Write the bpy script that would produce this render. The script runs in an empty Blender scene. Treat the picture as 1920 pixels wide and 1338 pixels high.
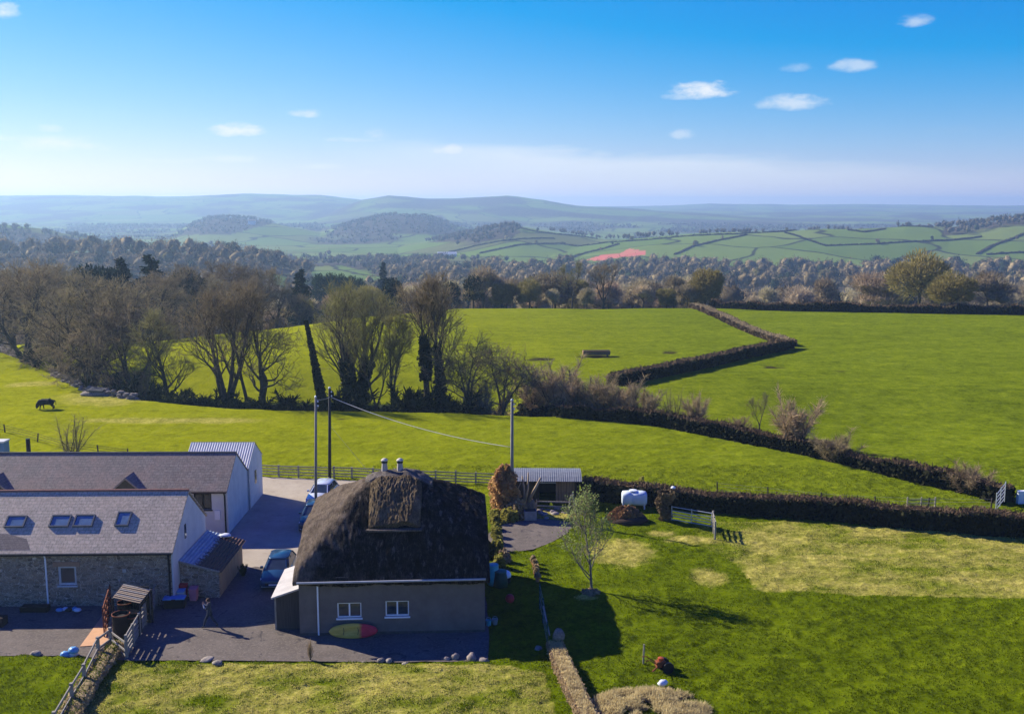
import bpy, math, random
import numpy as np
from mathutils import Vector, Matrix

SC = bpy.context.scene
COL = SC.collection
rnd = random.Random(7)
R = math.radians
# ------------------------------------------------------------------ camera maths
F = 1900.0; PITCH = R(8.5); CH = 24.0
cp, sp = math.cos(PITCH), math.sin(PITCH)

def ray(px, py):
    v = (py - 669.0) / F
    return ((px - 960.0) / F, cp - v * sp, -sp - v * cp)

def G(px, py, z=0.0):
    d = ray(px, py); t = (z - CH) / d[2]
    return (d[0] * t, d[1] * t)

def onY(px, py, Y):
    d = ray(px, py); t = Y / d[1]
    return (d[0] * t, Y, CH + d[2] * t)

def proj(x, y, z):
    dep = y * cp - (z - CH) * sp
    up = y * sp + (z - CH) * cp
    return 960 + F * x / dep, 669 - F * up / dep

# ------------------------------------------------------------------ numpy noise
def _hash(ix, iy, seed):
    n = (ix.astype(np.int64) * 374761393 + iy.astype(np.int64) * 668265263 + seed * 974634777) & 0xFFFFFFFF
    n = ((n ^ (n >> 13)) * 1274126177) & 0xFFFFFFFF
    n = n ^ (n >> 16)
    return (n & 0xFFFFFF).astype(np.float64) / 0xFFFFFF

def vnoise(x, y, seed=0):
    x = np.asarray(x, float); y = np.asarray(y, float)
    ix = np.floor(x); iy = np.floor(y)
    fx = x - ix; fy = y - iy
    fx = fx * fx * (3 - 2 * fx); fy = fy * fy * (3 - 2 * fy)
    a = _hash(ix, iy, seed); b = _hash(ix + 1, iy, seed)
    c = _hash(ix, iy + 1, seed); d = _hash(ix + 1, iy + 1, seed)
    return (a * (1 - fx) + b * fx) * (1 - fy) + (c * (1 - fx) + d * fx) * fy

def fbm(x, y, seed=0, o=4):
    s = 0; a = 0.5; k = 1.0; n = 0
    for i in range(o):
        s = s + a * vnoise(x * k, y * k, seed + i * 17); n += a; a *= 0.5; k *= 2.03
    return s / n

def sstep(a, b, x):
    t = np.clip((np.asarray(x, float) - a) / (b - a), 0, 1)
    return t * t * (3 - 2 * t)

# ------------------------------------------------------------------ terrain height
RIDGES = [  # distance, half width, [(pixel column, pixel row of the ground crest)]
    (820, 230, [(-300, 462), (0, 476), (150, 472), (300, 476), (420, 478), (480, 490), (560, 512), (640, 540)]),
    (1500, 330, [(-300, 408), (0, 424), (80, 432), (160, 448), (230, 470), (300, 500)]),
    (2500, 600, [(250, 470), (310, 446), (350, 424), (390, 411), (430, 408), (480, 412), (540, 424), (600, 434),
                 (660, 416), (720, 403), (800, 406), (860, 425), (930, 452)]),
    (1750, 450, [(700, 476), (760, 462), (820, 452), (880, 437), (940, 425), (980, 424), (1040, 434), (1120, 446), (1220, 456), (1300, 475)]),
    (1500, 420, [(960, 492), (1040, 472), (1140, 456), (1240, 447), (1340, 440), (1480, 433), (1560, 427), (1700, 424),
                 (1780, 428), (1830, 424), (1880, 416), (1920, 412), (2100, 404), (2500, 404)]),
    (5200, 1700, [(-800, 368), (0, 367), (150, 366), (300, 369), (460, 364), (600, 366), (690, 378), (760, 396), (850, 420)]),
    (4300, 1300, [(540, 420), (620, 398), (680, 376), (730, 368), (800, 373), (860, 372), (950, 369), (1020, 375), (1080, 385),
                  (1150, 390), (1260, 398), (1400, 405), (1600, 415)]),
    (7200, 1800, [(900, 392), (1100, 388), (1260, 386), (1330, 382), (1480, 384), (1600, 383), (1920, 386), (2600, 386)]),
]
BASEY = [0, 1000, 1500, 2500, 4000, 5000, 7000, 9500]
BASEH = [-40, -42, -50, -50, -30, -10, 10, 12]
YC_PX = [-400, 300, 545, 700, 860, 1200, 2300]
YC_Y = [180, 190, 213, 235, 252, 254, 254]

EDGE_PX = [-500, -60, 0, 60, 110, 170, 250, 330, 430, 560, 700, 860, 990, 1100]
EDGE_PY = [560, 630, 655, 684, 706, 735, 748, 757, 765, 769, 769, 772, 778, 786]
EDGE_Y = [G(a, b)[1] for a, b in zip(EDGE_PX, EDGE_PY)]
def edge_y(px): return float(np.interp(px, EDGE_PX, EDGE_Y))

def H(X, Y):
    X = np.asarray(X, float); Y = np.asarray(Y, float)
    Yp = np.maximum(Y, 20.0)
    px = 960 + F * X / (Yp * cp + 3.5)
    yc = np.interp(px, YC_PX, YC_Y)
    d = Y - yc
    d = np.where(d > 60, d, 10 * np.log1p(np.exp(np.clip(d, -200, 60) / 10)))
    h = -(34 * (1 - np.exp(-d / 160)) + 0.012 * d)
    far = np.interp(Y, BASEY, BASEH)
    k = sstep(700, 1300, Y)
    h = h * (1 - k) + far * k
    for D, w, pts in RIDGES:
        cy = np.interp(px, [p[0] for p in pts], [p[1] for p in pts])
        cz = CH - (cy - 385.0) * D / F * 1.0
        s = np.clip(1 - np.abs(Y - D) / w, 0, 1)
        s = s * s * (3 - 2 * s)
        edge = sstep(pts[0][0], pts[0][0] + 60, px) * (1 - sstep(pts[-1][0] - 60, pts[-1][0], px))
        h = np.where(s > 0, np.maximum(h, h + (cz - h) * s * edge), h)
    # rolling of the pastures and the far land
    roll = (fbm(X / 45.0, Y / 45.0, 3, 3) - 0.5) * 1.3 * sstep(95, 150, Y) * (1 - sstep(400, 800, Y) * 0.0)
    roll = roll + (fbm(X / 260.0, Y / 260.0, 5, 3) - 0.5) * 14 * sstep(500, 1500, Y)
    # the wooded dell behind the near field
    dv = Y - np.interp(px, EDGE_PX, EDGE_Y)
    dell = -5.5 * sstep(-1.5, 9, dv) * (1 - sstep(17, 42, dv)) * (1 - sstep(930, 1100, px))
    roll = roll + dell
    # the big pasture dips to the hedge
    dip = -1.1 * np.exp(-((Y - 118 - 0.0 * X) / 14.0) ** 2) * sstep(15, 45, X)
    return h + roll + dip

def hz(x, y):
    return float(H(np.array([x]), np.array([y]))[0])

def hit(px, py):
    d = ray(px, py)
    t = np.concatenate([np.arange(30, 400, 0.5), np.arange(400, 9000, 5.0)])
    x = d[0] * t; y = d[1] * t; z = CH + d[2] * t
    g = H(x, y)
    k = np.nonzero(z <= g)[0]
    i = int(k[0]) if len(k) else len(t) - 1
    return (float(x[i]), float(y[i]), float(g[i]))

# ------------------------------------------------------------------ object helpers
def tag(o, label=None, cat=None, group=None, kind=None):
    if label: o['label'] = label
    if cat: o['category'] = cat
    if group: o['group'] = group
    if kind: o['kind'] = kind
    return o

def empty(name, loc=(0, 0, 0), rz=0.0, parent=None):
    o = bpy.data.objects.new(name, None); COL.objects.link(o)
    o.location = loc; o.rotation_euler = (0, 0, rz); o.empty_display_size = 0.3
    if parent: o.parent = parent
    return o

def thing(name, label, cat, loc=(0, 0, 0), rz=0.0, group=None):
    return tag(empty(name, loc, rz), label, cat, group)

def copy_tree(o, parent=None):
    c = o.copy(); COL.objects.link(c)
    if parent: c.parent = parent
    for ch in list(o.children): copy_tree(ch, c)
    return c

def np_mesh(name, verts, faces, mats, smooth=False, midx=None):
    """verts (n,3) array, faces (m,k) int array (one k)"""
    verts = np.asarray(verts, np.float32); faces = np.asarray(faces, np.int32)
    me = bpy.data.meshes.new(name)
    m, k = faces.shape
    me.vertices.add(len(verts)); me.vertices.foreach_set('co', verts.ravel())
    me.loops.add(m * k); me.loops.foreach_set('vertex_index', faces.ravel())
    me.polygons.add(m)
    me.polygons.foreach_set('loop_start', np.arange(0, m * k, k, dtype=np.int32))
    try: me.polygons.foreach_set('loop_total', np.full(m, k, np.int32))
    except Exception: pass
    if midx is not None: me.polygons.foreach_set('material_index', np.asarray(midx, np.int32))
    me.polygons.foreach_set('use_smooth', np.full(m, bool(smooth)))
    for mt in (mats if isinstance(mats, (list, tuple)) else [mats]): me.materials.append(mt)
    me.update(calc_edges=True); me.validate(verbose=False)
    return me

def link_mesh(name, me, parent=None, loc=(0, 0, 0), rz=0.0):
    o = bpy.data.objects.new(name, me); COL.objects.link(o)
    o.location = loc; o.rotation_euler = (0, 0, rz)
    if parent: o.parent = parent
    return o

class MB:
    def __init__(s): s.v = []; s.f = []; s.m = []
    def add(s, vs, fs, m=0):
        b = len(s.v); s.v += [tuple(v) for v in vs]
        for f in fs: s.f.append([i + b for i in f]); s.m.append(m)
        return s
    def box(s, a, b, m=0):
        x0, y0, z0 = a; x1, y1, z1 = b
        vs = [(x0, y0, z0), (x1, y0, z0), (x1, y1, z0), (x0, y1, z0), (x0, y0, z1), (x1, y0, z1), (x1, y1, z1), (x0, y1, z1)]
        return s.add(vs, [(0, 3, 2, 1), (4, 5, 6, 7), (0, 1, 5, 4), (1, 2, 6, 5), (2, 3, 7, 6), (3, 0, 4, 7)], m)
    def beam(s, p, q, w, h=None, m=0, up=(0, 0, 1)):
        p = Vector(p); q = Vector(q); h = h or w
        d = (q - p); L = d.length
        if L < 1e-6: return s
        d.normalize(); u = Vector(up)
        if abs(d.dot(u)) > 0.98: u = Vector((0, 1, 0))
        a = d.cross(u).normalized(); b = a.cross(d).normalized()
        vs = []
        for e in (p, q):
            for i, j in ((-1, -1), (1, -1), (1, 1), (-1, 1)):
                vs.append(e + a * (w / 2 * i) + b * (h / 2 * j))
        return s.add(vs, [(3, 2, 1, 0), (4, 5, 6, 7), (0, 1, 5, 4), (1, 2, 6, 5), (2, 3, 7, 6), (3, 0, 4, 7)], m)
    def tube(s, pts, rad, n=8, m=0, cap=True):
        pts = [Vector(p) for p in pts]
        if not isinstance(rad, (list, tuple)): rad = [rad] * len(pts)
        rings = []; prev = None
        for i, p in enumerate(pts):
            d = (pts[min(i + 1, len(pts) - 1)] - pts[max(i - 1, 0)])
            if d.length < 1e-9: d = Vector((0, 0, 1))
            d.normalize()
            if prev is None:
                u = Vector((1, 0, 0)) if abs(d.x) < 0.9 else Vector((0, 1, 0))
                a = (u - d * u.dot(d)).normalized()
            else:
                a = (prev - d * prev.dot(d))
                a = a.normalized() if a.length > 1e-6 else d.orthogonal().normalized()
            prev = a; b = d.cross(a)
            rings.append([p + a * (rad[i] * math.cos(2 * math.pi * k / n)) + b * (rad[i] * math.sin(2 * math.pi * k / n)) for k in range(n)])
        vs = [v for r in rings for v in r]; fs = []
        for i in range(len(rings) - 1):
            for k in range(n):
                k2 = (k + 1) % n
                fs.append((i * n + k, i * n + k2, (i + 1) * n + k2, (i + 1) * n + k))
        if cap:
            fs.append(tuple(range(n))[::-1]); fs.append(tuple((len(rings) - 1) * n + k for k in range(n)))
        return s.add(vs, fs, m)
    def lathe(s, c, prof, n=16, m=0, sx=1, sy=1):
        c = Vector(c); vs = []; fs = []
        for r, z in prof:
            for k in range(n):
                a = 2 * math.pi * k / n
                vs.append((c.x + r * sx * math.cos(a), c.y + r * sy * math.sin(a), c.z + z))
        for i in range(len(prof) - 1):
            for k in range(n):
                k2 = (k + 1) % n
                fs.append((i * n + k, i * n + k2, (i + 1) * n + k2, (i + 1) * n + k))
        fs.append(tuple(range(n))[::-1]); fs.append(tuple((len(prof) - 1) * n + k for k in range(n)))
        return s.add(vs, fs, m)
    def prism(s, poly, ext, m=0):
        """poly: list of 3d points (planar), ext: extrusion vector"""
        n = len(poly); e = Vector(ext)
        vs = [Vector(p) for p in poly] + [Vector(p) + e for p in poly]
        fs = [tuple(range(n))[::-1], tuple(range(n, 2 * n))]
        for i in range(n):
            j = (i + 1) % n; fs.append((i, j, n + j, n + i))
        return s.add(vs, fs, m)
    def build(s, name, mats, parent=None, smooth=False, loc=(0, 0, 0), rz=0.0, bevel=0):
        me = bpy.data.meshes.new(name)
        me.from_pydata(s.v, [], s.f)
        for mt in (mats if isinstance(mats, (list, tuple)) else [mats]): me.materials.append(mt)
        me.polygons.foreach_set('material_index', s.m)
        if smooth: me.polygons.foreach_set('use_smooth', [True] * len(s.f))
        me.update()
        import bmesh
        bm = bmesh.new(); bm.from_mesh(me); bmesh.ops.recalc_face_normals(bm, faces=bm.faces)
        if bevel:
            es = [e for e in bm.edges if len(e.link_faces) == 2 and e.calc_face_angle(0) > 0.6]
            bmesh.ops.bevel(bm, geom=es, offset=bevel, segments=2, affect='EDGES', profile=0.6, clamp_overlap=True)
        bm.to_mesh(me); bm.free()
        return link_mesh(name, me, parent, loc, rz)

def lump_mesh(name, mats, rx, ry, rz_, seed, amp=0.2, n=20, flat=0.3):
    """an irregular boulder-like lump sitting on z=0"""
    r = random.Random(seed); vs = []; fs = []
    m = n // 2
    for i in range(m + 1):
        th = math.pi * i / m
        for k in range(n):
            ph = 2 * math.pi * k / n
            d = (math.sin(th) * math.cos(ph), math.sin(th) * math.sin(ph), math.cos(th))
            q = 1 + amp * 2 * (float(fbm(np.array([d[0] * 1.6 + seed * 3.1 + d[2]]), np.array([d[1] * 1.6 + d[2] * 1.3 + seed]), seed, 3)[0]) - 0.5)
            z = d[2] * rz_ * q
            vs.append((d[0] * rx * q, d[1] * ry * q, max(z, -flat * rz_) + flat * rz_))
    for i in range(m):
        for k in range(n):
            k2 = (k + 1) % n
            fs.append((i * n + k, (i + 1) * n + k, (i + 1) * n + k2, i * n + k2))
    mb = MB(); mb.add(vs, fs)
    return mb

# ------------------------------------------------------------------ materials
def new_mat(name):
    m = bpy.data.materials.new(name); m.use_nodes = True
    nt = m.node_tree; b = nt.nodes['Principled BSDF']
    b.inputs['Specular IOR Level'].default_value = 0.12
    return m, nt, b

def N(nt, t, **kw):
    n = nt.nodes.new(t)
    for k, v in kw.items():
        if k.startswith('i_'): n.inputs[k[2:]].default_value = v
        else: setattr(n, k, v)
    return n

def c4(c): return (c[0], c[1], c[2], 1.0)

def noise(nt, vec, scale, detail=4, rough=0.6, dist=0.0):
    n = N(nt, 'ShaderNodeTexNoise'); n.inputs['Scale'].default_value = scale
    n.inputs['Detail'].default_value = detail; n.inputs['Roughness'].default_value = rough
    n.inputs['Distortion'].default_value = dist
    if vec is not None: nt.links.new(vec, n.inputs['Vector'])
    return n.outputs['Fac']

def ramp(nt, fac, stops):
    r = N(nt, 'ShaderNodeValToRGB'); e = r.color_ramp.elements
    e[0].position, e[0].color = stops[0][0], c4(stops[0][1]) if len(stops[0][1]) == 3 else stops[0][1]
    e[1].position, e[1].color = stops[-1][0], c4(stops[-1][1])
    for p, c in stops[1:-1]:
        x = e.new(p); x.color = c4(c)
    nt.links.new(fac, r.inputs['Fac'])
    return r.outputs['Color']

def rampf(nt, fac, a, b):
    r = N(nt, 'ShaderNodeMapRange'); r.inputs['From Min'].default_value = a; r.inputs['From Max'].default_value = b
    r.clamp = True
    nt.links.new(fac, r.inputs['Value']); return r.outputs['Result']

def mix(nt, fac, a, b, mode='MIX'):
    m = N(nt, 'ShaderNodeMix', data_type='RGBA', blend_type=mode)
    for sock, val in ((m.inputs['Factor'], fac), (m.inputs[6], a), (m.inputs[7], b)):
        if hasattr(val, 'links'): nt.links.new(val, sock)
        elif isinstance(val, (int, float)): sock.default_value = val
        else: sock.default_value = c4(val)
    return m.outputs[2]

def math_(nt, op, a, b=None):
    m = N(nt, 'ShaderNodeMath', operation=op)
    for i, v in enumerate((a, b)):
        if v is None: continue
        if hasattr(v, 'links'): nt.links.new(v, m.inputs[i])
        else: m.inputs[i].default_value = v
    return m.outputs[0]

def bump(nt, b, h, strength=0.4, dist=0.05):
    n = N(nt, 'ShaderNodeBump'); n.inputs['Strength'].default_value = strength; n.inputs['Distance'].default_value = dist
    nt.links.new(h, n.inputs['Height']); nt.links.new(n.outputs['Normal'], b.inputs['Normal'])

def obj_vec(nt, scale=(1, 1, 1), rot=(0, 0, 0)):
    tc = N(nt, 'ShaderNodeTexCoord'); mp = N(nt, 'ShaderNodeMapping')
    mp.inputs['Scale'].default_value = scale; mp.inputs['Rotation'].default_value = rot
    nt.links.new(tc.outputs['Object'], mp.inputs['Vector']); return mp.outputs['Vector']

def simple(name, a, b=None, scale=3.0, rough=0.7, bmp=0.0, bdist=0.02, metallic=0.0, stretch=(1, 1, 1), spec=0.15, obj_random=0.0):
    m, nt, p = new_mat(name)
    b = b or tuple(x * 0.7 for x in a)
    vec = obj_vec(nt, stretch)
    f = noise(nt, vec, scale, 5, 0.65)
    col = ramp(nt, f, [(0.3, b), (0.7, a)])
    if obj_random:
        oi = N(nt, 'ShaderNodeObjectInfo')
        hs = N(nt, 'ShaderNodeHueSaturation')
        nt.links.new(rampf(nt, oi.outputs['Random'], 0, 1), hs.inputs['Fac']); hs.inputs['Fac'].default_value = 1
        nt.links.remove(hs.inputs['Fac'].links[0])
        mr = N(nt, 'ShaderNodeMapRange'); mr.inputs['To Min'].default_value = 1 - obj_random; mr.inputs['To Max'].default_value = 1 + obj_random
        nt.links.new(oi.outputs['Random'], mr.inputs['Value']); nt.links.new(mr.outputs['Result'], hs.inputs['Value'])
        mr2 = N(nt, 'ShaderNodeMapRange'); mr2.inputs['To Min'].default_value = 0.485; mr2.inputs['To Max'].default_value = 0.525
        sn = math_(nt, 'FRACT', math_(nt, 'MULTIPLY', oi.outputs['Random'], 7.13))
        nt.links.new(sn, mr2.inputs['Value']); nt.links.new(mr2.outputs['Result'], hs.inputs['Hue'])
        nt.links.new(col, hs.inputs['Color']); col = hs.outputs['Color']
    nt.links.new(col, p.inputs['Base Color'])
    p.inputs['Roughness'].default_value = rough; p.inputs['Metallic'].default_value = metallic
    p.inputs['Specular IOR Level'].default_value = spec
    if bmp: bump(nt, p, noise(nt, vec, scale * 4, 4, 0.7), bmp, bdist)
    return m

M = {}
def glass_mat(name, col=(0.02, 0.03, 0.04)):
    m, nt, p = new_mat(name)
    nt.links.new(ramp(nt, noise(nt, obj_vec(nt), 1.5), [(0.3, col), (0.7, tuple(c * 1.8 for c in col))]), p.inputs['Base Color'])
    p.inputs['Roughness'].default_value = 0.06; p.inputs['Specular IOR Level'].default_value = 0.6
    return m

def slate_mat(name, c1, c2, stain, row=0.22, width=0.32, lichen=0.25, pitch=36):
    m, nt, p = new_mat(name)
    tc = N(nt, 'ShaderNodeTexCoord'); sx = N(nt, 'ShaderNodeSeparateXYZ'); nt.links.new(tc.outputs['Object'], sx.inputs[0])
    cb = N(nt, 'ShaderNodeCombineXYZ'); nt.links.new(sx.outputs['X'], cb.inputs['X'])
    nt.links.new(math_(nt, 'DIVIDE', sx.outputs['Z'], math.sin(R(pitch))), cb.inputs['Y'])
    br = N(nt, 'ShaderNodeTexBrick'); br.offset = 0.5
    br.inputs['Scale'].default_value = 1.0; br.inputs['Brick Width'].default_value = width; br.inputs['Row Height'].default_value = row
    br.inputs['Mortar Size'].default_value = 0.012; br.inputs['Mortar Smooth'].default_value = 0.3; br.inputs['Bias'].default_value = 0.0
    br.inputs['Color1'].default_value = c4(c1); br.inputs['Color2'].default_value = c4(c2); br.inputs['Mortar'].default_value = c4(tuple(x * 0.35 for x in c1))
    nt.links.new(cb.outputs[0], br.inputs['Vector'])
    v = tc.outputs['Object']
    col = mix(nt, rampf(nt, noise(nt, v, 0.6, 6, 0.7), 0.45, 0.8), br.outputs['Color'], stain)
    col = mix(nt, math_(nt, 'MULTIPLY', rampf(nt, noise(nt, v, 5.0, 5, 0.75), 0.56, 0.72), lichen), col, (0.42, 0.40, 0.36))
    col = mix(nt, rampf(nt, noise(nt, v, 9.0, 3, 0.7), 0.35, 0.75), col, tuple(x * 0.6 for x in c1), 'MIX') if False else col
    hsv = N(nt, 'ShaderNodeHueSaturation')
    mr = N(nt, 'ShaderNodeMapRange'); mr.inputs['To Min'].default_value = 0.68; mr.inputs['To Max'].default_value = 1.32
    mr.inputs['From Min'].default_value = 0.34; mr.inputs['From Max'].default_value = 0.66; mr.clamp = False
    nt.links.new(noise(nt, v, 5.5, 5, 0.8), mr.inputs['Value']); nt.links.new(mr.outputs['Result'], hsv.inputs['Value'])
    nt.links.new(col, hsv.inputs['Color'])
    nt.links.new(hsv.outputs['Color'], p.inputs['Base Color']); p.inputs['Roughness'].default_value = 0.62
    h = math_(nt, 'ADD', br.outputs['Fac'], math_(nt, 'MULTIPLY', noise(nt, v, 8, 3), -0.8))
    h = math_(nt, 'MULTIPLY', h, -1.0)
    bump(nt, p, h, 0.5, 0.02)
    return m

def stone_mat(name, cols, mortar, scale=3.4):
    m, nt, p = new_mat(name)
    tc = N(nt, 'ShaderNodeTexCoord'); mp = N(nt, 'ShaderNodeMapping'); mp.inputs['Scale'].default_value = (1.0, 1.0, 2.3)
    nt.links.new(tc.outputs['Object'], mp.inputs['Vector'])
    wob = N(nt, 'ShaderNodeTexNoise'); wob.inputs['Scale'].default_value = 4; nt.links.new(mp.outputs[0], wob.inputs['Vector'])
    vv = mix(nt, 0.06, mp.outputs[0], wob.outputs['Color'])
    vo = N(nt, 'ShaderNodeTexVoronoi'); vo.inputs['Scale'].default_value = scale; nt.links.new(vv, vo.inputs['Vector'])
    ve = N(nt, 'ShaderNodeTexVoronoi', feature='DISTANCE_TO_EDGE'); ve.inputs['Scale'].default_value = scale; nt.links.new(vv, ve.inputs['Vector'])
    sep = N(nt, 'ShaderNodeSeparateColor'); nt.links.new(vo.outputs['Color'], sep.inputs[0])
    k = len(cols)
    col = ramp(nt, sep.outputs[0], [(i / (k - 1), c) for i, c in enumerate(cols)])
    col = mix(nt, rampf(nt, noise(nt, tc.outputs['Object'], 7, 5, 0.8), 0.3, 0.75), col, tuple(x * 0.5 for x in cols[0]))
    f = rampf(nt, ve.outputs['Distance'], 0.015, 0.06)
    col = mix(nt, f, mortar, col)
    nt.links.new(col, p.inputs['Base Color']); p.inputs['Roughness'].default_value = 0.9
    h = math_(nt, 'ADD', f, math_(nt, 'MULTIPLY', noise(nt, tc.outputs['Object'], 12, 4), 0.6))
    bump(nt, p, h, 0.9, 0.05)
    return m

def leaf_mat(name, a, b, trans=0.25, rough=0.6, rnd_=0.18, scale=0.6, wn_w=0.25):
    m, nt, p = new_mat(name)
    g = N(nt, 'ShaderNodeNewGeometry')
    f = noise(nt, g.outputs['Position'], scale, 4, 0.75)
    wn = N(nt, 'ShaderNodeTexWhiteNoise'); wn.noise_dimensions = '3D'
    rp = N(nt, 'ShaderNodeVectorMath', operation='SNAP'); rp.inputs[1].default_value = (0.35, 0.35, 0.35)
    nt.links.new(g.outputs['Position'], rp.inputs[0]); nt.links.new(rp.outputs[0], wn.inputs['Vector'])
    ff = math_(nt, 'ADD', math_(nt, 'MULTIPLY', f, 1 - wn_w), math_(nt, 'MULTIPLY', wn.outputs['Value'], wn_w))
    col = ramp(nt, ff, [(0.3, b), (0.7, a)])
    oi = N(nt, 'ShaderNodeObjectInfo'); hs = N(nt, 'ShaderNodeHueSaturation')
    mr = N(nt, 'ShaderNodeMapRange'); mr.inputs['To Min'].default_value = 1 - rnd_; mr.inputs['To Max'].default_value = 1 + rnd_
    nt.links.new(oi.outputs['Random'], mr.inputs['Value']); nt.links.new(mr.outputs['Result'], hs.inputs['Value'])
    mr2 = N(nt, 'ShaderNodeMapRange'); mr2.inputs['To Min'].default_value = 0.5 - rnd_ * 0.02; mr2.inputs['To Max'].default_value = 0.5 + rnd_ * 0.10
    nt.links.new(math_(nt, 'FRACT', math_(nt, 'MULTIPLY', oi.outputs['Random'], 7.13)), mr2.inputs['Value'])
    nt.links.new(mr2.outputs['Result'], hs.inputs['Hue']); nt.links.new(col, hs.inputs['Color'])
    nt.links.new(hs.outputs['Color'], p.inputs['Base Color']); p.inputs['Roughness'].default_value = rough
    p.inputs['Specular IOR Level'].default_value = 0.03
    if trans:
        t = N(nt, 'ShaderNodeBsdfTranslucent'); nt.links.new(hs.outputs['Color'], t.inputs['Color'])
        mx = N(nt, 'ShaderNodeMixShader'); mx.inputs[0].default_value = trans
        nt.links.new(p.outputs[0], mx.inputs[1]); nt.links.new(t.outputs[0], mx.inputs[2])
        nt.links.new(mx.outputs[0], nt.nodes['Material Output'].inputs['Surface'])
    return m
# ================================================================== render settings, camera, light
SC.render.engine = 'CYCLES'
SC.view_settings.view_transform = 'Standard'; SC.view_settings.look = 'None'
EXPO = 1.0; SC.view_settings.exposure = EXPO; SC.view_settings.gamma = 1.0
cy = SC.cycles
cy.use_denoising = True
try: cy.denoiser = 'OPENIMAGEDENOISE'
except Exception: pass
cy.use_adaptive_sampling = True; cy.adaptive_threshold = 0.015
cy.max_bounces = 5; cy.diffuse_bounces = 2; cy.glossy_bounces = 2; cy.transmission_bounces = 3
cy.transparent_max_bounces = 6; cy.volume_bounces = 0
cy.caustics_reflective = False; cy.caustics_refractive = False
cy.sample_clamp_indirect = 4.0

cam = bpy.data.cameras.new('Camera'); camo = bpy.data.objects.new('Camera', cam); COL.objects.link(camo)
cam.sensor_width = 36.0; cam.lens = 36.0 * F / 1920.0
cam.clip_start = 0.5; cam.clip_end = 30000.0
camo.location = (0, 0, CH); camo.rotation_euler = (math.pi / 2 - PITCH, 0, 0)
SC.camera = camo

SUN_AZ = R(149.5)      # measured from +X, counter clockwise
SUN_EL = R(29.8)
to_sun = Vector((math.cos(SUN_EL) * math.cos(SUN_AZ), math.cos(SUN_EL) * math.sin(SUN_AZ), math.sin(SUN_EL)))
sl = bpy.data.lights.new('sun', 'SUN'); sl.energy = 5.0; sl.angle = R(0.55); sl.color = (1.0, 0.92, 0.79)
so = bpy.data.objects.new('sun', sl); COL.objects.link(so); so.location = (-60, 60, 80)
so.rotation_euler = (-to_sun).to_track_quat('-Z', 'Y').to_euler()

# ------------------------------------------------------------------ world
W = bpy.data.worlds.new('World'); SC.world = W; W.use_nodes = True
nt = W.node_tree; bg = nt.nodes['Background']
sky = N(nt, 'ShaderNodeTexSky', sky_type='NISHITA'); sky.sun_disc = False
sky.sun_elevation = SUN_EL; sky.sun_rotation = math.pi / 2 - SUN_AZ
sky.altitude = 150; sky.air_density = 1.0; sky.dust_density = 0.0; sky.ozone_density = 6.0
sep = N(nt, 'ShaderNodeSeparateColor'); nt.links.new(sky.outputs['Color'], sep.inputs[0])
cmb = N(nt, 'ShaderNodeCombineColor'); OUT = 0.1 * 2 ** EXPO
for i_, (mul, add) in enumerate(((0.207, -0.400), (0.131, -0.118), (0.082, 0.360))):   # a saturating film response on the physical sky
    v_ = math_(nt, 'MAXIMUM', math_(nt, 'ADD', math_(nt, 'MULTIPLY', sep.outputs[i_], mul / OUT), add / OUT), 0.004 / OUT)
    nt.links.new(v_, cmb.inputs[i_])
skycol = cmb.outputs[0]
# clouds: a fixed place on the sky each (world directions), ragged by noise
tc = N(nt, 'ShaderNodeTexCoord'); sx = N(nt, 'ShaderNodeSeparateXYZ'); nt.links.new(tc.outputs['Generated'], sx.inputs[0])
az = math_(nt, 'ARCTAN2', sx.outputs['X'], sx.outputs['Y'])
elv = math_(nt, 'ARCSINE', sx.outputs['Z'])
mpn = N(nt, 'ShaderNodeMapping'); mpn.inputs['Scale'].default_value = (1, 1, 2.2); nt.links.new(tc.outputs['Generated'], mpn.inputs['Vector'])
n1 = noise(nt, mpn.outputs[0], 55, 6, 0.62); n2 = noise(nt, mpn.outputs[0], 20, 6, 0.65)
CLOUDS = [ # pixel centre, half width, half height, strength
 (1318, 171, 62, 15, .95), (1285, 182, 46, 7, .45), (1485, 194, 58, 14, .62), (1597, 126, 38, 11, .5), (1495, 127, 26, 9, .3), (1718, 40, 27, 10, .5),
 (450, 245, 48, 13, .95), (572, 214, 30, 8, .6), (105, 272, 88, 15, .75), (5, 262, 30, 9, .6), (705, 255, 26, 12, .5), (668, 263, 60, 5, .4),
 (840, 283, 36, 11, .8), (5, 20, 26, 14, .8), (1280, 253, 22, 9, .4), (95, 243, 22, 7, .4), (600, 313, 42, 6, .5), (430, 299, 50, 8, .5), (330, 302, 60, 6, .35),
 (1122, 290, 30, 8, .35), (1235, 304, 44, 8, .3), (1087, 320, 22, 6, .4), (1000, 322, 40, 6, .3), (1780, 246, 52, 9, -.22), (1745, 271, 40, 7, -.2), (700, 324, 40, 5, .35)]
tot = None; dark = None
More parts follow.
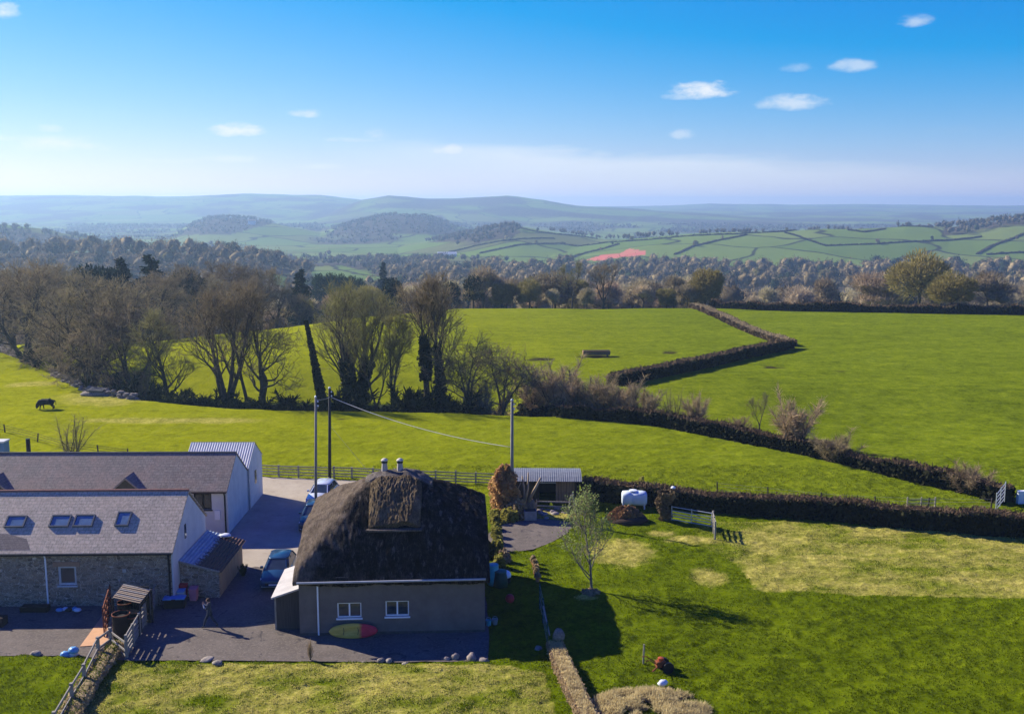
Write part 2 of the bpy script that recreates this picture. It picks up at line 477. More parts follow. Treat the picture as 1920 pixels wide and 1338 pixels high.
for (cx, cyy, hw, hh, st) in CLOUDS:
    d = Vector(ray(cx, cyy)).normalized(); a0 = math.atan2(d.x, d.y); e0 = math.asin(d.z)
    k = F * 1.06
    u = math_(nt, 'MULTIPLY', math_(nt, 'SUBTRACT', az, a0), k / hw)
    v = math_(nt, 'MULTIPLY', math_(nt, 'SUBTRACT', elv, e0), k / (hh * 1.2))
    v = math_(nt, 'MULTIPLY', v, math_(nt, 'ADD', 1.0, math_(nt, 'MULTIPLY', math_(nt, 'LESS_THAN', v, 0.0), 0.45)))
    q = math_(nt, 'ADD', math_(nt, 'MULTIPLY', u, u), math_(nt, 'MULTIPLY', v, v))
    q = math_(nt, 'ADD', q, math_(nt, 'MULTIPLY', math_(nt, 'SUBTRACT', n1, 0.5), 3.0))
    q = math_(nt, 'ADD', q, math_(nt, 'MULTIPLY', math_(nt, 'SUBTRACT', n2, 0.5), 3.0))
    r = N(nt, 'ShaderNodeMapRange', interpolation_type='SMOOTHSTEP')
    r.inputs['From Min'].default_value = 1.45; r.inputs['From Max'].default_value = -0.55
    r.inputs['To Min'].default_value = 0; r.inputs['To Max'].default_value = abs(st)
    nt.links.new(q, r.inputs['Value'])
    if st > 0: tot = r.outputs[0] if tot is None else math_(nt, 'MAXIMUM', tot, r.outputs[0])
    else: dark = r.outputs[0] if dark is None else math_(nt, 'MAXIMUM', dark, r.outputs[0])
# the long thin veil low over the middle and right
def dirof(px, py):
    d = Vector(ray(px, py)).normalized(); return math.atan2(d.x, d.y), math.asin(d.z)
(aL, eL), (aR, eR) = dirof(760, 262), dirof(1900, 318)
top = N(nt, 'ShaderNodeMapRange'); top.clamp = False
for k_, v_ in (('From Min', aL), ('From Max', aR), ('To Min', eL), ('To Max', eR)): top.inputs[k_].default_value = v_
nt.links.new(az, top.inputs['Value'])
mps = N(nt, 'ShaderNodeMapping'); mps.inputs['Scale'].default_value = (1, 1, 7); nt.links.new(tc.outputs['Generated'], mps.inputs['Vector'])
nst = noise(nt, mps.outputs[0], 7, 6, 0.6)
dv = math_(nt, 'SUBTRACT', top.outputs[0], elv)
dv = math_(nt, 'ADD', dv, math_(nt, 'MULTIPLY', math_(nt, 'SUBTRACT', nst, 0.5), 0.035))
veil = math_(nt, 'MULTIPLY', rampf(nt, dv, -0.003, 0.010), rampf(nt, dv, 0.075, 0.008))
veil = math_(nt, 'MULTIPLY', veil, rampf(nt, az, dirof(600, 300)[0], dirof(960, 300)[0]))
veil = math_(nt, 'MULTIPLY', veil, math_(nt, 'MULTIPLY', rampf(nt, az, dirof(2100, 300)[0], dirof(1300, 300)[0]), 0.60))
tot = math_(nt, 'MAXIMUM', tot, veil)
bright = tuple(v / (0.1 * 2 ** EXPO) for v in (0.95, 0.98, 1.0))
col = mix(nt, tot, skycol, bright)
col = mix(nt, dark, col, tuple(v / (0.1 * 2 ** EXPO) for v in (.36, .56, .80)))
nt.links.new(col, bg.inputs['Color']); bg.inputs['Strength'].default_value = 0.10

# ------------------------------------------------------------------ haze
hm = bpy.data.materials.new('haze_air'); hm.use_nodes = True; nt = hm.node_tree
for n in list(nt.nodes):
    if n.type != 'OUTPUT_MATERIAL': nt.nodes.remove(n)
pv = N(nt, 'ShaderNodeVolumePrincipled'); pv.inputs['Color'].default_value = (0.46, 0.70, 1.0, 1)
pv.inputs['Density'].default_value = 0.00020; pv.inputs['Anisotropy'].default_value = 0.35
nt.links.new(pv.outputs[0], nt.nodes['Material Output'].inputs['Volume'])
hb = MB().box((-7600, -64, -110), (7600, 9900, 96)).build('haze', hm); tag(hb, kind='stuff')

# ================================================================== materials
M['white_render'] = simple('white_render', (0.64, 0.66, 0.66), (0.52, 0.54, 0.55), 1.2, 0.9, 0.2)
M['grey_render'] = simple('grey_render', (0.165, 0.145, 0.13), (0.115, 0.10, 0.09), 1.1, 0.95, 0.6, 0.02)
M['stone'] = stone_mat('rubble_stone', [(0.14, 0.105, 0.08), (0.46, 0.35, 0.24), (0.30, 0.245, 0.20), (0.66, 0.53, 0.38), (0.34, 0.25, 0.18)], (0.60, 0.52, 0.42))
M['slate_near'] = slate_mat('slate_near', (0.46, 0.37, 0.26), (0.56, 0.45, 0.315), (0.53, 0.40, 0.27), 0.25, 0.34, 0.25)
M['slate_far'] = slate_mat('slate_far', (0.19, 0.158, 0.130), (0.245, 0.205, 0.168), (0.28, 0.195, 0.15), 0.25, 0.34, 0.35)
M['slate_patch'] = slate_mat('slate_patch', (0.14, 0.11, 0.10), (0.19, 0.15, 0.135), (0.17, 0.13, 0.115), 0.16, 0.22, 0.15)
M['ridge_tile'] = simple('terracotta', (0.33, 0.15, 0.10), (0.20, 0.10, 0.08), 4, 0.8, 0.3)
M['ridge_grey'] = simple('ridge_grey', (0.12, 0.12, 0.12), (0.07, 0.07, 0.07), 4, 0.8, 0.3)
M['black'] = simple('black_plastic', (0.018, 0.018, 0.02), (0.012, 0.012, 0.014), 4, 0.45)
M['dark_wood'] = simple('dark_wood', (0.06, 0.045, 0.035), (0.03, 0.022, 0.018), 3, 0.85, 0.3, stretch=(6, 6, 0.6))
M['grey_wood'] = simple('weathered_wood', (0.36, 0.33, 0.28), (0.20, 0.18, 0.15), 4, 0.9, 0.4, stretch=(3, 3, 1))
M['pole_wood'] = simple('pole_wood', (0.26, 0.25, 0.23), (0.15, 0.14, 0.13), 4, 0.9, 0.3, stretch=(4, 4, .5))
M['dark_pole'] = simple('dark_pole', (0.035, 0.035, 0.035), (0.02, 0.02, 0.02), 4, 0.8, 0.2, stretch=(4, 4, .5))
M['plank'] = simple('brown_planks', (0.30, 0.20, 0.11), (0.17, 0.10, 0.055), 3.0, 0.85, 0.4, stretch=(5, 5, 0.35))
M['pale_plank'] = simple('pale_planks', (0.44, 0.34, 0.22), (0.26, 0.19, 0.12), 3.0, 0.85, 0.3, stretch=(5, 5, 0.35))
M['board'] = simple('orange_board', (0.58, 0.33, 0.17), (0.50, 0.28, 0.14), 3, 0.7, 0.1)
M['white_paint'] = simple('white_paint', (0.80, 0.82, 0.84), (0.72, 0.75, 0.78), 3, 0.4)
M['grey_metal'] = simple('galvanised', (0.46, 0.49, 0.52), (0.33, 0.36, 0.39), 5, 0.45, metallic=0.5)
M['roof_metal'] = simple('roof_metal', (0.60, 0.60, 0.57), (0.48, 0.48, 0.46), 1.5, 0.5, 0.1)
M['roof_metal_blue'] = simple('roof_metal_blue', (0.20, 0.21, 0.225), (0.13, 0.14, 0.155), 3, 0.5, 0.1)
M['glass'] = glass_mat('window_glass'); M['sky_glass'] = glass_mat('skylight_glass', (0.10, 0.15, 0.20))
M['curtain'] = simple('interior', (0.05, 0.04, 0.03), (0.02, 0.016, 0.012), 2, 0.9)
m, nt, p = new_mat('tarmac'); v = obj_vec(nt)
c = ramp(nt, noise(nt, v, 0.45, 6, 0.75), [(0.36, (0.092, 0.077, 0.064)), (0.64, (0.146, 0.121, 0.098))])
c = mix(nt, rampf(nt, noise(nt, v, 7.0, 4, 0.85), 0.50, 0.66), c, (0.185, 0.155, 0.125))
c = mix(nt, rampf(nt, noise(nt, v, 0.9, 5, 0.7, 1.2), 0.60, 0.66), c, (0.060, 0.052, 0.050))
nt.links.new(c, p.inputs['Base Color']); p.inputs['Roughness'].default_value = 0.95; bump(nt, p, noise(nt, v, 14, 4, 0.8), 0.5, 0.012)
M['tarmac'] = m
M['rock'] = simple('boulder', (0.34, 0.29, 0.24), (0.17, 0.145, 0.12), 3, 0.95, 0.9, 0.05, obj_random=0.2)
M['concrete_block'] = simple('concrete', (0.30, 0.28, 0.26), (0.20, 0.19, 0.18), 4, 0.9, 0.4)
M['rust'] = simple('rusty_metal', (0.26, 0.075, 0.03), (0.09, 0.035, 0.02), 6, 0.8, 0.4)
M['wire'] = simple('wire', (0.30, 0.30, 0.30), (0.24, 0.24, 0.24), 2, 0.5)
M['pale_wire'] = simple('pale_cable', (0.62, 0.62, 0.55), (0.55, 0.55, 0.5), 2, 0.5)
M['white_plastic'] = simple('white_plastic', (0.70, 0.74, 0.78), (0.58, 0.62, 0.66), 2.5, 0.45)
M['blue_plastic'] = simple('blue_plastic', (0.16, 0.38, 0.62), (0.10, 0.26, 0.48), 3, 0.4)
M['teal_plastic'] = simple('turquoise_plastic', (0.07, 0.42, 0.50), (0.05, 0.32, 0.40), 3, 0.4)
M['green_plastic'] = simple('green_plastic', (0.015, 0.07, 0.05), (0.01, 0.045, 0.035), 3, 0.5)
M['red_plastic'] = simple('red_plastic', (0.50, 0.035, 0.05), (0.36, 0.02, 0.035), 3, 0.4)
M['pink_plastic'] = simple('pink_plastic', (0.62, 0.22, 0.27), (0.52, 0.16, 0.21), 3, 0.5)
M['terracotta'] = simple('terracotta_pot', (0.42, 0.19, 0.09), (0.28, 0.12, 0.06), 4, 0.8)
M['soil'] = simple('soil', (0.07, 0.045, 0.03), (0.035, 0.022, 0.015), 3, 0.95, 0.8, 0.05)
M['rubble'] = simple('rubble', (0.36, 0.31, 0.26), (0.12, 0.10, 0.085), 6, 0.95, 0.8, 0.05, obj_random=0.2)
# tree and plant materials
M['bark'] = leaf_mat('bark', (0.105, 0.085, 0.062), (0.05, 0.04, 0.03), 0, 0.9, 0.15, 0.8)
M['twig'] = leaf_mat('twig', (0.285, 0.225, 0.130), (0.17, 0.135, 0.078), 0.25, 0.9, 0.15, 0.35)
M['twig_green'] = leaf_mat('twig_green', (0.27, 0.24, 0.095), (0.165, 0.148, 0.06), 0.25, 0.9, 0.15, 0.35)
M['budding'] = leaf_mat('budding_crown', (0.32, 0.265, 0.085), (0.19, 0.155, 0.05), 0.25, 0.9, 0.12, 0.4)
M['crown_grey'] = leaf_mat('crown_grey', (0.46, 0.35, 0.225), (0.19, 0.145, 0.095), 0.3, 0.9, 0.38, 0.22)
M['evergreen'] = leaf_mat('evergreen', (0.030, 0.048, 0.022), (0.014, 0.024, 0.012), 0.1, 0.7, 0.2, 0.4)
M['ivy'] = leaf_mat('ivy', (0.032, 0.042, 0.016), (0.014, 0.020, 0.008), 0.1, 0.6, 0.15, 0.8)
M['poplar'] = leaf_mat('poplar', (0.06, 0.095, 0.042), (0.035, 0.060, 0.028), 0.15, 0.8, 0.2, 0.3)
M['young_leaf'] = leaf_mat('young_leaf', (0.34, 0.40, 0.13), (0.22, 0.28, 0.08), 0.5, 0.6, 0.1, 1.0)
M['hedge_leaf'] = leaf_mat('hedge_leaf', (0.036, 0.036, 0.016), (0.016, 0.017, 0.008), 0.0, 0.8, 0.1, 0.7)
M['hedge_twig'] = leaf_mat('hedge_twig', (0.17, 0.115, 0.068), (0.10, 0.068, 0.042), 0.05, 0.9, 0.1, 0.7)
M['bramble'] = leaf_mat('bramble', (0.42, 0.31, 0.18), (0.24, 0.175, 0.10), 0.2, 0.9, 0.15, 0.5)
M['rust_leaf'] = leaf_mat('rust_leaf', (0.66, 0.41, 0.18), (0.38, 0.22, 0.09), 0.55, 0.9, 0.08, 0.9)
M['gold_leaf'] = leaf_mat('gold_leaf', (0.36, 0.33, 0.065), (0.22, 0.20, 0.045), 0.45, 0.8, 0.12, 1.0)
M['straw'] = leaf_mat('straw', (0.68, 0.56, 0.30), (0.46, 0.36, 0.18), 0.45, 0.9, 0.1, 1.2)
M['dead_grass'] = leaf_mat('dead_grass', (0.50, 0.37, 0.21), (0.28, 0.20, 0.11), 0.35, 0.9, 0.1, 1.2)
M['ivy_dead'] = leaf_mat('ivy_dead', (0.22, 0.16, 0.085), (0.10, 0.075, 0.04), 0.1, 0.9, 0.1, 1.4)
M['grass_tuft'] = leaf_mat('grass_tuft', (0.105, 0.130, 0.004), (0.055, 0.074, 0.002), 0.35, 0.8, 0.1, 0.9)

# concrete road
m, nt, p = new_mat('concrete_road'); v = obj_vec(nt)
c = ramp(nt, noise(nt, v, 0.35, 6, 0.7), [(0.3, (0.30, 0.25, 0.185)), (0.7, (0.41, 0.355, 0.265))])
c = mix(nt, rampf(nt, noise(nt, v, 1.3, 6, 0.75), 0.55, 0.75), c, (0.24, 0.185, 0.14))
nt.links.new(c, p.inputs['Base Color']); p.inputs['Roughness'].default_value = 0.95; bump(nt, p, noise(nt, v, 10, 4, 0.8), 0.4, 0.02)
M['concrete_road'] = m

# thatch
def thatch_mat(name, stops, patch, patch_amt):
    m, nt, p = new_mat(name)
    v = obj_vec(nt)
    streak = obj_vec(nt, (9, 3.0, 2.2))
    f = math_(nt, 'ADD', math_(nt, 'MULTIPLY', noise(nt, streak, 2.2, 5, 0.75), 0.55), math_(nt, 'MULTIPLY', noise(nt, v, 1.1, 6, 0.7), 0.45))
    c = ramp(nt, f, stops)
    c = mix(nt, math_(nt, 'MULTIPLY', rampf(nt, noise(nt, obj_vec(nt, (2.6, 1, 1)), 1.0, 8, 0.78), 0.55, 0.72), patch_amt), c, patch)
    nt.links.new(c, p.inputs['Base Color']); p.inputs['Roughness'].default_value = 1.0; p.inputs['Specular IOR Level'].default_value = 0.05
    bump(nt, p, math_(nt, 'ADD', noise(nt, streak, 4, 5, 0.8), noise(nt, v, 6, 4, 0.8)), 0.9, 0.06)
    return m
m, nt, p = new_mat('old_thatch'); M['thatch'] = m
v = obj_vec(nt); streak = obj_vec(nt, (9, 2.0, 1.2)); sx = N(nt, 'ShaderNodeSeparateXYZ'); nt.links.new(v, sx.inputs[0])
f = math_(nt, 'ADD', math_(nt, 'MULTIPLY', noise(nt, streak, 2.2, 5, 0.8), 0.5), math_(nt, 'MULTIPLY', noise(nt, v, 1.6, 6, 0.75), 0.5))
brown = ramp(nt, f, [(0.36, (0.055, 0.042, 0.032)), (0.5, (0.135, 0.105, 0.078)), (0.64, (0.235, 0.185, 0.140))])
front_shade = ramp(nt, f, [(0.38, (0.004, 0.004, 0.004)), (0.5, (0.016, 0.014, 0.013)), (0.60, (0.065, 0.055, 0.047))])  # front slope's shade put into the thatch colour; left hip stays brown
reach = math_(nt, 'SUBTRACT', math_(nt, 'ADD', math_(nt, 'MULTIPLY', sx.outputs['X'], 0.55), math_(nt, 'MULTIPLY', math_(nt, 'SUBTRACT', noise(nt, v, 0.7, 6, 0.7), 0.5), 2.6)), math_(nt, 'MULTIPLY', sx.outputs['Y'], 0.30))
c = mix(nt, rampf(nt, reach, 0.10, 0.75), brown, front_shade)
lich = math_(nt, 'MULTIPLY', rampf(nt, noise(nt, obj_vec(nt, (2.6, 1, 1)), 1.2, 9, 0.8), 0.54, 0.64), 0.7)
c = mix(nt, lich, c, (0.19, 0.16, 0.135))
nt.links.new(c, p.inputs['Base Color']); p.inputs['Roughness'].default_value = 1.0; p.inputs['Specular IOR Level'].default_value = 0.0
bump(nt, p, math_(nt, 'ADD', noise(nt, streak, 4, 5, 0.8), noise(nt, v, 6, 4, 0.8)), 1.0, 0.10)
M['thatch_new'] = thatch_mat('brown_thatch', [(0.36, (0.022, 0.016, 0.009)), (0.5, (0.105, 0.076, 0.042)), (0.64, (0.27, 0.20, 0.115))], (0.09, 0.06, 0.03), 0.5)
M['thatch_ridge'] = thatch_mat('ridge_thatch', [(0.36, (0.03, 0.027, 0.024)), (0.5, (0.105, 0.088, 0.074)), (0.64, (0.24, 0.21, 0.18))], (0.06, 0.05, 0.045), 0.6)

# ================================================================== ground
def inpoly(X, Y, poly):
    r = np.zeros(X.shape, bool); n = len(poly); j = n - 1
    for i in range(n):
        xi, yi = poly[i]; xj, yj = poly[j]
        c = ((yi > Y) != (yj > Y)) & (X < (xj - xi) * (Y - yi) / (yj - yi + 1e-12) + xi)
        r ^= c; j = i
    return r
def gp(*pts): return [G(*p) for p in pts]

YARD = gp((-260, 1225), (150, 1231), (240, 1238), (420, 1238), (600, 1241), (760, 1241), (915, 1240), (917, 1180), (905, 1060), (560, 1060), (450, 1062), (330, 1050), (320, 1010), (-260, 1030))
ROAD = gp((330, 1062), (420, 1076), (480, 1062), (600, 1074), (750, 1060), (750, 905), (610, 899), (488, 894), (380, 880), (300, 960))
PATH = gp((915, 1048), (950, 1036), (1000, 1030), (1035, 1017), (1062, 1001), (1074, 988), (1070, 979), (1030, 974), (985, 970), (950, 980), (915, 1000))
BARE = [(1160, 1035, 62, 26), (1300, 1012, 55, 8), (1330, 1082, 38, 16), (1100, 1120, 20, 6), (1470, 1100, 60, 10), (1640, 1000, 60, 7), (1560, 1045, 80, 7), (1240, 1000, 25, 6), (1040, 962, 60, 12)]
STRIP = gp((1300, 985), (1345, 978), (1500, 978), (1920, 1008), (2300, 1020), (2300, 1135), (1920, 1121), (1600, 1116), (1415, 1098), (1380, 1055), (1310, 1022))
MOSS = gp((238, 1244), (430, 1243), (940, 1246), (1020, 1262), (1060, 1400), (60, 1400))
FARM = [YARD, ROAD, PATH]

ncol = 960
rows = np.concatenate([np.linspace(-60, 38, 26, endpoint=False), np.arange(38, 92, 0.14), np.arange(92, 150, 0.24), np.arange(150, 275, 0.6),
                       275 * np.exp(np.arange(0, 1, 1 / 300.0) * math.log(9800 / 275.0)), [9850.0]])
s = np.linspace(-0.74, 0.74, ncol)
YY = np.repeat(rows[:, None], ncol, 1); XX = s[None, :] * (YY + 64)
ZZ = H(XX, YY)
paved = inpoly(XX, YY, YARD) | inpoly(XX, YY, ROAD) | inpoly(XX, YY, PATH)
near = (YY < 280)
fade = 1 - sstep(150, 280, YY)
small = (fbm(XX / 0.55, YY / 0.5, 11, 3) - 0.5) * 0.20 * (1 - sstep(85, 150, YY)) + (fbm(XX / 1.9, YY / 1.7, 23, 3) - 0.5) * 0.14 * fade
small = small + 0.02
ZZ = np.where(near, ZZ + np.where(paved, -0.05, small), ZZ)
verts = np.stack([XX, YY, ZZ], -1).reshape(-1, 3)
nr = len(rows)
idx = np.arange(nr * ncol).reshape(nr, ncol)
faces = np.stack([idx[:-1, :-1], idx[:-1, 1:], idx[1:, 1:], idx[1:, :-1]], -1).reshape(-1, 4)

# what grows where: straw / wood / red soil ; far patchwork / lush with painted backlit glow / bare soil
straw = np.zeros_like(XX); lush = np.zeros_like(XX); bare = np.zeros_like(XX); wood = np.zeros_like(XX); red = np.zeros_like(XX)
big = fbm(XX / 3.0, YY / 2.2, 41, 4); mid = fbm(XX / 0.8, YY / 0.6, 43, 3)
straw = np.where(inpoly(XX, YY, STRIP), np.clip(0.58 + (big - 0.5) * 1.4 + (fbm(XX / 6.0, YY / 0.9, 47, 3) - .5) * .9 + (mid - .5) * .5, 0.05, 1), straw)
pxg = 960 + F * XX / (np.maximum(YY, 30) * cp + CH * sp)
straw = straw * (0.25 + 0.75 * sstep(1290, 1480, pxg + 90 * (big - 0.5) * 4))
straw = np.where(inpoly(XX, YY, MOSS), np.clip(0.62 + (big - 0.5) * 1.8 + (mid - .5) * .8, 0, 0.85), straw)
for (px, py, rx, ry) in BARE:
    c = G(px, py); ex = G(px + rx, py); ey = G(px, py - ry)
    q = ((XX - c[0]) / abs(ex[0] - c[0])) ** 2 + ((YY - c[1]) / abs(ey[1] - c[1])) ** 2
    straw = np.maximum(straw, np.clip(1.25 - q + (mid - 0.5) * 1.3, 0, 0.95))
LEFTF = [(-75, 185), (-62, 150), (-44, 124), (-30, 119), (0, 116), (0, 86), (-40, 60), (-75, 60)]
for (px, py, rx, ry) in [(190, 748, 120, 16), (60, 722, 60, 6), (330, 790, 200, 6)]:
    c = G(px, py); ex = G(px + rx, py); ey = G(px, py - ry)
    q = ((XX - c[0]) / abs(ex[0] - c[0])) ** 2 + ((YY - c[1]) / abs(ey[1] - c[1])) ** 2
    straw = np.maximum(straw, np.clip(0.9 - q + (fbm(XX / 4, YY / 4, 51, 3) - 0.5) * 1.2, 0, 0.7))
lush = np.where((XX < 60) & (YY > 82) & (YY < 280), 1 - sstep(-55, 45, XX), 0) * 1.0  # lush pasture brightens leftward: backlit glow put into its colour
for (px, py, rx, ry) in [(1015, 673, 30, 4), (1255, 660, 16, 3), (1120, 668, 40, 3), (1450, 690, 20, 3), (1575, 697, 14, 2), (1640, 850, 14, 2), (640, 787, 10, 2)]:
    c = G(px, py); ex = G(px + rx, py); ey = G(px, py - ry)
    q = ((XX - c[0]) / abs(ex[0] - c[0])) ** 2 + ((YY - c[1]) / abs(ey[1] - c[1])) ** 2
    bare = np.maximum(bare, np.clip(1.2 - q + (fbm(XX / 1.2, YY / 1.2, 53, 3) - 0.5) * 2.2, 0, 1))
PXX, PYY = proj(XX, np.maximum(YY, 30), ZZ)
# woods of the valley and of the far slopes
wn = fbm(XX / 170.0, YY / 170.0, 61, 4)
wood = np.where(YY > 262, 1.0, 0.0)
open_R5 = (YY > 1080) & (YY < 1560) & (PXX > 960)
wood = np.where((YY > 1050), np.clip((wn - np.where(YY > 2700, 0.45, 0.515)) * 9, 0, 1), wood)
wood = np.where(open_R5, np.where((PXX > 1770) & (PYY < 440) & (PXX < 1960), np.clip((wn - 0.42) * 9, 0, 1), 0), wood)
def pxpoly(poly): return inpoly(PXX, PYY, poly)
wood = np.where((YY > 560) & (YY < 1050) & (PXX < 560), 1.0, wood)
CLEAR = [[(985, 430), (1130, 449), (1255, 452), (1100, 492), (820, 488), (775, 480), (850, 464), (955, 446)], [(575, 500), (640, 497), (720, 520), (730, 552), (600, 560)], [(500, 515), (560, 512), (580, 530), (520, 545)],
         [(1330, 556), (2300, 556), (2300, 600), (1330, 600)]]
for poly in CLEAR: wood = np.where(pxpoly(poly) & (YY > 230), 0.0, wood)
WOODPX = [[(0, 426), (150, 446), (230, 468), (0, 470)], [(330, 440), (390, 404), (470, 406), (520, 416), (430, 440)], [(610, 440), (660, 412), (720, 400), (830, 404), (860, 440)],
          [(800, 455), (880, 432), (940, 416), (990, 418), (960, 440), (880, 452)]]
for poly in WOODPX: wood = np.where(pxpoly(poly) & (YY > 1050), 1.0, wood)
red = np.where(pxpoly([(1098, 487), (1128, 478), (1162, 475), (1180, 466), (1213, 471), (1210, 479), (1165, 482), (1125, 489)]) & (YY > 900), 1.0, 0)
farm = sstep(255, 300, YY) * 1.0

me = np_mesh('ground', verts, faces, [], smooth=True)
def fattr(me, name, a, b, c):
    at = me.color_attributes.new(name, 'FLOAT_COLOR', 'POINT')
    arr = np.ones((a.size, 4), np.float32); arr[:, 0] = a.ravel(); arr[:, 1] = b.ravel(); arr[:, 2] = c.ravel()
    at.data.foreach_set('color', arr.ravel())
fattr(me, 'cover', straw, wood, red); fattr(me, 'land', farm, lush, bare)
LAWN = gp((-900, 1180), (330, 1120), (925, 1060), (925, 930), (1100, 948), (1300, 962), (1500, 978), (1750, 998), (2300, 1030), (3200, 1500), (-1500, 1500))
lawn = np.where(inpoly(XX, YY, LAWN) | (YY < 50), 1.0, 0.0); fattr(me, 'sward', lawn, lawn, lawn)

m, nt, p = new_mat('pasture'); M['pasture'] = m
g = N(nt, 'ShaderNodeNewGeometry'); P_ = g.outputs['Position']
a1 = N(nt, 'ShaderNodeAttribute', attribute_name='cover'); a2 = N(nt, 'ShaderNodeAttribute', attribute_name='land')
s1 = N(nt, 'ShaderNodeSeparateColor'); nt.links.new(a1.outputs['Color'], s1.inputs[0])
s2 = N(nt, 'ShaderNodeSeparateColor'); nt.links.new(a2.outputs['Color'], s2.inputs[0])
fine = noise(nt, P_, 3.2, 6, 0.75); clump = noise(nt, P_, 0.75, 6, 0.7); large = noise(nt, P_, 0.045, 5, 0.6)
mpa = N(nt, 'ShaderNodeMapping'); mpa.inputs['Scale'].default_value = (0.6, 1.0, 1.0); nt.links.new(P_, mpa.inputs['Vector'])
coarse = noise(nt, mpa.outputs[0], 0.26, 6, 0.75)
f = math_(nt, 'ADD', math_(nt, 'ADD', math_(nt, 'MULTIPLY', fine, 0.34), math_(nt, 'MULTIPLY', coarse, 0.26)), math_(nt, 'ADD', math_(nt, 'MULTIPLY', clump, 0.28), math_(nt, 'MULTIPLY', large, 0.12)))
green = ramp(nt, f, [(0.40, (0.050, 0.072, 0.002)), (0.5, (0.120, 0.158, 0.005)), (0.60, (0.195, 0.235, 0.010))])
lush_glowc = ramp(nt, f, [(0.40, (0.145, 0.160, 0.002)), (0.5, (0.225, 0.242, 0.004)), (0.60, (0.305, 0.315, 0.009))])
green = mix(nt, s2.outputs[1], green, lush_glowc)
a3 = N(nt, 'ShaderNodeAttribute', attribute_name='sward')
green = mix(nt, math_(nt, 'MULTIPLY', a3.outputs['Fac'], 1.0), green, mix(nt, 1.0, green, (0.80, 0.83, 0.5), 'MULTIPLY'))
strawc = ramp(nt, math_(nt, 'ADD', math_(nt, 'MULTIPLY', fine, 0.6), math_(nt, 'MULTIPLY', clump, 0.4)), [(0.38, (0.155, 0.150, 0.022)), (0.5, (0.315, 0.285, 0.055)), (0.62, (0.54, 0.45, 0.13))])
colr = mix(nt, s1.outputs[0], green, strawc)
colr = mix(nt, s2.outputs[2], colr, (0.035, 0.028, 0.014))
# far land: a patchwork of fields with hedges
mpf = N(nt, 'ShaderNodeMapping'); mpf.inputs['Scale'].default_value = (1, 1, 0); nt.links.new(P_, mpf.inputs['Vector'])
wobble = N(nt, 'ShaderNodeTexNoise'); wobble.inputs['Scale'].default_value = 0.006; nt.links.new(mpf.outputs[0], wobble.inputs['Vector'])
fv = N(nt, 'ShaderNodeVectorMath', operation='MULTIPLY_ADD'); fv.inputs[1].default_value = (120, 120, 0); nt.links.new(wobble.outputs['Color'], fv.inputs[0]); nt.links.new(mpf.outputs[0], fv.inputs[2])
vo = N(nt, 'ShaderNodeTexVoronoi', voronoi_dimensions='2D'); vo.inputs['Scale'].default_value = 0.0062; nt.links.new(fv.outputs[0], vo.inputs['Vector'])
ve = N(nt, 'ShaderNodeTexVoronoi', voronoi_dimensions='2D', feature='DISTANCE_TO_EDGE'); ve.inputs['Scale'].default_value = 0.0062; nt.links.new(fv.outputs[0], ve.inputs['Vector'])
sv = N(nt, 'ShaderNodeSeparateColor'); nt.links.new(vo.outputs['Color'], sv.inputs[0])
fieldc = ramp(nt, sv.outputs[0], [(0.0, (0.075, 0.13, 0.026)), (0.4, (0.12, 0.18, 0.034)), (0.75, (0.17, 0.20, 0.055)), (0.93, (0.10, 0.075, 0.045))])
fieldc = mix(nt, 0.5, fieldc, mix(nt, large, (0.08, 0.13, 0.026), (0.16, 0.21, 0.045)))
hed = rampf(nt, math_(nt, 'ADD', ve.outputs['Distance'], math_(nt, 'MULTIPLY', noise(nt, P_, 0.06, 4), 0.05)), 0.056, 0.036)
fieldc = mix(nt, hed, fieldc, (0.030, 0.032, 0.016))
colr = mix(nt, s2.outputs[0], colr, fieldc)
woodc = ramp(nt, noise(nt, P_, 0.09, 6, 0.75), [(0.35, (0.028, 0.026, 0.018)), (0.5, (0.062, 0.050, 0.036)), (0.68, (0.105, 0.088, 0.062))])
colr = mix(nt, s1.outputs[1], colr, woodc)
colr = mix(nt, s1.outputs[2], colr, ramp(nt, noise(nt, P_, 0.03, 5), [(0.35, (0.46, 0.20, 0.11)), (0.65, (0.52, 0.11, 0.10))]))
nt.links.new(colr, p.inputs['Base Color']); p.inputs['Roughness'].default_value = 1.0; p.inputs['Specular IOR Level'].default_value = 0.0
cd = math_(nt, 'ADD', math_(nt, 'MULTIPLY', noise(nt, P_, 2.0, 6, 0.8), 0.6), math_(nt, 'MULTIPLY', noise(nt, P_, 9.0, 3, 0.8), 0.25))
bump(nt, p, cd, 0.75, 0.22)
me.materials.append(m)
ground = link_mesh('ground', me); tag(ground, kind='structure')

def sheet(name, poly, z, mat, step=0.5, wob=0.12, seed=1):
    pts = []
    n = len(poly)
    for i in range(n):
        a = Vector((poly[i][0], poly[i][1])); b = Vector((poly[(i + 1) % n][0], poly[(i + 1) % n][1]))
        k = max(1, int((b - a).length / step))
        for j in range(k):
            q = a.lerp(b, j / k)
            w = wob
            pts.append((q.x + (float(fbm(np.array([q.x * 1.3]), np.array([q.y * 1.3]), seed, 3)[0]) - .5) * 2 * w,
                        q.y + (float(fbm(np.array([q.x * 1.3 + 9]), np.array([q.y * 1.3]), seed + 5, 3)[0]) - .5) * 2 * w, z))
    mb = MB(); mb.add(pts, [tuple(range(len(pts)))])
    o = mb.build(name, mat); tag(o, kind='structure'); return o
sheet('yard', YARD, 0.030, M['tarmac'])
sheet('road', ROAD, 0.035, M['concrete_road'])
sheet('garden_path', PATH, 0.030, M['tarmac'])
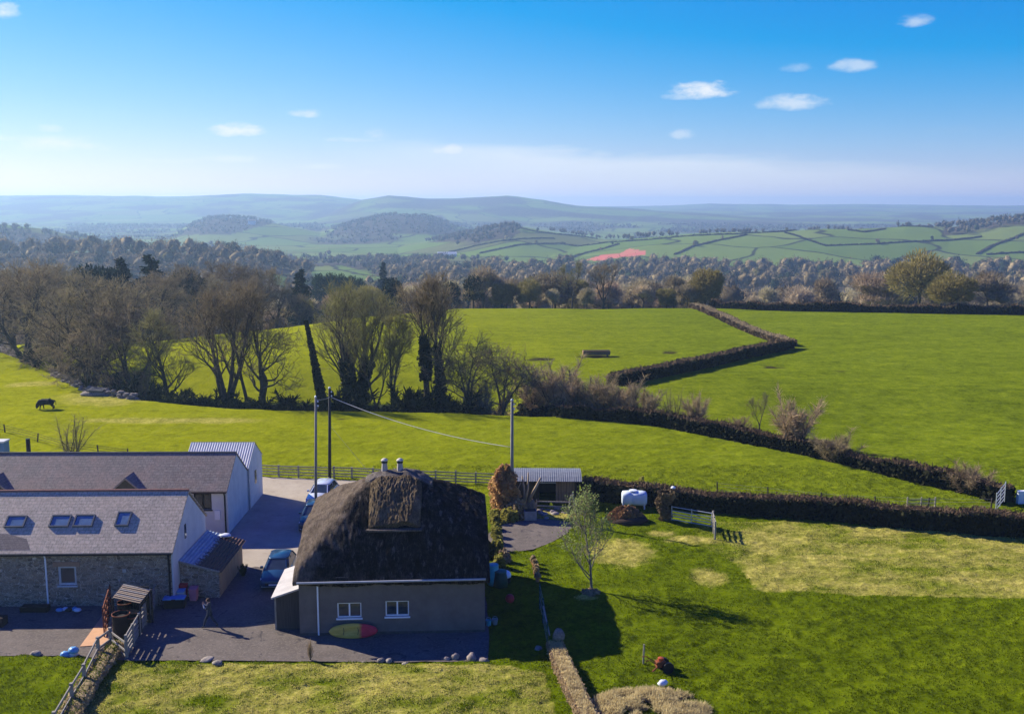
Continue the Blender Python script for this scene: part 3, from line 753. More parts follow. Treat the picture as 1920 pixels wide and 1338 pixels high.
# ================================================================== buildings
def plane_uz(px, py, o, rz, w=0.0):
    """pixel -> (u, z) on the wall whose face runs along the local x axis at local y = w"""
    d = Vector(ray(px, py)); n = Vector((-math.sin(rz), math.cos(rz), 0)); ux = Vector((math.cos(rz), math.sin(rz), 0))
    o3 = Vector((o[0], o[1], 0)) + n * w; c = Vector((0, 0, CH))
    t = (o3 - c).dot(n) / d.dot(n); q = c + d * t
    return (q - o3).dot(ux), q.z

def plane_wz(px, py, o, rz, u=0.0):
    """pixel -> (w, z) on the side wall at local x = u"""
    d = Vector(ray(px, py)); ux = Vector((math.cos(rz), math.sin(rz), 0)); n = Vector((-math.sin(rz), math.cos(rz), 0))
    o3 = Vector((o[0], o[1], 0)) + ux * u; c = Vector((0, 0, CH))
    t = (o3 - c).dot(ux) / d.dot(ux); q = c + d * t
    return (q - o3).dot(n), q.z

def holed_wall(mb, x0, x1, z0, z1, y0, y1, holes, m=0):
    xs = sorted({x0, x1, *[v for h in holes for v in (h[0], h[2])]}); zs = sorted({z0, z1, *[v for h in holes for v in (h[1], h[3])]})
    for i in range(len(xs) - 1):
        for k in range(len(zs) - 1):
            cx = (xs[i] + xs[i + 1]) / 2; cz = (zs[k] + zs[k + 1]) / 2
            if any(h[0] < cx < h[2] and h[1] < cz < h[3] for h in holes): continue
            mb.box((xs[i], y0, zs[k]), (xs[i + 1], y1, zs[k + 1]), m)
    return mb

def window(root, u0, z0, u1, z1, y=0.0, mull=(0.5,), fmat=None, rec=0.10, fw=0.07, sill=True, name='window', sash=True):
    """recessed window in a wall facing local -y"""
    fmat = fmat or M['white_paint']
    g = MB().box((u0, y + rec + 0.05, z0), (u1, y + rec + 0.07, z1)).build(name, M['glass'], root)
    f = MB()
    f.box((u0, y + rec - 0.02, z0), (u0 + fw, y + rec + 0.045, z1)); f.box((u1 - fw, y + rec - 0.02, z0), (u1, y + rec + 0.045, z1))
    f.box((u0 + fw, y + rec - 0.02, z0), (u1 - fw, y + rec + 0.045, z0 + fw)); f.box((u0 + fw, y + rec - 0.02, z1 - fw), (u1 - fw, y + rec + 0.045, z1))
    for q in mull:
        c = u0 + (u1 - u0) * q
        f.box((c - fw * .6, y + rec - 0.024, z0 + fw), (c + fw * .6, y + rec + 0.045, z1 - fw))
    f.build('frame', fmat, g)
    MB().box((u0, y + 0.31, z0), (u1, y + 0.34, z1)).build('curtain', M['curtain'], g) if sash else None
    if sill: MB().box((u0 - 0.06, y - 0.07, z0 - 0.09), (u1 + 0.06, y + rec - 0.022, z0 - 0.002)).build('sill', fmat, g)
    return g

# ------------------------------------------------------------------ thatched house
HO = (-11.95, 54.2); HR = R(3.0)
house = thing('thatched_cottage', 'grey rendered cottage with a big dark hipped thatch roof and two white chimney pots', 'cottage', (HO[0], HO[1], 0), HR)
HW, HD = 10.42, 10.2
def rect(px0, py0, px1, py1, o, rz, w=0):
    a = plane_uz(px0, py1, o, rz, w); b = plane_uz(px1, py0, o, rz, w); return (a[0], a[1], b[0], b[1])
w1 = rect(632.7, 1129, 677.3, 1158, HO, HR); w2 = rect(723, 1125.5, 766.7, 1155, HO, HR)
mb = MB(); holed_wall(mb, 0, HW, -0.1, 3.42, 0, 0.3, [w1, w2])
side = [(0.3, -0.1), (0.3, 3.5), (4.2, 4.95), (HD, 4.95), (HD, -0.1)]
for x in (0.0, HW - 0.3): mb.prism([(x, a, b) for a, b in side], (0.3, 0, 0))
mb.box((0.3, HD - 0.3, -0.1), (HW - 0.3, HD, 4.95))
mb.build('wall', M['grey_render'], house)
for q in (w1, w2): window(house, *q)
lamp = MB().lathe((w2[0] + .42, 0.28, w2[1] + .72), [(0.0, 0), (0.09, .03), (0.11, .1), (0.07, .17), (0, .2)], 10).build('lamp_shade', M['white_paint'], house)
MB().box((-0.002, -0.03, -0.1), (HW + .002, -0.002, 0.16)).build('plinth', simple('plinth', (0.10, 0.09, 0.085), (0.06, 0.055, 0.05), 3, .9), house)

def roof_z(u, w):
    u = np.asarray(u, float); w = np.asarray(w, float)
    wr = 6.1
    zf = 3.50 + 4.5 * (1 - np.clip(1 - w / wr, 0, 2) ** 1.65)
    e = 3.50 + np.clip(w / 4.3, -0.1, 1) * 1.62
    sd = np.minimum(u + 0.30, HW + 0.30 - u)
    zs = e + (7.95 - 5.1) * (1 - np.clip(1 - sd / 4.9, 0, 2) ** 1.10) * (1 + 0.4 * np.clip(1 - w / 4.3, 0, 1))
    bd = HD + 0.35 - w
    zb = 5.05 + 2.95 * (1 - np.clip(1 - bd / 4.2, 0, 2) ** 1.05)
    k = 0.34
    def smin(a, b):
        h = np.clip(0.5 + 0.5 * (b - a) / k, 0, 1); return b * (1 - h) + a * h - k * h * (1 - h)
    z = smin(smin(zf, zs), zb)
    z = np.minimum(z, 8.02 - 0.0 * z) + (fbm(u / 1.5, w / 1.9, 71, 3) - 0.5) * 0.34 + (fbm(u / 0.24, w / 0.8, 73, 3) - 0.5) * 0.12 + (fbm(u / 0.11, w / 0.3, 75, 2) - 0.5) * 0.05
    return z
nu, nw = 210, 210
us = np.linspace(-0.30, HW + 0.30, nu); ws = np.linspace(-0.26, HD + 0.35, nw)
U, Wd = np.meshgrid(us, ws)
Z = roof_z(U, Wd)
top = np.stack([U, Wd, Z], -1).reshape(-1, 3); bot = np.stack([U * 0.995 + 0.02, Wd * .995 + .02, Z - 0.36 + 0.20 * np.clip(1 - np.minimum(np.minimum(U + .3, HW + .3 - U), Wd + .26) / .5, 0, 1)], -1).reshape(-1, 3)
id_ = np.arange(nu * nw).reshape(nw, nu); off = nu * nw
ft = np.stack([id_[:-1, :-1], id_[:-1, 1:], id_[1:, 1:], id_[1:, :-1]], -1).reshape(-1, 4)
fb = ft[:, ::-1] + off
loop = np.concatenate([id_[0, :], id_[1:, -1], id_[-1, -2::-1], id_[-2:0:-1, 0]]); l2 = np.roll(loop, -1)
fs = np.stack([loop, loop + off, l2 + off, l2], -1)
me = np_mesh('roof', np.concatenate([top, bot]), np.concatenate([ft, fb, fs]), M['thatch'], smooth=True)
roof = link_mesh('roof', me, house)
# ridge capping
cap = MB()
def rz1(u, w): return float(roof_z(np.array([u]), np.array([w]))[0])
vs = []; fs_ = []
cu = np.linspace(3.3, 7.4, 44); cw = np.linspace(4.75, 7.0, 16)
CU, CW = np.meshgrid(cu, cw); CW2 = 6.0 + (CW - 6.0) * (1 - 0.30 * np.abs((CU - 5.35) / 2.05) ** 2) * (1 + 0.10 * np.sin(CU * 9))
CZ = roof_z(CU, CW2) + 0.09
me = np_mesh('ridge_cap', np.concatenate([np.stack([CU, CW2, CZ], -1).reshape(-1, 3), np.stack([CU, CW2, CZ - .16], -1).reshape(-1, 3)]),
     (lambda i: np.concatenate([np.stack([i[:-1, :-1], i[:-1, 1:], i[1:, 1:], i[1:, :-1]], -1).reshape(-1, 4),
                               (lambda lp: np.stack([lp, lp + i.size, np.roll(lp, -1) + i.size, np.roll(lp, -1)], -1))(np.concatenate([i[0, :], i[1:, -1], i[-1, -2::-1], i[-2:0:-1, 0]]))]))(np.arange(44 * 16).reshape(16, 44)),
     M['thatch_ridge'], smooth=True)
link_mesh('ridge_cap', me, roof)
# the brown thatched panel above the front slope, on a pale ledge
def roof_hit(px, py):
    d = Vector(ray(px, py)); c = Vector((0, 0, CH)); rot = Matrix.Rotation(-HR, 3, 'Z')
    for i in range(900):
        q = c + d * (52 + i * 0.02); l = rot @ (q - Vector((HO[0], HO[1], 0)))
        if l.z <= rz1(l.x, l.y): return l
    return l
pb = roof_hit(738, 989); pt = roof_hit(738, 897)
bl = roof_hit(692, 988); br_ = roof_hit(787, 988)
u0, u1 = bl.x, br_.x
nU, nV = 110, 80
a = np.linspace(-1, 1, nU); b = np.linspace(0, 1, nV); A, B = np.meshgrid(a, b)
wid = (u1 - u0) / 2 * (1.0 + 0.05 * np.sin(B * 2.4)) * np.where(B > 0.86, np.sqrt(np.clip(1 - ((B - 0.86) / 0.24) ** 2, 0.02, 1)), 1)
PU = (u0 + u1) / 2 + A * wid
PWq = pb.y + (pt.y - pb.y) * B
base = roof_z(PU, PWq)
thick = 0.30 * np.clip((1 - np.abs(A) ** 6), 0.0, 1) * np.clip(1.25 - 0.25 * B, 0, 1) * np.clip((1.02 - B) * 8, 0, 1) ** 0.5
PZ = base + 0.02 + thick + (fbm(PU / 0.07, PWq / 0.16, 83, 3) - 0.5) * 0.15
PY = PWq - 0.22 * (1 - B)
i = np.arange(nU * nV).reshape(nV, nU)
lp = np.concatenate([i[0, :], i[1:, -1], i[-1, -2::-1], i[-2:0:-1, 0]])
v_ = np.concatenate([np.stack([PU, PY, PZ], -1).reshape(-1, 3), np.stack([PU, PWq + .1, base - 0.15], -1).reshape(-1, 3)])
f_ = np.concatenate([np.stack([i[:-1, :-1], i[:-1, 1:], i[1:, 1:], i[1:, :-1]], -1).reshape(-1, 4), np.stack([lp, lp + i.size, np.roll(lp, -1) + i.size, np.roll(lp, -1)], -1)])
dm = link_mesh('thatch_panel', np_mesh('thatch_panel', v_, f_, M['thatch_new'], smooth=True), roof); tag(dm, 'newer brown thatch panel with combed straw above the front slope')
zl = rz1((u0 + u1) / 2, pb.y - 0.1)
MB().beam((u0 - .12, pb.y - .34, zl + 0.06), (u1 + .12, pb.y - .34, zl + 0.06), 0.34, 0.10).build('ledge', M['thatch_ridge'], roof)
# chimneys
M['buff_pot'] = simple('buff_pot', (0.52, 0.47, 0.40), (0.30, 0.26, 0.22), 7, .9, .3); M['buff_cap'] = simple('buff_cap', (0.62, 0.57, 0.46), (0.46, 0.42, 0.33), 6, .9, .2)
for (px, py) in ((720, 884), (749, 885)):
    d = Vector(ray(px, py)); q = Vector((0, 0, CH)) + d * (61.6); l = Matrix.Rotation(-HR, 3, 'Z') @ (q - Vector((HO[0], HO[1], 0)))
    zb = rz1(l.x, 6.0) - 0.15
    ch = MB().lathe((l.x, 6.0, zb), [(0.21, 0), (0.19, 0.35), (0.16, 0.66), (0.16, 0.70)], 14).build('chimney_pot', M['buff_pot'], house, smooth=False)
    MB().lathe((l.x, 6.0, zb + .702), [(0.19, 0), (0.19, 0.13)], 14).build('dark_band', M['black'], ch)
    MB().lathe((l.x, 6.0, zb + .834), [(0.215, 0), (0.205, 0.06), (0.10, 0.14), (0.02, 0.165)], 14).build('cap', M['buff_cap'], ch)
# gutter and downpipe
MB().tube([(-0.05, -0.37, 3.25), (HW + 0.05, -0.37, 3.28)], 0.065, 8).build('gutter', simple('grey_gutter', (0.45, 0.45, 0.44), (0.34, 0.34, 0.33), 2, .5), house)
ud = plane_uz(597, 1150, HO, HR)[0]
MB().tube([(ud - .25, -0.18, 3.24), (ud - 0.22, -0.16, 3.12), (ud, -0.09, 2.98), (ud, -0.09, 0.08)], 0.05, 8).build('downpipe', M['white_paint'], house)
# side porch, mono-pitch
pc = thing('lean_to_porch', 'small dark boarded porch with a pale grey flat roof against the cottage side', 'porch', (HO[0], HO[1], 0), HR)
q0 = plane_uz(517, 1172, HO, HR, 0.9)
pu0 = q0[0]; 
MB().prism([(pu0, 0.9, -.05), (-0.02, 0.9, -.05), (-0.02, 0.9, 2.42), (pu0, 0.9, 1.92)], (0, 4.3, 0)).build('wall', simple('porch_boards', (0.085, 0.075, 0.068), (0.045, 0.04, 0.036), 3, .9, .5, stretch=(9, 9, .3)), pc)
MB().prism([(pu0 - .18, 0.7, 1.90), (-0.02, 0.7, 2.47), (-0.02, 0.7, 2.57), (pu0 - .18, 0.7, 2.00)], (0, 4.65, 0)).build('roof', simple('felt_roof', (0.50, 0.47, 0.44), (0.36, 0.34, 0.32), 1.5, .9, .2), pc)
MB().box((pu0 - .03, .868, 0), (pu0 + .07, .898, 1.9)).build('corner_board', M['grey_wood'], pc)
MB().box((-0.62, 1.9, 2.42), (-0.12, 2.25, 2.62)).build('vent', M['plank'], pc)

# ------------------------------------------------------------------ slate barn, near
BO = (-20.55, 58.6); BR = R(1.2); BL = 24.0; BD = 7.1; BE = 3.42; BRZ = 6.05
barn = thing('stone_barn', 'long rubble stone barn with slate roof and four skylights nearest the yard', 'barn', (BO[0], BO[1], 0), BR)
bw = rect(110, 1061, 142, 1097, BO, BR)
mb = MB(); holed_wall(mb, -BL, 0, -0.1, BE, 0, 0.4, [bw]); mb.box((-BL, BD - .4, -.1), (-0.0, BD, BE))
mb.build('wall', M['stone'], barn)
gpoly = [(0.42, 0.402, -.1), (0.42, 0, -.1)]
gable = [(0, -.1), (BD, -.1), (BD, BE), (BD / 2, BRZ - .05), (0, BE)]
MB().prism([(0.003, a, b) for a, b in gable], (0.10, 0, 0)).build('gable_wall', M['white_render'], barn)
def slope_roof(root, x0, x1, D, ez, rz_, mat, over=0.22, t=0.11, name='roof'):
    sl = (rz_ - ez) / (D / 2)
    m_ = MB()
    for s_ in (0, 1):
        ys = (-over, D / 2) if s_ == 0 else (D + over, D / 2)
        za = ez - over * sl + .06
        prof = [(ys[0], za), (ys[1], rz_ + .06), (ys[1], rz_ + .06 + t), (ys[0], za + t)]
        m_.prism([(x0, a, b) for a, b in prof], (x1 - x0, 0, 0))
    return m_.build(name, mat, root)
brf = slope_roof(barn, -BL, 0.18, BD, BE, BRZ, M['slate_near'])
MB().tube([(-BL, BD / 2, BRZ + .155), (0.19, BD / 2, BRZ + .155)], 0.10, 8).build('ridge_tiles', M['ridge_tile'], brf)
SLB = (BRZ - BE) / (BD / 2)
def on_slope(px, py, o, rz, ez, sl, off=0.17):
    d = Vector(ray(px, py)); c = Vector((0, 0, CH)); rot = Matrix.Rotation(-rz, 3, 'Z')
    for i in range(3000):
        q = rot @ (c + d * (50 + i * 0.01) - Vector((o[0], o[1], 0)))
        if q.z <= ez + off + q.y * sl: return q
    return q
for (px, py, w, h) in ((30, 978, 1.12, .78), (113.5, 977, 1.12, .80), (158, 976.5, 1.12, .80), (231.5, 973, .78, .98)):
    q = on_slope(px, py, BO, BR, BE, SLB)
    ca, sa = math.cos(math.atan(SLB)), math.sin(math.atan(SLB))
    e1 = Vector((1, 0, 0)); e2 = Vector((0, ca, sa)); e3 = Vector((0, -sa, ca))
    def obx(m_, cx, cyy, cz, hx, hy, hz_):
        vs = []
        for k in (-1, 1):
            for i, j in ((-1, -1), (1, -1), (1, 1), (-1, 1)): vs.append(q + e1 * (cx + hx * i) + e2 * (cyy + hy * j) + e3 * (cz + hz_ * k))
        m_.add(vs, [(0, 3, 2, 1), (4, 5, 6, 7), (0, 1, 5, 4), (1, 2, 6, 5), (2, 3, 7, 6), (3, 0, 4, 7)])
    m1 = MB(); obx(m1, 0, 0, 0.045, w / 2 - .06, h / 2 - .06, 0.02); g = m1.build('skylight', M['sky_glass'], barn)
    m2 = MB(); t = 0.08
    obx(m2, -w / 2, 0, 0.02, t / 2, h / 2 + t / 2, .09); obx(m2, w / 2, 0, .02, t / 2, h / 2 + t / 2, .09)
    obx(m2, 0, -h / 2, .02, w / 2 - t / 2, t / 2, .09); obx(m2, 0, h / 2, .02, w / 2 - t / 2, t / 2, .09)
    m2.build('frame', simple('skylight_frame', (0.10, 0.11, 0.13), (0.07, 0.08, 0.09), 3, .5), g)
# patch of darker tiles low at the left
qa = on_slope(-40, 1031, BO, BR, BE, SLB); qb = on_slope(57, 1031, BO, BR, BE, SLB); qc = on_slope(50, 1010, BO, BR, BE, SLB); qd = on_slope(12, 1000, BO, BR, BE, SLB); qe = on_slope(-40, 1000, BO, BR, BE, SLB)
MB().prism([tuple(x + Vector((0, 0, .013))) for x in (qa, qb, qc, qd, qe)], (0, 0, -0.02)).build('patched_tiles', M['slate_patch'], brf)
window(barn, *bw, mull=(), fmat=simple('pale_surround', (0.55, 0.57, 0.58), (0.42, 0.44, 0.46), 3, .7), fw=.13)
MB().box((bw[0] - .25, -0.03, bw[3] + .0), (bw[2] + .25, 0.0 - .003, bw[3] + .28)).build('lintel', simple('lintel', (0.36, 0.23, 0.15), (0.24, 0.15, 0.10), 3, .9), barn)
MB().tube([(-BL, -0.26, BE - .08), (0.12, -0.26, BE - .08)], 0.07, 8).build('gutter', M['black'], barn)
uu = plane_uz(88, 1080, BO, BR)[0]
MB().tube([(uu, -0.24, BE - .1), (uu, -0.08, BE - .35), (uu, -0.08, 0.05)], 0.055, 8).build('downpipe', M['white_paint'], barn)
MB().tube([(-0.12, -0.24, BE - .1), (-0.12, -0.09, BE - .35), (-0.12, -0.09, 0.05)], 0.06, 8).build('downpipe', M['black'], barn)
vq = plane_uz(233.5, 1069, BO, BR)
MB().box((vq[0] - .11, -.05, vq[1] - .11), (vq[0] + .11, -.003, vq[1] + .11)).build('vent', M['grey_metal'], barn)
gw = plane_wz(347, 995, BO, BR, .1)
MB().box((.104, gw[0] - .16, gw[1] - .45), (.135, gw[0] + .16, gw[1] + .45)).build('slit_window', M['glass'], barn)

# ------------------------------------------------------------------ slate barn, far, with white end wall, and the metal roofed range behind it
CO = (-21.0, 72.0); CR = R(0.6); CL = 30.0; CD = 6.0; CE = 3.35; CZr = 5.35
far_barn = thing('white_barn', 'long white walled barn with mottled grey slate roof behind the stone barn', 'barn', (CO[0], CO[1], 0), CR)
cw_ = rect(364, 925, 396, 955, CO, CR)
mb = MB(); holed_wall(mb, -CL, 0, -0.1, CE, 0, 0.35, [cw_])
mb.box((-CL, CD - .35, -.1), (0, CD - .003, CE))
mb.build('wall', M['white_render'], far_barn)
MB().prism([(0.003, a, b) for a, b in [(0, -.1), (CD - .003, -.1), (CD - .003, CE), (CD / 2, CZr - .05), (0, CE)]], (0.10, 0, 0)).build('gable_wall', M['white_render'], far_barn)
crf = slope_roof(far_barn, -CL, 0.16, CD - .25, CE, CZr, M['slate_far'], over=0.24)
MB().tube([(-CL, (CD - .25) / 2, CZr + .15), (0.17, (CD - .25) / 2, CZr + .15)], 0.09, 8).build('ridge_tiles', M['ridge_grey'], crf)
window(far_barn, *cw_, mull=(0.5,), fmat=M['black'], fw=.09)
MB().tube([(-CL, -0.28, CE - .08), (0.1, -0.28, CE - .08)], 0.07, 8).build('gutter', simple('dark_gutter', (0.05, 0.025, 0.02), (0.03, 0.018, 0.015), 3, .6), far_barn)
uq = plane_uz(424, 950, CO, CR)[0]
MB().tube([(-.06, -0.26, CE - .1), (-.06, -0.09, CE - .4), (-.06, -0.09, .05)], 0.06, 8).build('downpipe', M['black'], far_barn)
mq = plane_uz(408, 965, CO, CR)
MB().box((mq[0] - .2, -.08, mq[1] - .35), (mq[0] + .2, -.003, mq[1] + .35)).build('sunlit_patch', M['white_paint'], far_barn)  # white panel added in place of a sunlit patch on the wall
for px in (237, -12):
    a = plane_uz(px, 921, CO, CR, -.3)[0]
    hw_, hh_ = 1.15, 1.02
    dz = CE - .05
    dm_ = MB().prism([(a - hw_, -.30, dz), (a + hw_, -.30, dz), (a, -.30, dz + hh_)], (0, 0.06, 0)).build('dormer', M['glass'], far_barn)
    rr = MB()
    for s_ in (-1, 1):
        p0 = Vector((a + s_ * (hw_ + .12), -.42, dz - .1)); p1 = Vector((a, -.42, dz + hh_ + .02))
        rr.prism([tuple(p0), tuple(p1), tuple(p1 + Vector((0, 0, .10))), tuple(p0 + Vector((0, 0, .10)))], (0, 2.2, 0))
    rr.build('roof', M['slate_far'], dm_)
    bb = MB()
    for s_ in (-1, 1): bb.beam((a + s_ * (hw_ + .14), -.44, dz - .06), (a, -.44, dz + hh_ + .07), .03, .12)
    bb.build('bargeboard', M['grey_wood'], dm_)
MB().tube([onY(52, 822, 80)[:2] + (1.0,), onY(52, 822, 80)], 0.17, 10).build('flue', M['black'], None)
fl = bpy.data.objects['flue']; fl.parent = far_barn; fl.matrix_parent_inverse = (Matrix.Translation((CO[0], CO[1], 0)) @ Matrix.Rotation(CR, 4, 'Z')).inverted()
# workshop behind with bright corrugated roof
def corrugated(p00, px_, py_, n, amp, mat, name, parent, t=0.02, seg=6, rows_=2):
    p00, px_, py_ = Vector(p00), Vector(px_), Vector(py_); nn = px_.cross(py_).normalized()
    k = n * seg + 1; vs = []
    for lay in (0, 1):
        for r_ in range(rows_):
            for i in range(k):
                ph = math.sin(2 * math.pi * i / seg)
                vs.append(p00 + px_ * (i / (k - 1)) + py_ * (r_ / (rows_ - 1)) + nn * (amp * ph - t * lay))
    fs = []; L = k * rows_
    for r_ in range(rows_ - 1):
        for i in range(k - 1):
            a = r_ * k + i
            fs.append((a, a + 1, a + k + 1, a + k)); fs.append((L + a, L + a + k, L + a + k + 1, L + a + 1))
    for i in range(k - 1):
        fs.append((i, L + i, L + i + 1, i + 1)); a = (rows_ - 1) * k + i; fs.append((a, a + 1, L + a + 1, L + a))
    mb = MB(); mb.add(vs, fs); return mb.build(name, mat, parent)
shop = thing('workshop', 'white walled workshop with pale corrugated metal roof at the end of the barns', 'workshop', (CO[0], CO[1] + 6.0, 0), CR)
SL_, SD_, SE_, SZ_ = 4.9, 4.6, 3.45, 4.95
MB().box((-SL_, .003, -.1), (-0.0, SD_, SE_)).build('wall', M['white_render'], shop)
MB().prism([(0.003, a, b) for a, b in [(0.004, -.1), (SD_, -.1), (SD_, SE_ + .1), (SD_ / 2, SZ_), (0.004, SE_)]], (0.10, 0, 0)).build('gable_wall', M['white_render'], shop)
corrugated((-SL_ - .1, -.1, SE_ - .0), (SL_ + .25, 0, 0), (0, SD_ / 2 + .1, SZ_ - SE_ + .06), 26, .011, M['roof_metal'], 'roof', shop)
corrugated((-SL_ - .1, SD_ + .25, SE_ - .12), (SL_ + .25, 0, 0), (0, -SD_ / 2 - .25, SZ_ - SE_ + .18), 26, .011, M['roof_metal'], 'roof', shop)
a = plane_wz(479, 893, (CO[0], CO[1] + 6.0), CR, .1)
MB().box((.104, a[0] - .28, a[1] - .55), (.13, a[0] + .28, a[1] + .55)).build('window', M['glass'], shop)
MB().tube([(.16, 0.0, SE_ - .05), (.16, 0.0, .05)], 0.055, 8).build('downpipe', M['blue_plastic'] if False else M['grey_metal'], shop)
# blue container peeping over the roofs at the far left
cx0 = onY(-40, 838, 84); cx1 = onY(16, 830, 84)
bx = MB().box((cx0[0] - 4, 84, hz(-43, 84) - .2), (cx1[0] - .45, 85.0, cx1[2])).build('storage_container', simple('blue_steel', (0.14, 0.24, 0.36), (0.09, 0.17, 0.27), 2, .6), None, bevel=.04)
tag(bx, 'blue grey steel box showing over the far barn roof at the left edge', 'container')
MB().box((cx0[0] - 4.05, 83.95, cx1[2]), (cx1[0] - .40, 85.05, cx1[2] + .12)).build('lid', M['roof_metal'], bx)

# ------------------------------------------------------------------ lean-to with rusty roof
LO = (BO[0] + .12, 59.75)
lt = thing('lean_to_shed', 'low stone and timber lean-to with rusty corrugated roof on the barn end', 'shed', (LO[0], LO[1], 0), R(0.5))
LW, LD = 2.35, 5.7
MB().prism([(0, 0, -.1), (LW, 0, -.1), (LW, 0, 1.72), (0, 0, 2.36)], (0, .25, 0)).build('wall', M['stone'], lt)
pl = MB()
for k in range(14): pl.box((LW - .07, .26 + k * (LD - .27) / 14, -.05), (LW - (.0 if k % 2 else .012), .26 + (k + 1) * (LD - .27) / 14 - .012, 1.70))
pl.build('plank_wall', M['pale_plank'], lt)
m, nt, p = new_mat('rusty_sheet'); M['rusty_sheet'] = m
tc = N(nt, 'ShaderNodeTexCoord'); sx = N(nt, 'ShaderNodeSeparateXYZ'); nt.links.new(tc.outputs['Object'], sx.inputs[0])
f = math_(nt, 'ADD', sx.outputs['X'], math_(nt, 'MULTIPLY', math_(nt, 'SUBTRACT', noise(nt, obj_vec(nt, (0.5, 3, 1)), 1.6, 5, .7), .5), 1.6))
rust = ramp(nt, noise(nt, tc.outputs['Object'], 3, 6, .7), [(.3, (0.055, 0.028, 0.022)), (.7, (0.135, 0.062, 0.045))])
clean = ramp(nt, noise(nt, tc.outputs['Object'], 2, 4), [(.3, (0.24, 0.30, 0.36)), (.7, (0.36, 0.42, 0.47))])
nt.links.new(mix(nt, rampf(nt, f, .85, 1.15), clean, rust), p.inputs['Base Color']); p.inputs['Roughness'].default_value = .6
corrugated((-.02, -.12, 2.46), (LW + .24, 0, -.74), (0, LD + .3, 0), 12, .03, M['rusty_sheet'], 'roof', lt)
MB().beam((-.02, -.13, 2.40), (LW + .1, -.13, 1.74), .04, .12).build('fascia', M['grey_wood'], lt)
sk = lump_mesh('s', None, .42, .26, .16, 5, .25, 16); o = sk.build('white_sack', M['white_plastic'], None, True, (LO[0] + 1.25, LO[1] + LD - .15, 2.12)); tag(o, 'white sack slumped on the top end of the rusty lean-to roof', 'sack')

# ------------------------------------------------------------------ open field shelter
x0 = onY(957, 945, 79.6)[0]; x1 = onY(1086, 945, 79.6)[0]
fs_ = thing('field_shelter', 'open fronted timber shelter with a curved grey metal roof before the hedge', 'shed', (x0, 79.6, 0), R(-1))
w_ = x1 - x0; d_ = 3.4
MB().box((0, d_ - .1, -.1), (w_, d_, 2.1)).build('back_wall', M['dark_wood'], fs_)
for xx in (0, w_ - .08): MB().box((xx, 0.12, -.1), (xx + .08, d_ - .1, 2.1)).build('side_wall', M['dark_wood'], fs_)
f1 = plane_uz(1042, 930, (x0, 79.6), R(-1))[0]; f2 = plane_uz(1078, 930, (x0, 79.6), R(-1))[0]
pm = MB(); k = 7
for i in range(k): pm.box((f1 + (f2 - f1) * i / k, .03, .15), (f1 + (f2 - f1) * (i + 1) / k - .02, .07 + .012 * (i % 2), 1.98))
pm.build('plank_door', M['plank'], fs_)
f0 = plane_uz(1008, 930, (x0, 79.6), R(-1))[0]
pm = MB(); k = 9
for i in range(k): pm.box((.1 + (f0 - .1) * i / k, .03, 0), (.1 + (f0 - .1) * (i + 1) / k - .015, .06 + .01 * (i % 2), 1.98))
pm.build('plank_wall', M['dark_wood'], fs_)
for xx in (0.0, f0, f2, w_ - .12): MB().box((xx - .001, -.09, -.1), (xx + .12, .028, 2.05)).build('post', M['dark_wood'], fs_)
MB().box((f0 + .12, -.07, 1.82), (f1, .02, 1.90)).build('rail', M['grey_metal'], fs_)
prof = [(-.35, 2.05), (0.3, 2.28), (1.1, 2.44), (1.9, 2.46), (2.8, 2.32), (3.7, 2.02)]
rr = MB(); nseg = 34 * 6; vs = []; fcs = []
for lay in (0, 1):
    for (yy, zz) in prof:
        for i in range(nseg + 1):
            vs.append((-.18 + (w_ + .36) * i / nseg, yy, zz + .011 * math.sin(i * 2 * math.pi / 6) - .03 * lay))
K = nseg + 1; LN = K * len(prof)
for r_ in range(len(prof) - 1):
    for i in range(nseg):
        a = r_ * K + i; fcs.append((a, a + 1, a + K + 1, a + K)); fcs.append((LN + a, LN + a + K, LN + a + K + 1, LN + a + 1))
for i in range(nseg): fcs.append((i, LN + i, LN + i + 1, i + 1))
rr.add(vs, fcs); rr.build('roof', M['roof_metal_blue'], fs_)

# ------------------------------------------------------------------ far farm buildings
def far_house(px, py, w, d, h, rh, wall, roofm, label, rz=0.2):
    x, y, z = hit(px, py)
    t = thing('farmhouse', label, 'farmhouse', (x, y, z), rz)
    MB().prism([(-w / 2, -d / 2, -2), (-w / 2, d / 2, -2), (-w / 2, d / 2, h), (-w / 2, 0, h + rh), (-w / 2, -d / 2, h)], (w, 0, 0)).build('wall', wall, t)
    m_ = MB()
    for s_ in (-1, 1):
        pr = [(s_ * (d / 2 + .5), h - .15), (0, h + rh + .1), (0, h + rh + .5), (s_ * (d / 2 + .5), h + .25)]
        m_.prism([(-w / 2 - .4, a, b) for a, b in pr], (w + .8, 0, 0))
    m_.build('roof', roofm, t)
    return t
far_house(838, 482, 26, 9, 4, 2.5, M['white_render'], M['roof_metal'], 'long white farm shed under the field knoll in the valley')
far_house(472, 421, 16, 10, 8, 3, M['white_render'], M['slate_far'], 'small white house high on the hazy wooded hill', 0.1)
far_house(1045, 560, 14, 8, 4, 2.5, M['grey_render'], M['slate_far'], 'low grey farm roof among the trees past the pasture crest', 0.3) if False else None
# ================================================================== trees and plants
def orient(d, r):
    d = Vector(d).normalized(); u = d.orthogonal().normalized(); w = d.cross(u)
    a = r.random() * 2 * math.pi
    return u * math.cos(a) + w * math.sin(a)

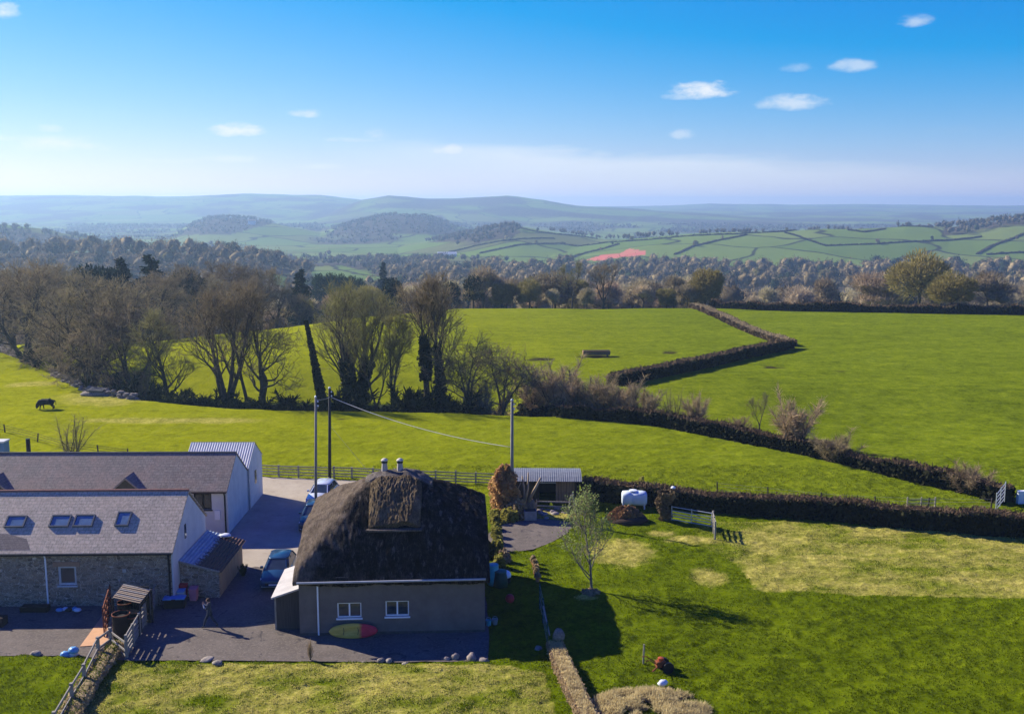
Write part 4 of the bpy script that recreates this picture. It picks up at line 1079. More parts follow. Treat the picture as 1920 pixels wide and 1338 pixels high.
def ribbons(P, D, Lh, Wd, rng, mid=True):
    """thin quads: start P, direction D (unit), length, width; returns verts, faces"""
    n = len(P)
    q = rng.normal(size=(n, 3)); s = np.cross(D, q); s /= np.linalg.norm(s, axis=1)[:, None] + 1e-9
    w = (s * Wd[:, None]) * 0.5; e = P + D * Lh[:, None]
    v = np.stack([P - w, P + w, e + w * 0.45, e - w * 0.45], 1).reshape(-1, 3)
    return v, np.arange(4 * n).reshape(n, 4)

def leaf_quads(P, size, rng, asp=1.0, up=0.0, outward=None):
    n = len(P)
    a = rng.normal(size=(n, 3)); a[:, 2] += up; a /= np.linalg.norm(a, axis=1)[:, None]
    b = np.cross(a, rng.normal(size=(n, 3))); b /= np.linalg.norm(b, axis=1)[:, None]
    h = (np.asarray(size) * 0.5)[:, None] if np.ndim(size) else size * 0.5
    a = a * h * asp; b = b * h
    v = np.stack([P - a - b, P + a - b, P + a + b, P - a + b], 1).reshape(-1, 3)
    return v, np.arange(4 * n).reshape(n, 4)

def join(parts):
    V = []; Fc = []; MI = []; o = 0
    for v, f, m in parts:
        if len(v) == 0: continue
        V.append(v); Fc.append(f + o); MI.append(np.full(len(f), m)); o += len(v)
    return np.concatenate(V), np.concatenate(Fc), np.concatenate(MI)

def tube_np(pts, rad, n):
    pts = np.asarray(pts); k = len(pts)
    d = np.gradient(pts, axis=0); d /= np.linalg.norm(d, axis=1)[:, None] + 1e-9
    ref = np.array([1.0, 0.13, 0.07]) if abs(d[0][0]) < 0.85 else np.array([0.1, 1.0, 0.05])
    a = np.cross(d, ref); a /= np.linalg.norm(a, axis=1)[:, None] + 1e-9; b = np.cross(d, a)
    ang = np.arange(n) * 2 * np.pi / n
    v = pts[:, None, :] + (a[:, None, :] * np.cos(ang)[None, :, None] + b[:, None, :] * np.sin(ang)[None, :, None]) * np.asarray(rad)[:, None, None]
    i = np.arange(k * n).reshape(k, n); j = np.roll(i, -1, 1)
    f = np.stack([i[:-1], j[:-1], j[1:], i[1:]], -1).reshape(-1, 4)
    return v.reshape(-1, 3), f

def bare_tree(seed, Ht=12.0, leaders=1, fork=0.35, spread=0.5, crown0=0.3, nb=(11, 7, 6), twigs=9, wide=0.5, r0=None, wig=0.12, up=0.10, twl=0.75, tww=0.034, lean=(0, 0), ivy=0.0):
    r = random.Random(seed); rng = np.random.default_rng(seed)
    wood = []; TP = []; TD = []; TLn = []; ivyP = []
    r0 = r0 or Ht * 0.020
    def path(p, d, L, n, wg, upf):
        pts = [np.array(p)]; d = np.array(d, float)
        for i in range(n):
            d = d + rng.normal(size=3) * wg + np.array([0, 0, upf]); d /= np.linalg.norm(d)
            pts.append(pts[-1] + d * (L / n))
        return np.array(pts)
    def branch(p, d, L, rad, lv):
        n = (9, 6, 5, 4)[lv]; sides = (7, 5, 4, 3)[lv]
        pts = path(p, d, L, n, wig * (0.55, 1.0, 1.3, 1.5)[lv], up * (0.5, 1.0, 1.0, .8)[lv])
        rads = rad * (1 - 0.82 * np.linspace(0, 1, n + 1) ** 0.9)
        v, f = tube_np(pts, np.maximum(rads, 0.012), sides); wood.append((v, f, 0))
        if ivy and lv == 0: ivyP.append((pts, rads))
        def at(t):
            x = t * n; i = min(int(x), n - 1); fr = x - i
            return pts[i] * (1 - fr) + pts[i + 1] * fr, pts[i + 1] - pts[i], rads[i]
        if lv < 3:
            cnt = nb[lv]; t0 = crown0 if lv == 0 else 0.22
            for i in range(cnt):
                t = t0 + (1 - t0) * ((i + r.random() * .9) / cnt)
                q, dd, rr = at(min(t, .985)); dd = dd / np.linalg.norm(dd); s = np.array(orient(dd, r))
                sprd = spread * (1.25 - 0.55 * t) * (0.8 + 0.5 * r.random()) * (1.0 if lv == 0 else 1.15)
                nd = dd * math.cos(sprd) + s * math.sin(sprd)
                if lv == 0:
                    Lc = Ht * wide * (0.62 + 0.38 * math.sin(math.pi * min(1, (t - t0) / (1 - t0) * .85 + .15))) * (0.75 + .4 * r.random()) * (1.15 - .65 * t)
                else: Lc = L * (0.52 + 0.25 * r.random()) * (1.1 - 0.5 * t)
                branch(q, nd, Lc, max(rr * 0.58, 0.014), lv + 1)
        else:
            for i in range(twigs):
                t = 0.15 + 0.85 * r.random(); q, dd, rr = at(min(t, .98)); dd = dd / np.linalg.norm(dd); s = np.array(orient(dd, r))
                a = 0.25 + 0.75 * r.random(); nd = dd * math.cos(a) + s * math.sin(a) + np.array([0, 0, .18]); nd /= np.linalg.norm(nd)
                TP.append(q); TD.append(nd); TLn.append(twl * (0.5 + r.random() * .9))
    if leaders == 1:
        branch(np.array([0, 0, -.2]), np.array([lean[0], lean[1], 1.0]), Ht * .90, r0, 0)
    else:
        fh = Ht * fork
        pts = path(np.array([0, 0, -.2]), np.array([lean[0], lean[1], 1.0]), fh, 5, .04, .05)
        v, f = tube_np(pts, r0 * np.linspace(1.25, .95, 6), 8); wood.append((v, f, 0))
        if ivy: ivyP.append((pts, r0 * np.linspace(1.25, .95, 6)))
        a0 = r.random() * 6.28
        for k in range(leaders):
            a = a0 + 2 * math.pi * k / leaders + r.random() * .5; t = 0.20 + 0.25 * r.random()
            c0 = crown0
            branch(pts[-1 - (k % 2)], np.array([math.cos(a) * t, math.sin(a) * t, 1.0]), Ht * (0.93 - fork) * (0.85 + .2 * r.random()), r0 * .72, 0)
    TP = np.array(TP); TD = np.array(TD); TLn = np.array(TLn)
    # two orders of twigs
    v1, f1 = ribbons(TP, TD, TLn, np.full(len(TP), tww), rng)
    k = 1
    P2 = np.repeat(TP, k, 0) + np.repeat(TD, k, 0) * (np.repeat(TLn, k) * rng.uniform(.3, .9, len(TP) * k))[:, None]
    D2 = np.repeat(TD, k, 0) + rng.normal(size=(len(TP) * k, 3)) * .55; D2 /= np.linalg.norm(D2, axis=1)[:, None]
    v2, f2 = ribbons(P2, D2, np.repeat(TLn, k) * rng.uniform(.35, .8, len(P2)), np.full(len(P2), tww * .75), rng)
    V1, F1, _ = join(wood); V2, F2, _ = join([(v1, f1, 0), (v2, f2, 0)])
    iv = None
    if ivyP:
        Ps = []
        for pts, rads in ivyP:
            m_ = int(len(pts) * ivy) + 1
            for i in range(min(m_, len(pts) - 1)):
                n = 230
                t = rng.random(n)[:, None]; q = pts[i] * (1 - t) + pts[i + 1] * t
                rr = rads[i] * 1.3 + np.abs(rng.normal(size=n)) * .16 * (1.0 if i < m_ - 2 else .6)
                a = rng.random(n) * 6.28; q = q + np.stack([np.cos(a) * rr, np.sin(a) * rr, rng.normal(size=n) * .1], -1); Ps.append(q)
        iv = leaf_quads(np.concatenate(Ps), rng.uniform(.14, .32, sum(len(p) for p in Ps)), rng)
    return (V1, F1), (V2, F2), iv

def blob(c, r, rng, nu=10, nv=7, jit=.08):
    th = (np.arange(nv + 1) / nv * np.pi)[:, None]; ph = (np.arange(nu) / nu * 2 * np.pi)[None, :]
    q = 1 + jit * rng.normal(size=(nv + 1, nu))
    v = np.stack([np.sin(th) * np.cos(ph) * q * r[0] + c[0], np.sin(th) * np.sin(ph) * q * r[1] + c[1], np.cos(th) * q * r[2] + c[2]], -1).reshape(-1, 3)
    i = np.arange((nv + 1) * nu).reshape(nv + 1, nu); j = np.roll(i, -1, 1)
    return v, np.stack([i[:-1], i[1:], j[1:], j[:-1]], -1).reshape(-1, 4)

def crown_cloud(seed, Ht=12.0, Wd=10.0, n=1300, trunk=0.25, full=False, core=0, ql=0.95, qw=0.11, lumps=7):
    """a rounded crown of outward reaching twig bundles over a short trunk with limbs"""
    r = random.Random(seed); rng = np.random.default_rng(seed)
    wood = []
    tr = Ht * .022
    v, f = tube_np(np.array([[0, 0, -.4], [.05, 0, Ht * .2], [.1, .05, Ht * .42], [0, 0, Ht * .7]]), [tr * 1.3, tr, tr * .75, tr * .3], 6); wood.append((v, f, 0))
    for k in range(6):
        a = k * 1.05 + r.random(); h0 = Ht * (.2 + .25 * r.random()); L = Wd * .36
        v, f = tube_np(np.array([[0.05, 0, h0], [math.cos(a) * L * .45, math.sin(a) * L * .45, h0 + Ht * .14], [math.cos(a) * L, math.sin(a) * L, h0 + Ht * .32]]), [tr * .5, tr * .33, tr * .1], 4); wood.append((v, f, 0))
    C = [(0, 0, Ht * .53, Wd * .44, Ht * .46)] if full else [(0, 0, Ht * .62, Wd * .40, Ht * .34)]
    for k in range(lumps):
        a = k * 2.4 + r.random(); rad = Wd * (.16 + .16 * r.random()); zc = Ht * (trunk + .18 + (0.78 - trunk - .22) * r.random())
        C.append((math.cos(a) * rad, math.sin(a) * rad, zc, Wd * (.17 + .12 * r.random()), Ht * (.13 + .1 * r.random())))
    Ps = []; Ds = []
    wts = np.array([c[3] ** 2 for c in C]); wts /= wts.sum()
    for c, wt in zip(C, wts):
        m_ = int(n * wt) + 8
        d = rng.normal(size=(m_, 3)); d /= np.linalg.norm(d, axis=1)[:, None]; d[:, 2] = np.where(d[:, 2] < (-.85 if full else -.45), -d[:, 2], d[:, 2])
        rr = rng.uniform(.45, 1.0, m_) ** .6
        Ps.append(np.array(c[:3]) + d * np.stack([rr * c[3], rr * c[3], rr * c[4]], -1))
        dd = d + np.array([0, 0, .45]) + rng.normal(size=(m_, 3)) * .35; Ds.append(dd / np.linalg.norm(dd, axis=1)[:, None])
    P = np.concatenate(Ps); D = np.concatenate(Ds)
    P = P - D * (ql * .5)
    v2, f2 = ribbons(P, D, ql * rng.uniform(.6, 1.3, len(P)), qw * rng.uniform(.6, 1.4, len(P)), rng)
    if core:
        cs = [blob(c[:3], (c[3] * core, c[3] * core, c[4] * core), rng) for c in C]
        v2, f2, _ = join([(v2, f2, 0)] + [(a, b, 0) for a, b in cs])
    V1, F1, _ = join(wood)
    return (V1, F1), (v2, f2), None

def conifer(seed, Ht=14.0, Wd=5.0, n=2600, open_=0.0):
    rng = np.random.default_rng(seed); r = random.Random(seed)
    v, f = tube_np(np.array([[0, 0, -.4], [0, 0, Ht * .5], [0.05, 0, Ht * .97]]), [Ht * .018, Ht * .011, .03], 6)
    Ps = []; Ds = []
    nb = 120
    for k in range(nb):
        t = (k + r.random()) / nb; z = Ht * (.14 + .85 * t); L = Wd * .5 * (1 - t) ** .75 * (.65 + .6 * r.random()) + .15; a = r.random() * 6.28
        m_ = int(n / nb * (L / (Wd * .22)) ** 1.0) + 6; s = rng.random(m_) ** .7
        p = np.stack([np.cos(a) * s * L, np.sin(a) * s * L, z - .25 * s * L + .0 * s], -1) + rng.normal(size=(m_, 3)) * np.array([.14, .14, .10]) * (1 + L * .35)
        Ps.append(p); d = np.stack([np.cos(a) + rng.normal(size=m_) * .5, np.sin(a) + rng.normal(size=m_) * .5, -.2 + rng.normal(size=m_) * .4], -1); Ds.append(d / np.linalg.norm(d, axis=1)[:, None])
    P = np.concatenate(Ps); D = np.concatenate(Ds)
    v2, f2 = ribbons(P, D, rng.uniform(.3, .7, len(P)), rng.uniform(.12, .26, len(P)), rng)
    return (v, f), (v2, f2), None

def shrub(seed, Ht=3.0, Wd=3.5, stems=16, n=1500, ql=.55, qw=.035):
    rng = np.random.default_rng(seed); wood = []; Ps = []; Ds = []
    for k in range(stems):
        a = rng.random() * 6.28; t = rng.uniform(.1, 1.0); L = Ht * rng.uniform(.7, 1.0)
        d = np.array([math.cos(a) * t * Wd / Ht * .5, math.sin(a) * t * Wd / Ht * .5, 1.0])
        p = np.array([rng.normal() * .2, rng.normal() * .2, -.1]); pts = [p]
        for i in range(5): d = d + rng.normal(size=3) * .13; pts.append(pts[-1] + d * L / 5.2)
        pts = np.array(pts); v, f = tube_np(pts, np.linspace(.045, .012, 6) * (Ht / 3) ** .5, 3); wood.append((v, f, 0))
        m_ = n // stems; x = rng.uniform(.8, 4.99, m_); i = x.astype(int); fr = (x - i)[:, None]
        q = pts[i] * (1 - fr) + pts[i + 1] * fr
        dd = (pts[i + 1] - pts[i]); dd /= np.linalg.norm(dd, axis=1)[:, None]; dd = dd + rng.normal(size=(m_, 3)) * .65; dd /= np.linalg.norm(dd, axis=1)[:, None]
        Ps.append(q); Ds.append(dd)
    P = np.concatenate(Ps); D = np.concatenate(Ds)
    v2, f2 = ribbons(P, D, ql * rng.uniform(.5, 1.4, len(P)) * (Ht / 3) ** .5, np.full(len(P), qw), rng)
    V1, F1, _ = join(wood)
    return (V1, F1), (v2, f2), None

class Kind:
    def __init__(s, name, gen, wmat, tmat, cat, h, ivy_mat=None, part='crown'):
        (wv, wf), (tv, tf), iv = gen
        s.name, s.cat, s.h, s.part = name, cat, h, part
        s.trunk = np_mesh(name + '_trunk', wv, wf, wmat, smooth=True)
        s.crown = np_mesh(name + '_crown', tv, tf, tmat)
        s.ivy = np_mesh(name + '_ivy', iv[0], iv[1], ivy_mat or M['ivy']) if iv else None
    def place(s, x, y, z, height, label, group=None, rz=None, wx=1.0, tmat=None):
        k = height / s.h
        o = thing(s.name, label, s.cat, (x, y, z), rz if rz is not None else rnd.random() * 6.28, group)
        o.scale = (k * wx, k * wx, k)
        t = link_mesh('trunk' if s.part == 'crown' else 'stems', s.trunk, o); c = link_mesh(s.part, s.crown, o)
        if s.ivy: link_mesh('ivy', s.ivy, o)
        return o

def top_height(px, top, x, y, z):
    return onY(px, top, y)[2] - z

K = {}
T_, TG, B_ = M['twig'], M['twig_green'], M['bark']
K['straight'] = Kind('bare_tree', bare_tree(11, 13, 1, spread=.62, crown0=.30, nb=(13, 6, 4), twigs=5, wide=.33, r0=.30), B_, TG, 'tree', 12.6)
K['fork'] = Kind('bare_tree', bare_tree(12, 13, 4, fork=.22, spread=.58, crown0=.25, nb=(7, 5, 4), twigs=5, wide=.40, r0=.34, wig=.13), B_, T_, 'tree', 12.6)
K['slender'] = Kind('bare_tree', bare_tree(13, 13, 1, spread=.5, crown0=.42, nb=(10, 5, 4), twigs=6, wide=.33, r0=.23, wig=.10), B_, T_, 'tree', 12.6)
K['gnarl'] = Kind('bare_tree', bare_tree(14, 12, 2, fork=.30, spread=.75, crown0=.15, nb=(8, 5, 4), twigs=5, wide=.42, r0=.36, wig=.24, up=.05), B_, T_, 'tree', 11.6)
K['fan'] = Kind('bare_tree', bare_tree(25, 13, 5, fork=.17, spread=.50, crown0=.22, nb=(8, 5, 4), twigs=5, wide=.42, r0=.42, wig=.10, ivy=.45), B_, TG, 'tree', 12.6)
K['slim2'] = Kind('bare_tree', bare_tree(16, 13, 2, fork=.30, spread=.46, crown0=.2, nb=(8, 5, 4), twigs=5, wide=.32, r0=.22, wig=.12), B_, TG, 'tree', 12.6)
K['ivy'] = Kind('ivy_clad_tree', bare_tree(17, 14, 1, spread=.52, crown0=.45, nb=(11, 6, 4), twigs=6, wide=.36, r0=.27, wig=.07, ivy=.52), B_, T_, 'tree', 13.4)
K['ivy2'] = Kind('ivy_clad_tree', bare_tree(18, 14, 2, fork=.5, spread=.52, crown0=.3, nb=(8, 6, 4), twigs=6, wide=.32, r0=.28, wig=.08, ivy=.40), B_, T_, 'tree', 13.4)
K['round'] = Kind('bare_tree', bare_tree(19, 8, 3, fork=.26, spread=.78, crown0=.18, nb=(7, 5, 3), twigs=4, wide=.46, r0=.19, wig=.17, up=.04, tww=.03), B_, T_, 'tree', 7.6)
K['mass1'] = Kind('bare_tree', bare_tree(20, 13, 5, fork=.20, spread=.72, crown0=.18, nb=(8, 6, 4), twigs=4, wide=.46, r0=.36, wig=.15, up=.05, tww=.05), B_, T_, 'tree', 12.4)
K['mass2'] = Kind('bare_tree', bare_tree(21, 13, 4, fork=.24, spread=.76, crown0=.15, nb=(8, 6, 4), twigs=5, wide=.48, r0=.36, wig=.16, up=.06, tww=.05), B_, T_, 'tree', 12.4)
K['con1'] = Kind('conifer_tree', conifer(31, 14, 6.0, 4200), B_, M['evergreen'], 'tree', 13.8)
K['con2'] = Kind('conifer_tree', conifer(32, 14, 4.8, 3600), B_, M['evergreen'], 'tree', 13.8)
def pine():
    g = crown_cloud(33, 12, 9.5, 2600, trunk=.42, ql=.5, qw=.26, lumps=8); return g
K['pine'] = Kind('pine_tree', pine(), B_, M['evergreen'], 'tree', 11.6)
for i in range(6):
    K['belt%d' % i] = Kind('bare_tree', crown_cloud(40 + i, 12, (9, 11, 12.5, 8, 10.5, 13)[i], 2800, trunk=.12, core=.50, ql=1.0, qw=.15, lumps=(7, 9, 10, 6, 8, 11)[i]), B_, M['crown_grey'], 'tree', 11.6)
for i in range(2):
    K['bud%d' % i] = Kind('budding_tree', crown_cloud(50 + i, 12, (11.5, 9.5)[i], 7500, trunk=.06, full=True, ql=.8, qw=.15, lumps=12), B_, M['budding'], 'tree', 11.6)
K['ever'] = Kind('evergreen_tree', crown_cloud(55, 12, 9, 2600, trunk=.08, ql=.6, qw=.28, lumps=10), B_, M['evergreen'], 'tree', 11.6)
K['popl'] = Kind('poplar_tree', crown_cloud(56, 13, 4.6, 1600, trunk=.05, ql=.9, qw=.2, lumps=6), B_, M['poplar'], 'tree', 12.6)
for i in range(3):
    K['shrub%d' % i] = Kind('bramble_bush', shrub(60 + i, 3, (3.8, 4.6, 3.2)[i], 26, 4200, .55, .03), B_, M['bramble'], 'bush', 2.9, part='twigs')
K['darkshrub'] = Kind('dark_bush', shrub(65, 3, 4.4, 24, 2600, .5, .10), B_, M['ivy'], 'bush', 2.9, part='twigs')
K['stemshrub'] = Kind('multi_stem_bush', shrub(66, 4, 4.8, 13, 800, .7, .022), B_, M['twig_green'], 'bush', 3.9, part='twigs')

def dell(kind, px, top, dv, label, group=None, wx=1.0, rz=None):
    return plant(kind, px, 0, top, label, Y=edge_y(px) + dv, group=group, wx=wx, rz=rz)
def plant(kind, px, base, top, label, Y=None, group=None, wx=1.0, rz=None):
    if Y is None: x, y, z = hit(px, base)
    else:
        x = onY(px, 500, Y)[0]; y = Y; z = hz(x, y)
        dep = y * cp - (z - CH) * sp; x = (px - 960) / F * dep; z = hz(x, y)
    return K[kind].place(x, y, z - .08, top_height(px, top, x, y, z), label, group, rz, wx)

ROWG = 'bare trees along the field edge'
dell('straight', 322, 585, 11, 'tall bare tree with one straight trunk at the left end of the field edge row', group=ROWG, wx=1.15)
dell('fork', 430, 543, 9, 'bare tree forking low into four stems in the left half of the row', group=ROWG, wx=1.05)
dell('slender', 474, 558, 13, 'slender bare tree with a long clean trunk beside the crooked tree', group=ROWG)
dell('gnarl', 498, 575, 12, 'crooked gnarled bare tree at the left edge of the gap in the row', group=ROWG)
dell('fan', 668, 558, 12, 'broad bare tree fanning into many stems beside the leaning ivy trunk', group=ROWG, wx=1.0)
dell('slim2', 742, 578, 11, 'thin twin stemmed bare tree between the broad tree and the ivy clad pair', group=ROWG)
dell('slim2', 705, 610, 9, 'thin small bare tree close behind the broad fan shaped tree', group=ROWG, wx=.8)
dell('ivy2', 798, 556, 12, 'tall tree with dark ivy round its lower trunk, left of the ivy clad pair', group=ROWG)
dell('ivy', 826, 532, 10, 'tallest tree of the row, trunk thick with dark ivy, right of the ivy clad pair', group=ROWG)
dell('round', 880, 642, 9, 'small round headed bare tree right of the ivy clad pair', group=ROWG, wx=1.1)
dell('round', 942, 660, 11, 'low leaning bare tree merging with the brown bushes', group=ROWG, wx=1.15)
plant('mass1', 560, 690, 560, 'bare tree on the shoulder of the middle pasture behind the gap', Y=214) if False else None
LG = 'big bare trees crowding the left side'
for (kd, px, b, t, w, lb) in [
    ('mass1', 178, 712, 545, 1.15, 'big dark bare tree with wide crown above the stone field wall'),
    ('mass2', 55, 688, 520, 1.15, 'large bare tree near the left edge rising over the wall corner'),
    ('mass2', 250, 728, 588, 1.0, 'lower spreading bare tree beside the straight trunked tree'),
    ('mass1', -15, 668, 545, 1.1, 'bare tree cut by the left edge of the view'),
    ('mass1', 120, 700, 610, .9, 'small bare tree under the biggest crown by the wall')]:
    dell(kd, px, t, 9 + px % 6, lb, group=LG, wx=w)
BG = 'wood behind the left trees'
for (kd, px, Y, t, w) in [('mass1', 25, 196, 518, 1.2), ('mass2', 110, 205, 515, 1.25), ('mass1', 205, 188, 548, 1.2), ('mass2', 300, 195, 530, 1.2), ('mass1', 330, 225, 512, 1.2),
                          ('mass2', 395, 222, 530, 1.3), ('mass1', 455, 228, 530, 1.3), ('mass2', 520, 234, 545, 1.2), ('mass1', 425, 235, 505, 1.2), ('mass2', 560, 232, 558, 1.1), ('mass2', 70, 230, 505, 1.2), ('mass1', 490, 240, 515, 1.1)]:
    plant(kd, px, 0, t, 'bare brown tree in the dense wood behind the left hand row', Y=Y, group=BG, wx=w)
for (kd, px, Y, t, w, lb) in [('pine', 182, 238, 492, 1.1, 'dark flat topped pine above the bare wood, leftmost of the evergreens'),
    ('con2', 237, 238, 484, 1.1, 'narrow dark conifer between the flat topped pine and the taller conifer'), ('con1', 290, 238, 477, 1.15, 'tallest dark pointed conifer above the bare wood'),
    ('ever', 352, 226, 503, 1.0, 'dark rounded evergreen right of the tallest conifer'), ('ever', 95, 246, 500, 1.2, 'dark evergreen mass at the far left of the wood'),
    ('con1', 566, 262, 505, 1.1, 'dark conifer at the right end of the left hand wood'), ('con2', 720, 420, 492, .75, 'small dark spire conifer in the valley over the olive bushes'), ('ever', 737, 262, 518, .9, 'dark evergreen at the left end of the pasture crest')]:
    plant(kd, px, 0, t, lb, Y=Y, wx=w)
# crest trees
CG = 'trees along the crest of the pasture'
for (kd, px, Y, t, w, lb) in [
    ('bud1', 690, 258, 536, 1.5, 'low olive bushy tree left of the crest hedge'), ('belt1', 640, 262, 545, 1.3, 'brown bushy tree at the left shoulder of the pasture'), ('belt2', 800, 262, 535, 1.2, 'brown rounded tree showing behind the ivy clad pair'),
    ('ever', 888, 260, 514, .95, 'dark olive evergreen on the crest, tallest left of the round one'), ('bud1', 942, 259, 530, 1.25, 'broad olive tree left of the round tree on the crest'), ('bud0', 993, 258, 520, .95, 'round olive tree on the crest of the pasture'),
    ('belt0', 1036, 259, 540, 1.2, 'low brown bush right of the round olive tree'), ('slim2', 1072, 260, 490, .9, 'slim bare tree standing on the crest, left of the wide bare one'), ('fork', 1132, 260, 497, 1.05, 'wide bare tree on the crest below the red fields'), ('belt3', 1100, 260, 538, 1.4, 'brown scrub between the two bare crest trees'),
    ('belt4', 1206, 260, 532, 1.1, 'brown scrubby tree right of the wide bare crest tree'), ('bud1', 1250, 260, 540, 1.2, 'olive scrub tree on the crest near the wall end'), ('belt1', 1288, 262, 530, 1.1, 'brown tree behind the upper end of the brown hedge'), ('bud1', 1322, 262, 503, 1.05, 'golden olive tree at the top of the brown hedge'),
    ('bud0', 1722, 272, 468, 1.02, 'largest olive budding tree on the right, behind the round one'), ('bud0', 1783, 232, 508, 1.22, 'round olive budding tree standing in the right hand hedge'),
    ('belt2', 1850, 275, 505, 1.1, 'brown tree just right of the round olive hedge tree'), ('belt5', 1640, 290, 505, 1.1, 'brown domed tree left of the largest olive tree')]:
    plant(kd, px, 0, t, lb, Y=Y, group=CG, wx=w)
for i, (px, t, w) in enumerate([(603, 512, 1.2), (622, 510, 1.3), (642, 512, 1.3), (660, 516, 1.3), (676, 520, 1.2)]):
    plant('popl', px, 0, t, 'pale green tree in the short row beyond the left wood', Y=372, group='pale green row in the valley', wx=w)
# bushes on the hedge lines
for (kd, px, b, t, w, lb) in [
    ('shrub1', 1040, 765, 690, 1.3, 'tallest rounded brown thicket where the tree row meets the hedge'), ('shrub0', 1000, 768, 712, 1.2, 'brown thicket under the low leaning tree'), ('shrub2', 1085, 768, 712, 1.4, 'brown thicket, second along the hedge from the tallest'),
    ('shrub0', 1125, 772, 715, 1.4, 'brown thicket touching the end of the dark bank'), ('shrub1', 1170, 780, 722, 1.3, 'brown thicket below the dark bank shadow'), ('shrub2', 1212, 786, 735, 1.3, 'thin brown thicket near the middle of the hedge'), ('stemshrub', 1262, 800, 735, 1.0, 'pale twiggy small tree growing out of the hedge'),
    ('shrub2', 1305, 800, 745, .9, 'small upright bush right of the pale twiggy tree'), ('shrub1', 1492, 840, 757, 1.0, 'pale brown bush alone in the lower hedge'), ('shrub0', 1385, 815, 785, 1.5, 'low bramble left of the ivy stemmed sapling'), ('shrub1', 1570, 868, 820, 1.6, 'low straggling bramble past the pale brown bush'),
    ('shrub0', 1820, 925, 878, 1.6, 'sprawling bramble by the hurdle at the end of the hedge')]:
    plant(kd, px, b, t, lb, group='bushes along the mid hedge', wx=w)
plant('slim2', 1422, 815, 738, 'sapling with two ivy wrapped stems standing in the mid hedge', wx=1.0)
for (px, b, t, w) in [(290, 752, 722, 1.1), (215, 735, 705, 1.1), (345, 760, 730, 1.2), (395, 764, 742, 1.3), (455, 766, 748, 1.4), (535, 768, 742, 1.6), (640, 767, 735, 1.4), (775, 769, 728, 1.0), (850, 770, 742, 1.2), (120, 712, 680, 1.1), (60, 690, 655, 1.1)]:
    dell('darkshrub', px, t, 3.5 + px % 3, 'dark tangled undergrowth bush at the foot of the field edge trees', group='undergrowth along the field edge', wx=w)
for (px, b, t, w) in [(262, 748, 705, .9), (905, 771, 728, 1.0), (150, 726, 690, .9)]:
    dell('shrub%d' % (px % 3), px, t, 8 + px % 4, 'brown twiggy undergrowth between the trunks of the field edge row', group='twiggy undergrowth in the row', wx=w)
# leaning ivy trunk
y = edge_y(614) + 10; x = (614 - 960) / F * (y * cp + 4); z = hz(x, y); xt, yt, zt = onY(574, 603, y)
lt_ = thing('dead_tree', 'leaning dead trunk sheathed in dark ivy, pointed at its top', 'dead tree', (x, y, z))
L = Vector((xt - x, 0, zt - z)); rng = np.random.default_rng(5)
v, f = tube_np(np.array([[0, 0, -.2], [L.x * .4, 0, L.z * .45], [L.x, 0, L.z]]), [.34, .22, .05], 7); link_mesh('trunk', np_mesh('trunk', v, f, M['bark'], True), lt_)
t = rng.random(3600) ** .85; rr = (.62 * (1 - t) + .10) * np.sqrt(rng.random(3600)) * 1.35; a = rng.random(3600) * 6.28
v, f = leaf_quads(np.stack([L.x * t ** 1.15 + np.cos(a) * rr, np.sin(a) * rr, L.z * t], -1), rng.uniform(.16, .36, 3600), rng); link_mesh('ivy', np_mesh('ivy', v, f, M['ivy']), lt_)
# bush behind the far barn
plant('stemshrub', 135, 862, 785, 'bare many stemmed bush behind the far barn roof', wx=1.25, rz=.4)

# ------------------------------------------------------------------ trees of the valley belt, one by one, and the far woods as one mass
rng = np.random.default_rng(99)
spots = []
cand = []
for _ in range(60000):
    Yc = rng.uniform(262, 330) if rng.random() < .5 else rng.uniform(330, 540); pxx = rng.uniform(560, 1990) if rng.random() < .85 else rng.uniform(-60, 560)
    dep = Yc * cp + 4; cand.append(((pxx - 960) / F * dep, Yc, pxx))
for (x, y, px) in cand:
    if len(spots) >= 200: break
    if px < 600 and y < 262: continue
    z = hz(x, y); ppx, ppy = proj(x, y, z)
    if any(inpoly(np.array([ppx]), np.array([ppy]), c)[0] for c in CLEAR): continue
    if 575 < px < 730 and y < 385: continue
    if px > 1330 and y < 288: continue
    if any((x - a) ** 2 + (y - b) ** 2 < (9.5 if y < 330 else 15) ** 2 for a, b, _ in spots): continue
    spots.append((x, y, z))
for (x, y, z) in spots:
    k = 'belt%d' % rnd.randrange(6)
    u = rnd.random()
    if u < .06: K['ever'].place(x, y, z - .3, rnd.uniform(7, 11), 'dark evergreen tree packed among the bare trees of the valley wood', 'evergreens of the valley wood', wx=rnd.uniform(.8, 1.1))
    elif u < .16: K['bud%d' % rnd.randrange(2)].place(x, y, z - .3, rnd.uniform(7, 11), 'olive tinged tree packed among the bare trees of the valley wood', 'olive trees of the valley wood', wx=rnd.uniform(.8, 1.1))
    else: K[k].place(x, y, z - .3, rnd.uniform(8, 12) if y < 330 else rnd.uniform(12, 18), 'bare grey brown tree packed in the valley wood beyond the pastures', 'bare trees of the valley wood', wx=rnd.uniform(.85, 1.2))

